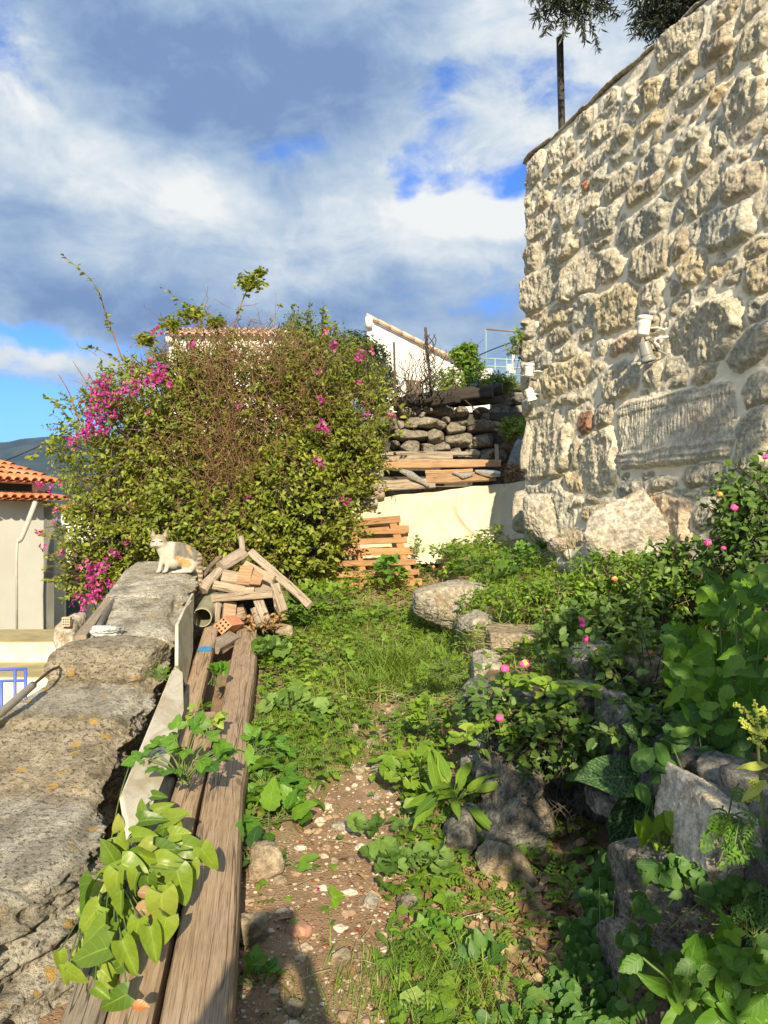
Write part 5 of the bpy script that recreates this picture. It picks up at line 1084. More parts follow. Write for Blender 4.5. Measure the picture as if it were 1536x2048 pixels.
def fur_mat(name, base=None):
    m, t = mat_new(name); c = attr(t, 'col', 0); n = t.noise(t.mapping(t.obj, scale=(1, 1, .45)), 160, 4, .6); c = t.mix(t.mr(n, .3, .7, .0, .35), c, t.mix(1.0, c, (.55, .5, .45), 'MULTIPLY'))
    t.put(t.bsdf.inputs['Base Color'], c); t.bsdf.inputs['Roughness'].default_value = .8; t.bsdf.inputs['Sheen Weight'].default_value = .25; bump(t, n, .5, .004); return m
def cat():
    K = 7.0 / F; px0, py0 = 345, 1144; C0 = P(px0, py0, 7.0)
    g = lambda px, py, d=0: np.array([(px - px0) * K, d, -(py - py0) * K])
    H = g(321, 1081, -.055)
    parts = [('e', g(321, 1081, -.05), (.069, .058, .058)), ('e', g(320.5, 1089, -.092), (.034, .030, .026)), ('e', g(312, 1088, -.07), (.034, .03, .027)), ('e', g(329.5, 1088, -.07), (.034, .03, .027)),
             ('c', [g(325, 1090, -.03), g(334, 1104, -.01), g(346, 1120, .01)], [.060, .078, .085]), ('e', g(334, 1112, -.015), (.062, .062, .085)), ('c', [g(340, 1098, .02), g(362, 1105, .04), g(384, 1120, .04)], [.070, .088, .088]),
             ('e', g(384, 1127, .02), (.078, .085, .078)), ('e', g(372, 1118, .03), (.085, .08, .09)), ('e', g(380, 1132, -.05), (.065, .038, .055)),
             ('c', [g(330, 1112, -.05), g(325, 1128, -.055), g(323, 1140, -.06)], [.030, .022, .019]), ('e', g(321, 1142, -.075), (.021, .032, .014)),
             ('c', [g(342, 1114, -.045), g(338, 1130, -.055), g(336, 1140, -.06)], [.032, .023, .019]), ('e', g(334, 1142, -.078), (.021, .032, .014)),
             ('c', [g(384, 1140, -.06), g(360, 1142, -.085)], [.024, .018]), ('e', g(354, 1143, -.09), (.03, .02, .013)),
             ('c', [g(396, 1136, .02), g(402, 1150, -.02), g(401, 1168, -.04), g(399, 1184, -.04)], [.028, .024, .021, .016])]
    def cols(V):
        n = fbm(V, 22, 3, seed=2); st = np.sin(V[:, 0] * 120 + 4 * n); white = np.array([.52, .48, .39]); grey = np.array([.12, .10, .07]); org = np.array([.50, .27, .09]); tab = np.array([.30, .24, .16])
        X, Y, Z = V[:, 0] / K, V[:, 1], V[:, 2] / K   # pixel units from the origin
        c = np.tile(white, (len(V), 1))
        back = sstep(Z - 26 + .10 * (X - 10) + n * 12, -4, 4) * sstep(X, 2, 10) ; c = c * (1 - back[:, None]) + (grey * (1 - .35 * (st > .2))[:, None] + .06) * back[:, None]
        o = sstep(n + .55 * np.exp(-((X - 22) / 9) ** 2) * np.exp(-((Z - 22) / 14) ** 2) * 1.6 + .4 * np.exp(-((X - 34) / 5) ** 2), .3, .45) * sstep(X, 6, 12) * sstep(Z, 8, 13); c = c * (1 - o[:, None]) + org * o[:, None]
        hd = sstep(Z - 60 + n * 5, -3, 3) * sstep(-X, 6, 12); 
        hl = sstep(Z, 64, 68) * sstep(-X, 4, 8) + 0; blaze = np.exp(-((X + 24) / 2.6) ** 2); side = np.clip(hl + sstep(np.abs(X + 24), 7, 11) * sstep(Z, 54, 60) * sstep(-X, 6, 10), 0, 1)
        c = c * (1 - side[:, None]) + (tab * (1 - .3 * (np.sin(X * 2.2) > .3))[:, None] * (1 - blaze[:, None]) + org * blaze[:, None] + .05) * side[:, None]
        tl = sstep(X, 49, 53) ; ts = (np.sin(Z * .75) > 0); c = c * (1 - tl[:, None]) + (np.where(ts[:, None], np.array([.48, .33, .17]), grey)) * tl[:, None]
        return c
    root = empty('cat', C0, 'calico cat sitting on the end of the parapet wall facing the camera', 'cat'); fm = fur_mat('cat_fur')
    body = blob_body('body', parts, .0075, fm, root, C0, 5, cols)
    for sx, px in ((-1, 310), (1, 332)):
        e = MB(); b = g(px, 1073, -.045); tip = g(px + sx * 2.5, 1058, -.04); w = .029; q = [b + [-w, 0, 0], b + [w, 0, -.002], tip, b + [0, .028, 0], b + [sx * .002, -.008, .004]]
        e.add(np.array(q) + C0, np.array([[0, 4, 2], [4, 1, 2], [1, 3, 2], [3, 0, 2]]), col=np.array([(.30, .24, .16)] * 3 + [(.2, .16, .1)] + [(.55, .33, .26)])); e.build('ear', fm, root)
    dark = m_plain('cat_eye_line', (.03, .02, .015), .5); pk = m_plain('cat_nose', (.55, .26, .20), .5)
    for px in (314, 328): e = MB(); tube(e, [C0 + g(px - 3, 1081.5, -.104), C0 + g(px, 1082.5, -.110), C0 + g(px + 3, 1081, -.104)], .003, 6); e.build('eye', dark, root)
    e = MB(); rock(e, C0 + g(320.5, 1086.5, -.122), (.007, .005, .005), 3, 2, 4, 0); e.build('nose', pk, root)
    e = MB(); tube(e, [C0 + g(317, 1092, -.118), C0 + g(320.5, 1090.5, -.123), C0 + g(324, 1092, -.118)], .0016, 5); e.build('mouth', dark, root)
    e = MB()
    for s_ in (-1, 1):
        for k in range(4): tube(e, [C0 + g(320.5 + s_ * 3, 1089, -.105), C0 + g(320.5 + s_ * 15, 1086 + k * 3, -.11)], .0006, 3)
    e.build('whiskers', m_plain('whisker', (.8, .8, .75), .4), root)
cat()
# ---------------------------------------------------------------- leaf materials
M['lf_bou'] = m_leaf('bougainvillea_leaf', (.08, .115, .016), (.21, .265, .03), (.39, .43, .055), (.55, .50, .10), trans=.34)
M['lf_weed'] = m_leaf('weed_leaf', (.08, .165, .016), (.17, .295, .026), (.29, .41, .048), (.42, .42, .08), trans=.3)
M['lf_grass'] = m_leaf('grass_blade', (.09, .175, .022), (.175, .285, .035), (.28, .37, .06), (.46, .40, .15), trans=.3, veins=.5, rough=.5)
M['lf_heart'] = m_leaf('heart_leaf', (.09, .17, .02), (.20, .30, .03), (.27, .36, .045), (.36, .38, .08), rough=.38, trans=.34, veins=5)
M['lf_fresh'] = m_leaf('fresh_leaf', (.055, .15, .015), (.10, .235, .022), (.18, .33, .035), rough=.46, trans=.3, veins=6, spec=.35)
M['lf_mallow'] = m_leaf('mallow_leaf', (.08, .165, .03), (.145, .255, .048), (.23, .35, .08), trans=.28, veins=1.0, rough=.6)
M['lf_lantana'] = m_leaf('lantana_leaf', (.055, .115, .022), (.10, .185, .033), (.18, .275, .05), (.30, .33, .07), trans=.25, veins=7, rough=.5)
M['lf_deep'] = m_leaf('deep_green_leaf', (.04, .11, .022), (.065, .16, .03), (.11, .22, .045), trans=.25, veins=5, rough=.5, spec=.35)
M['lf_dark'] = m_leaf('dark_shrub_leaf', (.025, .045, .014), (.045, .075, .022), (.08, .12, .035), trans=.2)
M['lf_olive'] = m_leaf('olive_leaf', (.020, .030, .016), (.030, .042, .022), (.05, .065, .035), trans=.12, veins=.5)
M['lf_myrtle'] = m_leaf('upright_shrub_leaf', (.10, .15, .03), (.16, .22, .045), (.25, .31, .08), trans=.3)
M['bract'] = m_leaf('magenta_bract', (.36, .02, .22), (.50, .04, .32), (.62, .09, .42), (.78, .28, .42), trans=.35, veins=3, rough=.6)
M['lan_pink'] = m_plain('lantana_pink', (.85, .10, .33), .6, .15, 40); M['lan_yellow'] = m_plain('lantana_yellow', (.85, .50, .06), .6, .1, 40); M['lan_orange'] = m_plain('lantana_orange', (.85, .26, .12), .6, .1, 40)
M['dry_leaf'] = m_leaf('dry_leaf', (.17, .09, .045), (.29, .18, .085), (.46, .33, .19), rough=.75, trans=.12, veins=5)
M['straw'] = m_plain('straw', (.42, .33, .19), .85, .2, 10)
T_ov = tpl_leaf(.55, 4, .3, .35); T_ovs = tpl_leaf(.5, 3, .35, .4); T_lance = tpl_leaf(.2, 3, .3, .4, shape='lance'); T_heart = tpl_leaf(.72, 7, .16, .35, shape='heart', nu=2, stalk=.0)
T_tooth = tpl_leaf(.62, 10, .22, .4, teeth=.10); T_big = tpl_leaf(.62, 12, .12, .35, nu=3); T_rnd = tpl_round(); T_bl = tpl_blade(); T_blw = tpl_blade(.035, 4, .8)
T_tri = tpl_join([(tpl_leaf(.7, 6, .2, .3, teeth=.08), 0, (0, .30, 0), .62, -.1), (tpl_leaf(.7, 6, .2, .3, teeth=.08), 1.25, (0, .30, 0), .52, -.1), (tpl_leaf(.7, 6, .2, .3, teeth=.08), -1.25, (0, .30, 0), .52, -.1)])
T_fern = tpl_join([(tpl_leaf(.5, 2, .2, .3), s * 1.05, (s * .02, .15 + .17 * i, 0), .34 - .05 * i, 0) for i in range(4) for s in (-1, 1)] + [(tpl_leaf(.5, 2, .2, .3), 0, (0, .8, 0), .28, 0)])
T_ros = tpl_leaf(.30, 5, .25, .6)

def bush(mb, blobs, n, per, tpl, size, seed=0, spread=.06, shell=.22, up=.5, twigs=None, clump=.10, front=None, droop=0.0, tr=.004, gap=None):
    """leaf sprigs through the outer shell of a set of ellipsoids, lumpy outline"""
    rg = np.random.default_rng(seed); vol = np.array([b[1][0] * b[1][2] for b in blobs]) if len(blobs[0]) < 3 else np.array([b[1][0] * b[1][2] * b[2] for b in blobs]); cnt = rg.multinomial(n, vol / vol.sum())
    Pp, Dd = [], []
    for b, c in zip(blobs, cnt):
        d = rdir(rg, c); 
        if front: d[:, 1] = np.where(rg.random(c) < front, -np.abs(d[:, 1]), d[:, 1])
        lump = 1 + clump * 1.6 * fbm(d * 2.2 + seed, 1.0, 3, seed=seed) ; r = lump * (1 - np.abs(rg.normal(0, shell, c))); r = np.maximum(r, .15)
        Pp.append(np.asarray(b[0]) + d * np.asarray(b[1]) * r[:, None]); Dd.append(nrmz(d / np.asarray(b[1])))
    Pp = np.vstack(Pp); Dd = np.vstack(Dd)
    if gap is not None: kp = fbm(Pp, 2.6, 3, .6, seed=seed + 50) + rg.normal(0, .05, len(Pp)) > gap; Pp, Dd = Pp[kp], Dd[kp]
    tone = .5 + .5 * fbm(Pp, 2.4, 3, seed=seed + 5) ; N = len(Pp)
    g = nrmz(Dd + rg.normal(0, .55, (N, 3)) + np.array([0, 0, up - droop]))
    for k in range(per):
        f = (k + .3) / per; q = Pp + g * (f * spread)[..., None] if np.ndim(spread) else Pp + g * f * spread
        side = nrmz(np.cross(g, rdir(rg, N))); fw = nrmz(side * 1.0 + g * .6 + np.array([0, 0, .1 - droop])); nr = nrmz(Dd * .5 + rg.normal(0, .5, (N, 3)) + np.array([0, -.2, .8]))
        scatter(mb, tpl, q + rg.normal(0, .008, (N, 3)), fw, nr, size * rg.uniform(.6, 1.25, N), np.clip(tone * .75 + rg.normal(.1, .17, N), 0, 1))
    if twigs is not None:
        for i in rg.choice(N, min(N, twigs[1]), replace=False):
            a = Pp[i] + g[i] * spread * .9; c = Pp[i] - g[i] * rg.uniform(.1, .3) + rg.normal(0, .03, 3); tube(twigs[0], np.array([c - [0, 0, .04], (a + c) / 2 + rg.normal(0, .012, 3), a]), [tr, tr * .8, tr * .4], 3, caps=False, rnd=rg.random())
    return Pp, Dd
def flower_bracts(parent, c, n, r, seed, scale=.03, name='flower_cluster'):
    rg = np.random.default_rng(seed); mb = MB(); pos = c + rg.normal(0, 1, (n, 3)) * r
    for k in range(3):
        d = rdir(rg, n); scatter(mb, tpl_leaf(.75, 3, .3, .2), pos, d, rdir(rg, n), scale * rg.uniform(.8, 1.3, n))
    return mb.build(name, M['bract'], parent)

# ---------------------------------------------------------------- bougainvillea
def bougainvillea():
    rg = np.random.default_rng(11); Y = 9.0; c = lambda px, py, d=0: P(px, py, Y + d); k = Y / F
    root = empty('flowering_bush', (-1.9, 9.2, .6), 'huge tangled bougainvillea bush with magenta flowers and brown twigs', 'bush')
    B = [(c(300, 900, .2), (1.02, .8, .98)), (c(470, 860, .3), (1.3, .95, .98)), (c(640, 850, .3), (.74, .8, .85)), (c(235, 1060, .0), (.55, .6, .6)), (c(420, 1040, -.2), (1.0, .7, .55)), (c(595, 1020, -.25), (.66, .6, .70)), (c(560, 1120, -.2), (.6, .4, .3)), (c(670, 920, .1), (.52, .5, .5)), (c(200, 1150, -.2), (.33, .3, .3)), (c(390, 770, .4), (.7, .5, .36)), (c(600, 755, .4), (.75, .5, .38))]
    mb = MB(); tw = MB(); sp = [(b[0], b[1]) for b in B]
    bush(mb, sp, 4600, 9, T_ovs, .054, 1, .20, .22, .5, (tw, 1800), front=.75, tr=.003, clump=.26, gap=-.16)
    # brighter larger leaves lower right
    bush(mb, [B[5], B[6], B[4], B[7]], 1700, 5, T_ov, .068, 2, .13, .14, .4, None, front=.8, clump=.2, gap=-.12)
    bush(mb, [B[0], B[3], B[8]], 800, 5, T_ov, .060, 3, .12, .12, .5, None, front=.8, clump=.2)
    for i in range(650):
        b = B[rg.integers(len(B))]; d = rdir(rg, 1, -.3, 1)[0]; d[1] = -abs(d[1]) if rg.random() < .6 else d[1]; p = b[0] + d * b[1] * .95; g_ = nrmz(d + rg.normal(0, .4, 3) + [0, 0, .35]); L_ = rg.uniform(.10, .38); q = smooth_path([p, p + g_ * L_ * .5 + rg.normal(0, .02, 3), p + g_ * L_ + [0, 0, -.25 * L_]], 12)
        tube(tw, q, np.linspace(.004, .0015, len(q)), 3, caps=False, rnd=rg.random())
        if rg.random() < .75: n = int(L_ * 55); ii = rg.integers(2, len(q), n); scatter(mb, T_ovs, q[ii], nrmz(rdir(rg, n, -.4, .6) + g_ * .6), rdir(rg, n, .2), rg.uniform(.03, .065, n), rg.uniform(.1, 1, n))
    # arching stems leaving the crown with leaves along them
    stems = [([(245, 720), (215, 640), (190, 570), (128, 512)], 9, .010), ([(470, 740), (468, 660), (490, 590), (520, 545)], 8, .012), ([(380, 690), (400, 640), (370, 610), (325, 575)], 6, .008), ([(520, 680), (545, 640), (562, 606)], 3, .006),
             ([(280, 760), (200, 700), (158, 698)], 5, .006), ([(150, 850), (120, 815), (92, 795)], 7, .007), ([(170, 900), (110, 880), (55, 920)], 8, .006), ([(140, 880), (130, 865), (90, 915)], 6, .006), ([(310, 700), (300, 680), (312, 655)], 5, .006), ([(160, 850), (140, 790), (118, 750)], 0, .012), ([(200, 800), (170, 760), (146, 722)], 0, .011),
             ([(140, 1090), (100, 1075), (75, 1065)], 4, .004), ([(150, 1150), (115, 1165), (95, 1160)], 4, .004), ([(760, 760), (790, 800), (830, 860)], 8, .005), ([(720, 800), (770, 830), (800, 870)], 8, .006), ([(640, 680), (655, 650), (650, 620)], 6, .006), ([(700, 700), (735, 690), (740, 720)], 6, .006)]
    for pts, nl, r in stems:
        q = smooth_path([c(x, y, rg.uniform(-.1, .1)) for x, y in pts], 30); tube(tw, q, np.linspace(r, r * .35, len(q)), 5, rnd=rg.random())
        n = nl * 4
        if n: 
            ii = rg.integers(len(q) // 4, len(q), n); scatter(mb, T_ov, q[ii], rdir(rg, n, -.3, .6), rdir(rg, n, .2), rg.uniform(.05, .085, n), rg.uniform(.2, .9, n))
    for (x, y, s) in ((500, 565, .16), (382, 628, .16), (345, 650, .12), (290, 680, .12), (520, 545, .06), (430, 645, .12)):
        n = int(160 * s / .1); scatter(mb, T_ov, c(x, y) + rg.normal(0, 1, (n, 3)) * s * np.array([.45, .4, .3]), rdir(rg, n, -.4, .8), rdir(rg, n, .2), rg.uniform(.04, .075, n), rg.uniform(.2, .95, n))
    mb.build('foliage', M['lf_bou'], root)
    for i in range(150):
        x = rg.uniform(330, 600); q = smooth_path([c(x, 740, .2), c(x + rg.normal(0, 14), 700, .2), c(x + rg.normal(0, 26), rg.uniform(632, 690), .2)], 10); tube(tw, q, np.linspace(.003, .0012, len(q)), 3, caps=False, rnd=rg.random())
    # dense brown tangle of dead twigs
    for (x, y, rx, ry, n) in ((455, 890, 100, 200, 720), (350, 890, 140, 80, 280), (570, 790, 140, 90, 260), (430, 1060, 60, 110, 380), (480, 710, 180, 60, 300), (640, 850, 110, 110, 160), (300, 980, 110, 40, 160)):
        for i in range(n):
            p = c(x + rg.normal(0, .5) * rx, y + rg.normal(0, .5) * ry, -.70 + rg.uniform(-.1, .35) + abs(x - 455) / 500); d = nrmz(rg.normal(0, 1, 3) + np.array([0, 0, rg.choice([-1.3, .8])])); pts = [p]
            for s_ in range(4): d = nrmz(d + rg.normal(0, .45, 3)); pts.append(pts[-1] + d * rg.uniform(.05, .13))
            tube(tw, np.array(pts), np.linspace(.0042, .0018, 5), 3, caps=False, rnd=rg.random())
    tw.build('dry_twigs', M['twig'], root)
    inn = MB()
    for i in range(2600):
        b = B[rg.integers(len(B))]; p = b[0] + rdir(rg, 1)[0] * b[1] * rg.uniform(.1, .8); d = nrmz(rg.normal(0, 1, 3) + [0, 0, .7]); q = [p, p + d * .2 + rg.normal(0, .03, 3), p + d * .42 + rg.normal(0, .05, 3)]; tube(inn, np.array(q), [.010, .008, .005], 4, caps=False)
    for x in (430, 450, 480, 500, 560, 400): tube(inn, smooth_path([c(x + rg.normal(0, 12), 1190, .1), c(x + rg.normal(0, 20), 1060, .2), c(x + rg.normal(0, 40), 900, .3), c(x + rg.normal(0, 70), 760, .4)], 20), [.03, .01], 7) if False else tube(inn, smooth_path([c(x + rg.normal(0, 12), 1190, .1), c(x + rg.normal(0, 20), 1060, .2), c(x + rg.normal(0, 40), 900, .3)], 20), np.linspace(.03, .012, len(smooth_path([(0, 0, 0), (1, 0, 0), (2, 0, 0)], 20))), 7)
    inn.build('branches', M['twig_dark'], root)
    # leaves filling the inside so that no daylight shows through the mass
    fl = MB(); bush(fl, [(b[0], tuple(np.array(b[1]) * .66)) for b in B], 2600, 5, T_ovs, .062, 6, .12, .3, .5, None); fl.build('inner_foliage', M['lf_bou'], root)
    fl = [(205, 775, 26), (215, 800, 22), (190, 810, 18), (270, 765, 22), (300, 758, 16), (330, 752, 16), (245, 780, 12), (185, 845, 26), (200, 855, 18), (170, 870, 12), (145, 885, 14), (230, 830, 8), (315, 745, 12),
          (175, 1138, 22), (205, 1130, 14), (190, 1185, 22), (165, 1200, 16), (215, 1165, 14), (228, 1105, 10), (255, 1083, 8), (185, 1160, 14), (150, 1250, 16), (180, 1245, 10), (125, 1105, 6), (77, 1065, 6), (92, 1093, 6), (110, 1045, 6), (82, 970, 7), (118, 965, 6), (100, 980, 8),
          (640, 850, 12), (650, 855, 10), (638, 922, 12), (645, 800, 7), (690, 1002, 10), (680, 998, 8), (665, 690, 12), (725, 705, 8), (718, 715, 8), (745, 700, 6), (655, 660, 6), (718, 762, 6), (785, 832, 6), (735, 830, 4), (340, 770, 6), (298, 820, 5), (480, 810, 5), (640, 745, 6), (315, 665, 9), (380, 690, 7), (298, 720, 5), (495, 995, 4), (110, 1020, 6)]
    for i, (x, y, s) in enumerate(fl):
        side = -.75 if 130 < x < 700 else -.3
        if y > 1080 and x < 260: side = -.75
        flower_bracts(root, c(x, y, side), int(3 + s * s * .055), np.array([s, s * .8, s]) * k * .48, 100 + i, .036)
    # the pinkish single sprays
bougainvillea()
def myrtle():
    rg = np.random.default_rng(4); root = empty('upright_shrub', P(640, 860, 10.2), 'upright pale green evergreen shrub with pointed shoots behind the bougainvillea', 'shrub')
    Y = 10.2; mb = MB(); tw = MB(); B = [(P(630, 760, Y), (.42, .4, .62)), (P(600, 700, Y), (.22, .25, .45)), (P(665, 730, Y), (.35, .3, .45)), (P(700, 780, Y), (.3, .3, .5))]
    bush(mb, B, 1700, 7, T_ovs, .045, 2, .16, .25, 1.4, (tw, 300), front=.6)
    for x, y0, y1 in ((590, 720, 612), (625, 700, 605), (650, 700, 628), (575, 740, 640), (612, 710, 625), (640, 690, 612), (672, 720, 650), (688, 730, 665), (600, 700, 640)):
        q = resample([P(x, y0, Y - .2), P(x + rg.normal(0, 5), y1, Y - .2)], 12)[0]; tube(tw, q, np.linspace(.009, .003, 12), 4); n = 70; ii = rg.integers(0, 12, n); scatter(mb, T_ovs, q[ii] + rg.normal(0, .012, (n, 3)), rdir(rg, n, .1, .9), rdir(rg, n), rg.uniform(.03, .06, n))
    mb.build('foliage', M['lf_myrtle'], root); tw.build('branches', M['twig_dark'], root)
    root = empty('dark_shrub', P(745, 800, 10.6), 'dark rounded shrub between the flowering bush and the iron posts', 'shrub')
    mb = MB(); tw = MB(); bush(mb, [(P(735, 745, 10.6), (.30, .3, .42)), (P(755, 780, 10.6), (.25, .3, .33)), (P(710, 720, 10.6), (.28, .3, .34))], 1500, 6, T_ovs, .05, 5, .09, .25, .5, (tw, 260), front=.6); mb.build('foliage', M['lf_dark'], root); tw.build('branches', M['twig_dark'], root)
    root = empty('small_tree', P(935, 790, 11.6), 'small leafy sapling standing against the sky beside the white gable', 'tree')
    mb = MB(); tw = MB(); Y = 11.6; bush(mb, [(P(930, 716, Y), (.17, .16, .15)), (P(945, 738, Y), (.15, .15, .14)), (P(918, 712, Y), (.1, .1, .1)), (P(938, 700, Y), (.1, .1, .08))], 420, 6, T_ovs, .055, 6, .07, .3, .3, (tw, 120)); mb.build('foliage', M['lf_weed'], root)
    tube(tw, smooth_path([P(922, 800, Y), P(926, 765, Y), P(935, 730, Y)], 14), .012, 6); tube(tw, smooth_path([P(905, 790, Y), P(915, 770, Y), P(928, 750, Y)], 14), .008, 6); tw.build('stem', M['twig_dark'], root)
    for (x, y, rx, rz, n, lab, mt) in ((905, 765, .32, .18, 260, 'yellowish weeds growing behind the timber stack', 'lf_weed'), (990, 770, .3, .14, 240, 'greyish weeds on the rubble near the roof terrace', 'lf_weed'), (1030, 860, .18, .14, 160, 'shaded green weeds in the gap by the house corner', 'lf_weed'), (1040, 690, .07, .12, 50, 'tuft of leaves growing out of the house corner high up', 'lf_weed'), (1028, 945, .10, .07, 60, 'brownish withered plant on the cloth edge', 'dry_leaf')):
        Y = 11.2 if y < 800 else 10.0; 
        if y < 700: Y = 8.05
        if y > 900: Y = 9.5
        mb = MB(); tw = MB(); root = empty('weed_tuft', P(x, y + rz / Y * F, Y), lab, 'weeds'); bush(mb, [(P(x, y, Y), (rx, .15, rz))], n, 5, T_ovs, .05, int(x), .08, .3, .6, (tw, n // 2)); mb.build('foliage', M[mt], root); tw.build('stems', M['twig'], root)
myrtle()
def olive():
    rg = np.random.default_rng(21); Y = 9.8; root = empty('olive_tree', P(1800, 700, Y) * np.array([1, 1, 0]) + np.array([0, 0, 2]), 'dark olive tree whose branches hang above the stone wall', 'tree')
    mb = MB(); tw = MB(); c = lambda x, y, d=0: P(x, y, Y + d)
    B = [(c(1360, 5, 0), (.42, .5, .40)), (c(1410, 45), (.36, .5, .33)), (c(1135, -55), (.42, .4, .40)), (c(1185, -10), (.20, .3, .25)), (c(1420, -150), (1.3, 1.2, 1.1)), (c(1200, -190), (1.0, 1, .8)), (c(1290, 10), (.18, .2, .15)), (c(1340, 80), (.16, .2, .2)), (c(1160, 20), (.10, .15, .10)), (c(1090, 5), (.13, .2, .10))]
    bush(mb, B, 6000, 8, T_lance, .095, 3, .2, .35, -.15, (tw, 900), droop=.35, clump=.25, tr=.004)
    for (x, y0, x1, y1) in ((1180, 40, 1195, 95), (1160, 40, 1170, 80), (1080, 20, 1070, 40), (1100, 40, 1090, 70), (1300, 60, 1265, 72), (1330, 100, 1305, 145), (1345, 110, 1330, 125), (1320, 40, 1270, 45), (1210, 10, 1235, 30), (1130, 40, 1125, 72), (1350, 90, 1310, 100)):
        q = resample([c(x, y0, -.2), c(x1, y1, -.25)], 10)[0]; tube(tw, q, .004, 3); n = 44; ii = rg.integers(0, 10, n); scatter(mb, T_lance, q[ii], nrmz(rdir(rg, n, -.8, .3) + (q[-1] - q[0]) * 2), rdir(rg, n), rg.uniform(.07, .12, n))
    mb.build('crown', M['lf_olive'], root); base = np.array(root.location)
    for tgt, r in ((c(1400, -120), .14), (c(1180, -130), .08), (c(1360, 0), .05), (c(1140, -60), .04)): q = smooth_path([base, base + [0, 0, 3.2], np.array([max(tgt[0], base[0] - 1.2), tgt[1], 9.3]), tgt + [0, 0, .3]], 20); tube(tw, q, np.linspace(r, r * .3, len(q)), 8, noise=.1)
    tw.build('trunk', M['bark'], root)
olive()
def shade_tree():
    rg = np.random.default_rng(31); root = empty('garden_tree', (3.2, -1.6, -.2), 'broad leafy tree behind the photographer casting dappled shade', 'tree')
    mb = MB(); tw = MB(); B = [((1.5, -1.0, 2.5), (.62, .8, .5)), ((1.9, -1.2, 3.35), (.62, .7, .45)), ((3.6, -1.2, 4.7), (.6, .8, .6)), ((3.2, -1.3, 5.75), (.48, .6, .48)), ((2.3, -1.2, 2.5), (.9, .9, .8)), ((3.4, -1.4, 3.4), (.9, .9, .9))]
    bush(mb, B, 1000, 7, T_ov, .115, 7, .2, .4, .2, (tw, 200), clump=.2); mb.build('crown', M['lf_weed'], root)
    for b in B: q = smooth_path([(3.2, -1.6, -.4), (3.0, -1.5, 1.2), np.array(b[0])], 16); tube(tw, q, np.linspace(.12, .03, len(q)), 8)
    tw.build('trunk', M['bark'], root)
shade_tree()
def photographer():
    X, Y0 = -.14, -.27; g = lambda x, y, z: (X + x, Y0 + y, z * 1.07 - .14)
    root = empty('person', g(0, 0, 0), 'person in dark clothes standing behind the camera with raised hands', 'person')
    skin = np.array([.5, .33, .24]); sh = np.array([.08, .09, .13]); tr = np.array([.05, .05, .06])
    parts = [('e', g(0, .02, 1.60), (.078, .095, .115)), ('c', [g(0, 0, 1.40), g(0, .01, 1.52)], [.06, .055]), ('c', [g(-.14, 0, 1.38), g(0, 0, 1.40), g(.14, 0, 1.38)], [.08, .09, .08]), ('e', g(0, 0, 1.25), (.18, .12, .2)), ('e', g(0, 0, 1.0), (.16, .115, .18)), ('e', g(0, 0, .9), (.175, .125, .12))]
    for s in (-1, 1):
        parts += [('c', [g(s * .19, 0, 1.38), g(s * .24, .08, 1.16), g(s * .12, .27, 1.40)], [.052, .043, .032]), ('c', [g(s * .09, 0, .88), g(s * .10, .02, .5), g(s * .10, -.01, .1)], [.092, .062, .042]), ('e', g(s * .11, .06, .05), (.045, .12, .04)), ('e', g(s * .105, .29, 1.425), (.035, .03, .045))]
        for k in range(4): parts.append(('c', [g(s * (.09 + k * .004), .30, 1.455 - k * .018), g(s * (.065), .325, 1.462 - k * .018), g(s * .045, .315, 1.46 - k * .018)], [.009, .0085, .007]))
        parts.append(('c', [g(s * .10, .275, 1.44), g(s * .075, .27, 1.465), g(s * .055, .28, 1.475)], [.011, .009, .008]))
    def cf(V):
        z = (V[:, 2] + .14) / 1.07; c = np.where((z < .95)[:, None], tr, sh); sk = ((z > 1.46)) | ((V[:, 1] > Y0 + .22) & (z > 1.36)); c = np.where(sk[:, None], skin, c); return c
    blob_body('body', parts, .014, fur_mat('person_surface'), root, (0, 0, 0), 4, cf)
    h = MB(); rock(h, g(0, -.01, 1.645), (.092, .108, .095), 2, 3, 4, .03); h.build('hair', m_plain('dark_hair', (.03, .02, .015), .6), root)
    e = MB(); 
    for s in (-1, 1): rock(e, g(s * .03, .105, 1.615), (.012, .008, .007), 2, 2, 4, 0)
    e.build('eyes', m_plain('eye_dark', (.03, .02, .02), .3), root)
    n = MB(); rock(n, g(0, .118, 1.585), (.012, .016, .02), 2, 2, 4, 0); n.build('nose', m_plain('skin', tuple(skin), .6), root)
photographer()

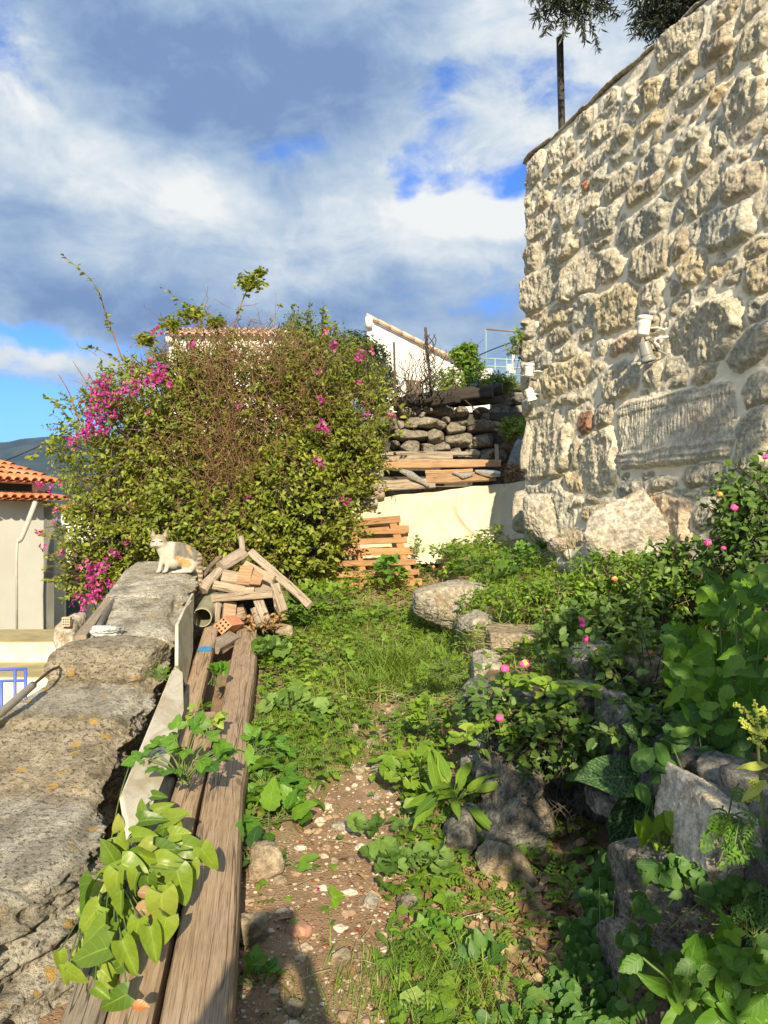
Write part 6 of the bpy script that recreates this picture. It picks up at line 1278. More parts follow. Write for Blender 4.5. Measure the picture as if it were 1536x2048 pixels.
# ---------------------------------------------------------------- rocks of the terrace edge, read off the photograph
def rocks():
    r8 = lambda x, y: (800 + x * .4792, 1100 + y * .4792)
    L = [ # x0,y0,x1,y1 in crop px, Y, depth, mat, rot, label
     (380, 895, 665, 1250, 3.45, .24, 'mottled_rock', (.0, .35, .1), 'large mottled angular rock with tan and black patches', .45),
     (335, 1060, 620, 1390, 3.30, .20, 'grey_rock', (0, .75, .2), 'blackened slab leaning beneath the large mottled rock', .35),
     (350, 1240, 560, 1440, 3.12, .10, 'tan_rock', (0, .72, 0), 'narrow tan slab at the foot of the terrace edge', .5),
     (320, 905, 425, 1045, 3.6, .14, 'grey_rock', (0, 0, 0), 'small grey rock wedged beside the mottled rock', .6),
     (380, 830, 455, 920, 3.75, .10, 'grey_rock', (0, 0, .4), 'little grey rock on top of the wedged one', .6),
     (195, 1120, 345, 1290, 3.35, .12, 'grey_rock', (0, .2, 0), 'pale grey rock standing alone at the path edge', .6),
     (250, 570, 475, 735, 4.35, .2, 'grey_rock', (0, .1, 0), 'dark grey slab overhanging the path', .45),
     (310, 440, 420, 565, 4.7, .2, 'limestone', (.2, 0, 0), 'whitish knobbly rock above the dark slab', .6),
     (375, 520, 470, 600, 4.55, .15, 'limestone', (0, 0, 0), 'small whitish rock beside a pink flower head', .6),
     (370, 345, 600, 440, 5.2, .3, 'tan_rock', (0, 0, 0), 'flat tan rock strewn with dry straw', .5),
     (260, 270, 440, 375, 6.0, .25, 'limestone', (0, .1, 0), 'low pale rock behind the straw covered one', .5),
     (95, 165, 400, 300, 6.9, .35, 'limestone', (0, .08, 0), 'broad rounded cream rock among the weeds at the bend', .55),
     (440, 195, 500, 225, 7.3, .12, 'limestone', (0, 0, 0), 'small cream stone beyond the broad rounded one', .5),
     (960, 435, 1220, 560, 4.1, .25, 'tan_rock', (0, -.05, 0), 'flat topped beige rock half buried under the lantana', .5),
     (720, 400, 880, 520, 4.3, .2, 'limestone', (0, 0, 0), 'whitish rock glimpsed between lantana stems', .5),
     (670, 1255, 790, 1420, 3.35, .1, 'tan_rock', (0, 0, .3), 'brownish rock deep in the dark hollow', .6),
     (770, 1300, 880, 1430, 3.3, .12, 'mottled_rock', (0, .1, 0), 'dim rock at the end of the dark hollow', .6),
     (815, 1045, 905, 1115, 3.35, .15, 'limestone', (0, .2, 0), 'pale stone showing under the biggest wrinkled leaf', .5),
     (640, 900, 800, 1100, 3.75, .14, 'mottled_rock', (0, 0, 0), 'brown rock in shade behind hanging stems', .6),
     (1000, 1340, 1440, 1760, 2.45, .30, 'mottled_rock', (0, .05, 0), 'big round dark boulder of the terrace edge', .62),
     (1235, 1065, 1590, 1440, 2.35, .26, 'cream_rock', (0, .25, 0), 'big cream angular rock on top of the dark boulder', .45),
     (930, 1705, 1260, 2060, 2.3, .22, 'mottled_rock', (0, .1, 0), 'grey brown rock at the very foot of the terrace edge', .55),
     (1210, 1750, 1700, 2150, 2.3, .3, 'grey_rock', (0, 0, 0), 'rock hidden under the glossy leaves in the corner', .55),
     (830, 1480, 1020, 1640, 2.9, .16, 'grey_rock', (0, 0, 0), 'shaded rock smothered by small round leaves', .6)]
    for i, (x0, y0, x1, y1, Y, d, mt, rot, lab, bx) in enumerate(L):
        a = r8(x0, y0); b = r8(x1, y1); c = P((a[0] + b[0]) / 2, (a[1] + b[1]) / 2, Y); rx = (b[0] - a[0]) / 2 / F * Y; rz = (b[1] - a[1]) / 2 / F * Y
        th = rot[1]
        if abs(th) > .3: rx, rz = rx * .95, rz * .72
        big = i in (0, 1, 2, 19, 20, 21); up_ = .07 if i in (9, 10, 11, 12, 13, 14) else 0; rx *= 1.35 if up_ else (1.22 if i < 3 else 1.12); rz *= 1.5 if up_ else (1.22 if i < 3 else 1.12); mb = MB(); rock(mb, c + [0, d * .6 - up_ * 3, 0.0], (rx, d, rz), 600 + i, 6 if big else 5, 8, .045, rot=rot, boxy=bx, sharp=26, nsc=4.0); tag(mb.build('rock', M[mt], label=lab), lab, 'rock', 'rocks of the terrace edge')
    mb = MB(); c = P(1262, 1072, 6.0); rock(mb, P(1262, 1072, 6.05), (.36, .24, .31), 664, 6, 16, .055, rot=(0, -.5, -.3), boxy=.4, sharp=26, nsc=2.4); tag(mb.build('boulder', M['white_rock']), 'bright cream craggy boulder at the foot of the stone house wall', 'boulder')
    mb = MB(); rock(mb, P(1085, 1040, 7.5), (.20, .2, .27), 656, 5, 8, .10, rot=(0, -.1, 0), boxy=.5); tag(mb.build('boulder', M['white_rock']), 'pale projecting boulder under the house corner', 'boulder')
    mb = MB(); rock(mb, P(1120, 1090, 7.3), (.13, .12, .08), 657, 4, 8, .10); tag(mb.build('boulder', M['white_rock']), 'small pale stone in weeds below the house corner', 'stone')
    # packing of smaller stones along the face of the terrace
    root = empty('terrace_wall', (.8, 4, .2), 'low dry stone terrace edge of dark packed stones behind the larger rocks', 'wall'); rg = np.random.default_rng(17)
    pts = [(1.18, 1.9), (1.18, 2.6), (1.1, 3.3), (1.02, 3.74), (.78, 3.86), (.52, 4.0), (.50, 4.5), (.56, 5.4), (.6, 6.4)]; q = resample([(x, y, 0) for x, y in pts], 34)[0]; n = 0
    for i in range(len(q)):
        z0 = float(gz(-.1, q[i, 1])); z1 = float(gz(q[i, 0] + .6, q[i, 1])); z = z0
        while z < z1 - .02:
            h = rg.uniform(.045, .085); w = rg.uniform(.07, .12); m_ = MB(); rock(m_, (q[i, 0] + rg.uniform(-.03, .03), q[i, 1] + rg.uniform(-.03, .03), z + h), (w, w, h * 1.1), 900 + n, 3, 9, .09, boxy=.5); m_.build('stone', M['grey_rock'], root); z += h * 1.75; n += 1
            if n > 98: return rocks2()
    rocks2()
def rocks2():
    S = [(532, 1725, 3.35, .085, .095, 'tan_rock', 'flat tan slab stone standing by the beam beside glossy leaves'), (680, 1652, 3.42, .06, .022, 'white_rock', 'jagged white lump of plaster in the middle of the path'), (620, 1585, 3.85, .06, .04, 'tan_rock', 'tan stone at the edge of the grass'), (710, 1462, 4.6, .055, .045, 'tan_rock', 'pale stone at the upper end of the bare path'),
         (745, 1487, 4.4, .045, .03, 'tan_rock', 'small flat stone in the dark gravel patch'), (718, 1546, 4.15, .04, .04, 'tan_rock', 'rounded tan stone just above the white chip'), (766, 1542, 4.1, .07, .035, 'limestone', 'low grey slab by the dark gravel patch'), (752, 1595, 3.85, .03, .018, 'white_rock', 'bright white chip on the trampled path'),
         (816, 1806, 3.0, .05, .035, 'mottled_rock', 'pinkish brown lump of rock beside the mallow leaves'), (500, 1860, 2.95, .07, .07, 'tan_rock', 'grey tan block against the beam in the photographer shadow'), (685, 1920, 2.72, .035, .03, 'tan_rock', 'squarish orange tan pebble near the grass tuft'), (745, 1800, 3.03, .04, .022, 'white_rock', 'thin white flake near the lump of rock'),
         (670, 1722, 3.3, .02, .014, 'tan_rock', 'round cream pebble below the white plaster lump'), (703, 1722, 3.28, .02, .014, 'tan_rock', 'round tan pebble next to the cream one'), (605, 1860, 2.85, .045, .025, 'terra', 'reddish piece of broken tile'), (590, 2018, 2.5, .03, .03, 'tan_rock', 'pale round pebble in the shadow at the bottom'), (560, 1760, 3.2, .03, .02, 'tan_rock', 'small stone right under the flat tan slab')]
    M['terra'] = m_plain('broken_tile', (.48, .25, .16), .85, .15, 20, .4)
    for i, (px, py, Y, rx, rz, mt, lab) in enumerate(S):
        x = (px - 768) / F * Y
        for _ in range(4): Y = (EYE - float(gz(x, Y)) - rz * .5) / ((py - 1024) / F); x = (px - 768) / F * Y
        z = float(gz(x, Y)); mb = MB(); rock(mb, (x, Y, z + rz * .5), (rx, rx * .6 + .01, rz), 700 + i, 4, 8, .07, rot=(-.25, 0, i * .4)); tag(mb.build('path_stone', M[mt]), lab, 'stone', 'stones on the path')
rocks()
# ---------------------------------------------------------------- ground cover
def terr(x, y): return gz(x, y) + .035 * fbm(np.stack([x, y, x * 0], 1), 1.6, 4) * np.exp(-np.maximum(0, np.abs(y - 5) - 5))
def bare(x, y):
    """1 on the bare path, 0 in the weeds"""
    xc = np.interp(y, [1.5, 2.3, 3.0, 4.0, 5.0, 5.6], [-.25, -.25, -.27, -.15, .02, .06]); w = np.interp(y, [1.5, 2.3, 3.1, 3.7, 4.2, 5.1, 5.5, 7], [.36, .33, .34, .26, .11, .13, .02, .0])
    n = fbm(np.stack([x, y, x * 0], 1), 5, 4, .6, seed=40) * .14
    return sstep(w - np.abs(x - xc) + n * (w > .01), -.02, .06)
def pick(rg, n, x0, x1, y0, y1, f):
    x = rg.uniform(x0, x1, n); u = rg.uniform(0, 1, n); y = y0 + (y1 - y0) * u ** 1.25; k = rg.random(n) < f(x, y); return x[k], y[k]
def right_beam(y): return np.interp(y, [1.5, 2.1, 6.8, 6.9, 9.4], [-.36, -.42, -1.08, -1.55, -1.75])
def cover():
    rg = np.random.default_rng(50)
    def dens(x, y): return np.where(x > right_beam(y) + .02, 1 - .97 * bare(x, y), 0) * np.where((x > xwall(y) - .12) & (x < xwall(y) + .3) & (y < 5.0), .25, 1) * np.where((x > .28) & (x < 1.0) & (y > 2.35) & (y < 3.75), .35, 1)
    wall_x = lambda y: np.interp(y, [1.5, 8, 9.4], [3.4, 1.45, 1.4])
    inside = lambda x, y: (x < wall_x(y) - .03)
    # small leaves, taller away from the path
    mb = MB()
    x, y = pick(rg, 30000, -1.8, 2.9, 2.0, 9.25, lambda x, y: dens(x, y) * inside(x, y) * (.45 + .75 * sstep(fbm(np.stack([x, y, x * 0], 1), 2.6, 3, seed=44), -.35, .3))); N = len(x)
    lush = .25 + .9 * sstep(fbm(np.stack([x, y, x * 0], 1), 1.4, 3, seed=45), -.3, .4); hmax = (.03 + .10 * lush) * np.interp(y, [2, 4.5, 6.5, 9], [.45, .7, 1.2, 2.0]); hh = rg.random(N) ** .7 * hmax; z = terr(x, y) + hh
    tone = np.clip(.45 + .35 * fbm(np.stack([x, y, x * 0], 1), 1.8, 3, seed=46) + rg.normal(0, .18, N), 0, 1)
    fw = rdir(rg, N, -.25, .5); up = nrmz(rg.normal(0, .35, (N, 3)) + [0, -.15, 1]); sz = rg.uniform(.5, 1.2, N)
    kind = fbm(np.stack([x, y, x * 0], 1), 1.7, 2, seed=47) + rg.normal(0, .25, N)
    a = kind < -.1; b = (kind >= -.1) & (kind < .22); c = kind >= .22; pos = np.stack([x, y, z], 1)
    scatter(mb, T_fern, pos[a], fw[a], up[a], sz[a] * .095, tone[a]); scatter(mb, T_tri, pos[b], fw[b], up[b], sz[b] * .085, tone[b]); scatter(mb, T_ov, pos[c], fw[c], up[c], sz[c] * .06, tone[c])
    tag(mb.build('undergrowth', M['lf_weed']), 'dense low green weeds covering the slope beside the path', 'weeds', kind='stuff')
    # grass
    mb = MB(); x, y = pick(rg, 26000, -1.5, 2.6, 1.9, 8.8, lambda x, y: dens(x, y) * inside(x, y) * (.12 + 1.0 * sstep(fbm(np.stack([x, y, x * 0], 1), 2.2, 3, seed=54), -.05, .35))); N = len(x)
    fw = np.stack([rg.normal(0, 1, N), rg.normal(0, 1, N), rg.uniform(0, .2, N)], 1); up = nrmz(np.stack([rg.normal(0, .3, N), rg.normal(0, .3, N), np.ones(N)], 1))
    scatter(mb, T_bl, np.stack([x, y, terr(x, y) - .004], 1), fw, up, rg.uniform(.04, .17, N) * np.interp(y, [2, 5, 9], [.8, 1, 1.3]), np.clip(rg.normal(.5, .25, N), 0, 1))
    # tufts: (px,py,Y,n,len)
    for px, py, n, L in ((690, 1960, 120, .10), (720, 2010, 130, .11), (640, 2035, 60, .08), (800, 1360, 500, .34), (740, 1395, 320, .26), (690, 1520, 300, .12), (600, 1480, 260, .14), (620, 1550, 160, .1), (840, 1390, 240, .28), (880, 2010, 120, .13), (1010, 2040, 120, .12), (1330, 1090, 180, .22), (1250, 1150, 120, .15), (560, 1600, 120, .12), (790, 1960, 90, .12), (535, 1320, 120, .16), (640, 1640, 50, .08), (900, 1300, 150, .25), (600, 1270, 150, .14), (580, 1520, 260, .12), (640, 1480, 260, .11), (700, 1440, 200, .12), (560, 1450, 240, .15), (620, 1400, 240, .15), (720, 1330, 260, .2), (660, 1360, 220, .16), (870, 1330, 220, .28), (760, 1340, 260, .26), (600, 1350, 200, .15), (900, 1720, 120, .1), (930, 2040, 160, .14)):
        Y = 4.0
        for _ in range(8): Y = (EYE - float(gz((px - 768) / F * Y, Y))) / ((py - 1024) / F)
        x = (px - 768) / F * Y + rg.normal(0, .10, n); y = Y + rg.normal(0, .10, n); a = rg.uniform(0, 2 * PI, n); scatter(mb, T_blw, np.stack([x, y, terr(x, y) - .005], 1), np.stack([np.cos(a), np.sin(a), 0 * a], 1), nrmz(np.stack([np.cos(a) * .5, np.sin(a) * .5, np.ones(n)], 1)), rg.uniform(.5, 1.1, n) * L, np.clip(rg.normal(.55, .22, n), 0, 1))
    tag(mb.build('grass', M['lf_grass']), 'long and short green grass in tufts along the path', 'grass', kind='stuff')
    # round mallow leaves among it
    mb = MB(); st = MB(); x, y = pick(rg, 2100, -1.2, 2.2, 2.2, 9.0, lambda x, y: dens(x, y) * inside(x, y) * sstep(fbm(np.stack([x, y, x * 0], 1), 2.0, 3, seed=64), .02, .3)); N = len(x)
    hh = rg.uniform(.03, .10, N) * np.interp(y, [2, 5, 9], [.7, 1.1, 2.2]); pos = np.stack([x, y, terr(x, y) + hh], 1); scatter(mb, T_rnd, pos, rdir(rg, N, -.1, .3), nrmz(rg.normal(0, .3, (N, 3)) + [0, -.25, 1]), rg.uniform(.035, .085, N) * np.interp(y, [2, 5, 9], [.8, 1, 1.5]), np.clip(rg.normal(.5, .22, N), 0, 1))
    tag(mb.build('mallow_leaves', M['lf_mallow']), 'scattered round mallow leaves among the weeds', 'weeds', kind='stuff')
    # pebbles, date stones, dry leaves and straw on the bare path
    peb = MB(); D, Fa = ico(1); x, y = pick(rg, 5200, -.75, .6, 1.9, 5.6, lambda x, y: .15 + .85 * bare(x, y)); N = len(x); s = rg.uniform(.0025, .0075, N) * (1 + 2.2 * (rg.random(N) < .07)); q = (D[None] * rg.uniform(.7, 1.3, (N, len(D), 1)) * np.stack([s * 1.2, s, s * .7], 1)[:, None] + np.stack([x, y, terr(x, y) + s * .12], 1)[:, None])
    pc = np.array([(.42, .33, .23), (.50, .42, .32), (.32, .21, .14), (.38, .27, .18), (.56, .50, .41)])[rg.integers(0, 5, N)]
    peb.add(q.reshape(-1, 3), (Fa[None] + (np.arange(N) * len(D))[:, None, None]).reshape(-1, 3), col=np.repeat(pc, len(D), 0), smooth=False)
    m, t = mat_new('pebble'); t.put(t.bsdf.inputs['Base Color'], attr(t, 'col', 0)); t.bsdf.inputs['Roughness'].default_value = .85
    tag(peb.build('pebbles', m), 'mixed small pebbles and gravel on the bare path', 'gravel', kind='stuff')
    dt = MB(); x, y = pick(rg, 90, -.6, .45, 2.2, 3.7, lambda x, y: .1 + .9 * bare(x, y)); D, Fa = ico(2)
    for i in range(len(x)): a = rg.uniform(0, PI); L = rg.uniform(.010, .016); V = D * np.array([L, .006, .006]); V = np.stack([V[:, 0] * math.cos(a) - V[:, 1] * math.sin(a), V[:, 0] * math.sin(a) + V[:, 1] * math.cos(a), V[:, 2]], 1) + [x[i], y[i], float(terr(x[i:i+1], y[i:i+1])[0]) + .004]; dt.add(V, Fa)
    tag(dt.build('fallen_fruit_litter', m_plain('date_brown', (.20, .07, .03), .35, .4, 30)), 'shiny brown fruit stones scattered over the path', 'fruit litter', kind='stuff')
    dl = MB(); x, y = pick(rg, 420, -.5, 1.0, 1.9, 5.2, lambda x, y: .12 + .55 * sstep(x, .05, .35) * (1 - sstep(y, 3.2, 4.2)) + .2 * (bare(x, y) > .5)); N = len(x)
    scatter(dl, tpl_leaf(.5, 5, .5, .9), np.stack([x, y, terr(x, y) + .012], 1), rdir(rg, N, -.1, .15), nrmz(rg.normal(0, .35, (N, 3)) + [0, 0, 1]), rg.uniform(.025, .085, N))
    n = 420; x = rg.normal(.50, .20, n); y = rg.normal(2.95, .38, n); scatter(dl, tpl_leaf(.55, 5, .5, .9), np.stack([x, y, terr(x, y) + .015], 1), rdir(rg, n, -.1, .25), nrmz(rg.normal(0, .35, (n, 3)) + [0, 0, 1]), rg.uniform(.04, .10, n))
    tag(dl.build('dry_leaves', M['dry_leaf']), 'dry curled tan leaves on the earth near the hollow', 'dry leaves', kind='stuff')
    sw = MB()
    for i in range(520):
        if i < 300: x = rg.normal(.40, .3); y = rg.normal(5.1, .22)
        elif i < 400: x = rg.uniform(-.4, .4); y = rg.uniform(2.2, 5)
        else: x = rg.normal(1.4, .5); y = rg.normal(5.5, .5)
        z = float(terr(np.array([x]), np.array([y]))[0]) + rg.uniform(.005, .05) + (.06 if i < 300 else 0); a = rg.uniform(0, PI); L = rg.uniform(.03, .14); d = np.array([math.cos(a), math.sin(a), rg.uniform(-.1, .25)]) * L; p = np.array([x, y, z]); tube(sw, np.array([p, p + d * .5 + rg.normal(0, .006, 3), p + d]), .0016, 3, caps=False)
    tag(sw.build('straw_litter', M['straw']), 'thin dry straw lying on the flat rocks and the path', 'straw', kind='stuff')
cover()

# ---------------------------------------------------------------- single plants
def hit(px, py, lift=0.0, Y0=4.0):
    Y = Y0
    for _ in range(20): Y = .5 * Y + .5 * (EYE - lift - float(gz((px - 768) / F * Y, Y))) / max((py - 1024) / F, .01)
    return np.array([(px - 768) / F * Y, Y, float(gz((px - 768) / F * Y, Y))])
def plant(name, lab, cat, base, leaves, tpl, mat, seed=0, stem=True, sr=.0025, group=None, extra=None, tone=(.5, .22), stem_mat='stem', sfrac=1.0):
    """leaves: list of (position, size, forward, up)"""
    rg = np.random.default_rng(seed); root = empty(name, base, lab, cat, group); n = len(leaves); mb = MB()
    pos = np.array([l[0] for l in leaves]); sz = np.array([l[1] for l in leaves]); fw = np.array([l[2] for l in leaves]); up = np.array([l[3] for l in leaves])
    tp_ = tpl if isinstance(tpl, list) else [tpl]; gi = rg.integers(0, len(tp_), n); tn = np.clip(rg.normal(tone[0], tone[1], n), 0, 1)
    for q_, tq in enumerate(tp_): kk = gi == q_; scatter(mb, tq, pos[kk], fw[kk], up[kk], sz[kk], tn[kk])
    mb.build('foliage', M[mat] if isinstance(mat, str) else mat, root)
    if stem:
        s = MB()
        for p in pos[rg.random(n) < sfrac]:
            b = base + rg.normal(0, .02, 3) * [1, 1, 0]; m = (p + b) / 2 + np.array([0, 0, .25 * np.linalg.norm(p - b)]) * .5; tube(s, smooth_path([b, m, p], 8), sr, 4, caps=False)
        s.build('stems', M[stem_mat], root)
    return root
def dome(rg, c, rx, ry, rz, n, size, out=.8, upz=.7, flat=.5):
    d = rdir(rg, n, -.1, 1); r = rg.uniform(.55, 1.0, n) ** .6; p = c + d * np.array([rx, ry, rz]) * r[:, None]; fw = nrmz(d * out + rg.normal(0, .35, (n, 3)) + [0, -.15, -.1]); up = nrmz(rg.normal(0, .3, (n, 3)) + [0, -.45, 1]); return [(p[i], size * rg.uniform(.65, 1.2), fw[i], up[i]) for i in range(n)]
rgp = np.random.default_rng(77)
def hearts():
    # heart-shaped leaves: tip direction and size read off the photograph (crop 2.28x, origin 0,1150)
    L = [(400, 1490, 175, -1.9), (455, 1560, 60, 2), (405, 1570, 130, -2.3), (420, 1640, 130, -2.5), (400, 1730, 175, -2.9), (590, 1750, 160, -1.1), (700, 1690, 150, -1.3), (740, 1560, 190, -1.5), (740, 1640, 140, -1.8), (620, 1350, 140, -.4), (520, 1440, 150, -1.7), (500, 1350, 140, 3.0),
         (500, 1260, 110, 1.9), (700, 1310, 150, -.5), (800, 1330, 160, -.1), (830, 1430, 150, -1.2), (900, 1250, 130, -.2), (950, 1300, 120, -1.0), (760, 1250, 120, .1), (800, 1100, 120, .5), (740, 1060, 80, .4), (690, 1110, 110, .3), (660, 1190, 120, .2), (640, 1080, 90, 1.8), (600, 1420, 130, -2), (680, 1440, 120, -1.4),
         (500, 1640, 100, -1.9), (340, 1840, 110, -.6), (300, 1810, 80, 2), (510, 1950, 140, -2.7), (470, 1910, 90, -.5), (860, 1390, 100, -1), (550, 1500, 110, -1.6), (640, 1260, 110, -2.7), (580, 1300, 110, -2.8), (620, 1640, 120, -1.7), (560, 1690, 90, -2), (430, 1420, 90, 2.4), (640, 840, 70, -.4), (600, 860, 60, -2.6), (730, 1010, 70, 0), (540, 1130, 70, 1.6), (820, 1180, 90, .2), (890, 1350, 80, -1.2), (770, 1480, 120, -1.3), (700, 1510, 120, -1.9)]
    out = []; rg = np.random.default_rng(6)
    base = hit(215, 1760, .12, 2.7)
    for (x, y, s, a) in L:
        px, py = x / 2.281, 1150 + y / 2.281; Y = np.interp(py, [1500, 1620, 1700, 1800, 1900, 2030], [3.6, 3.0, 2.75, 2.48, 2.28, 2.1]) - .05 * rg.random(); sz = s * 1.08 / 2.281 / F * Y
        d = np.array([math.cos(a), -.30 * rg.random(), math.sin(a)]); d = nrmz(d); p = P(px, py, Y) - d * sz * .5; up = nrmz(np.array([rg.normal(0, .5), -1.0, .9 + rg.normal(0, .4)])); out.append((p, sz, d, up))
    for i in range(34):
        py = rg.uniform(1620, 1960); px = np.interp(py, [1600, 1700, 1800, 1900, 1960], [330, 300, 265, 230, 240]) + rg.normal(0, 45); Y = np.interp(py, [1500, 1620, 1700, 1800, 1900, 2030], [3.6, 3.0, 2.75, 2.48, 2.28, 2.1]) + .10; a = rg.uniform(-3, 0); sz = rg.uniform(.05, .10); d = nrmz(np.array([math.cos(a), -.2, math.sin(a)])); out.append((P(px, py, Y) - d * sz * .5, sz, d, nrmz(np.array([rg.normal(0, .4), -1.0, 1.0]))))
    plant('heart_leaf_plant', 'bright yellow green plant with large heart shaped leaves over the beams', 'plant', base, out, [tpl_leaf(.80, 9, .22, .35, shape='heart', nu=2), tpl_leaf(.66, 9, .55, .9, shape='heart', nu=2), tpl_leaf(.74, 9, -.15, .6, shape='heart', nu=2), tpl_leaf(.60, 9, .8, .2, shape='heart', nu=2)], 'lf_heart', 3, sr=.0026, tone=(.5, .3))
hearts()
def misc_plants():
    rg = rgp
    # trefoil-leaved alexanders growing out between slab and beam
    c = P(365, 1510, 3.35); plant('leafy_herb', 'glossy green herb with toothed leaflets rising between marble slab and beam', 'plant', c - [0, 0, .12], dome(rg, c - [0, 0, .03], .17, .12, .13, 26, .12), T_tri, 'lf_fresh', 1)
    c = P(405, 1425, 4.1); plant('leafy_herb', 'small light green herb over the plank above the glossy one', 'plant', c - [0, 0, .12], dome(rg, c - [0, 0, .03], .08, .08, .06, 14, .085), T_tri, 'lf_weed', 2, tone=(.8, .15))
    c = P(432, 1340, 5.0); plant('leafy_herb', 'little round leaved sprig beside the blue paint mark', 'plant', c - [0, 0, .1], dome(rg, c - [0, 0, .01], .06, .05, .04, 9, .08), T_rnd, 'lf_fresh', 3)
    c = P(320, 1345, 4.55); plant('leafy_herb', 'tiny feathery herb growing from the parapet edge', 'plant', c - [0, 0, .05], dome(rg, c - [.03, 0, .02], .10, .1, .05, 60, .04), T_fern, 'lf_weed', 4)
    for i, (px, py, Y, lab, rx, rz, n, s, tp, mt) in enumerate([(520, 1500, 4.1, 'dark green leafy herb leaning over the beam edge at mid length', .13, .09, 26, .12, T_tri, 'lf_fresh'), (530, 1560, 3.85, 'second leafy herb pressed against the beam, just below the first', .16, .11, 34, .12, T_tri, 'lf_fresh'), (545, 1630, 3.5, 'broad leaved herb behind the flat tan slab stone', .15, .09, 20, .13, T_tooth, 'lf_fresh'),
          (495, 1700, 3.2, 'dark pair of drooping leaves hugging the beam', .07, .09, 10, .12, T_tooth, 'lf_deep'), (490, 1905, 2.75, 'toothed green seedling in the photographer shadow by the beam', .08, .09, 18, .075, T_tri, 'lf_fresh'), (515, 1970, 2.55, 'lower toothed seedling at the bottom beside the beam', .08, .09, 20, .075, T_tri, 'lf_fresh'), (580, 1725, 3.2, 'small bright leaf pair right of the tan slab stone', .06, .03, 6, .08, T_tooth, 'lf_fresh'),
          (830, 1530, 3.8, 'round leaved clump in half shade at the path edge', .16, .14, 60, .075, T_rnd, 'lf_weed'), (735, 1640, 3.4, 'single mallow with ruffled round leaves on the bare path', .07, .04, 7, .09, T_rnd, 'lf_mallow'), (765, 1710, 3.15, 'big ruffled mallow leaves in a row down the path edge', .10, .07, 14, .10, T_rnd, 'lf_mallow'), (850, 1710, 3.1, 'mallow seedlings beside the dry leaves', .12, .05, 18, .07, T_rnd, 'lf_mallow'),
          (880, 1880, 2.75, 'dense green toothed herb in the middle of the leaf litter', .14, .11, 70, .055, T_tri, 'lf_fresh'), (910, 1590, 3.5, 'rosette of long spoon shaped leaves against the dark rocks', .12, .13, 26, .17, T_ros, 'lf_weed'), (965, 1920, 2.6, 'glossy low rosette at the bottom near the hollow', .07, .05, 22, .07, T_ov, 'lf_deep'), (838, 2030, 2.35, 'pair of fresh round mallow leaves at the bottom edge', .07, .05, 8, .085, T_rnd, 'lf_mallow'),
          (800, 1860, 2.9, 'soft scalloped mallow spreading below the pinkish rock', .13, .06, 30, .055, T_rnd, 'lf_mallow'), (540, 1290, 6.0, 'wide pale mallow beside the far end of the beam', .15, .12, 22, .12, T_rnd, 'lf_mallow'), (575, 1400, 5.0, 'grey green mallow rosette in the trodden grass', .17, .10, 26, .11, T_rnd, 'lf_mallow'), (635, 1420, 4.9, 'mallow leaves in the middle of the slope by the straw', .14, .09, 22, .10, T_rnd, 'lf_mallow'),
          (590, 1205, 7.0, 'large round leaf mallow at the foot of the sloping plank', .10, .12, 10, .15, T_rnd, 'lf_mallow'), (640, 1190, 7.6, 'tall dark weeds under the flowering bush', .28, .22, 90, .09, T_tri, 'lf_weed'), (775, 1135, 8.4, 'fresh green sapling in front of the pallet', .13, .17, 34, .14, T_tri, 'lf_fresh'), (832, 1090, 8.9, 'spindly weed standing against the cloth', .08, .2, 40, .05, T_ov, 'lf_weed'), (885, 1100, 8.7, 'low weed at the foot of the cloth', .16, .12, 60, .06, T_ov, 'lf_weed'), (1000, 1155, 7.2, 'big lobed green mallow on the terrace slope', .2, .16, 22, .2, T_rnd, 'lf_mallow'),
          (960, 1130, 8.0, 'bushy weeds between the cloth and the broad rounded rock', .35, .2, 150, .08, T_tri, 'lf_weed'), (1070, 1110, 7.6, 'lush fresh weeds below the house corner', .35, .22, 190, .08, T_tri, 'lf_fresh'), (1130, 1170, 6.2, 'light green weeds in front of the craggy boulder', .30, .14, 150, .07, T_fern, 'lf_weed'), (890, 1330, 4.9, 'feathery green clump overhanging the path bend', .15, .16, 110, .06, T_fern, 'lf_weed'), (860, 1420, 4.3, 'shaded round leaves under the feathery clump', .12, .14, 60, .055, T_rnd, 'lf_weed')]):
        b = hit(px, py + rz * .5 / Y * F, 0, Y); c = P(px, py, Y) - [0, 0, rz * .45]; plant('wild_plant', lab, 'plant', c, dome(rg, c, rx, rx * .8, rz, n, s), tp, mt, 20 + i, sr=.0018, group='wild plants of the slope')
    # dry orange leaf on the beam
    for (px, py, Y, s, lab, m3) in ((265, 2010, 2.05, .045, 'single orange brown dry leaf lying on the lower beam', m_leaf('orange_leaf', (.42, .13, .03), (.48, .16, .04), (.5, .2, .06), trans=.1, veins=5)), (268, 1820, 2.42, .10, 'crumpled tan dry leaf caught under the heart shaped leaves', M['dry_leaf']), (275, 1785, 2.5, .07, 'smaller tan dry leaf above the crumpled one', M['dry_leaf'])):
        mb = MB(); scatter(mb, tpl_leaf(.6, 8, .4, .5, nu=2), np.array([P(px, py, Y)]), np.array([[1, -.2, .1]]), np.array([[0, -.8, 1]]), s); tag(mb.build('dry_leaf', m3), lab, 'leaf', 'dry leaves on the beams')
misc_plants()

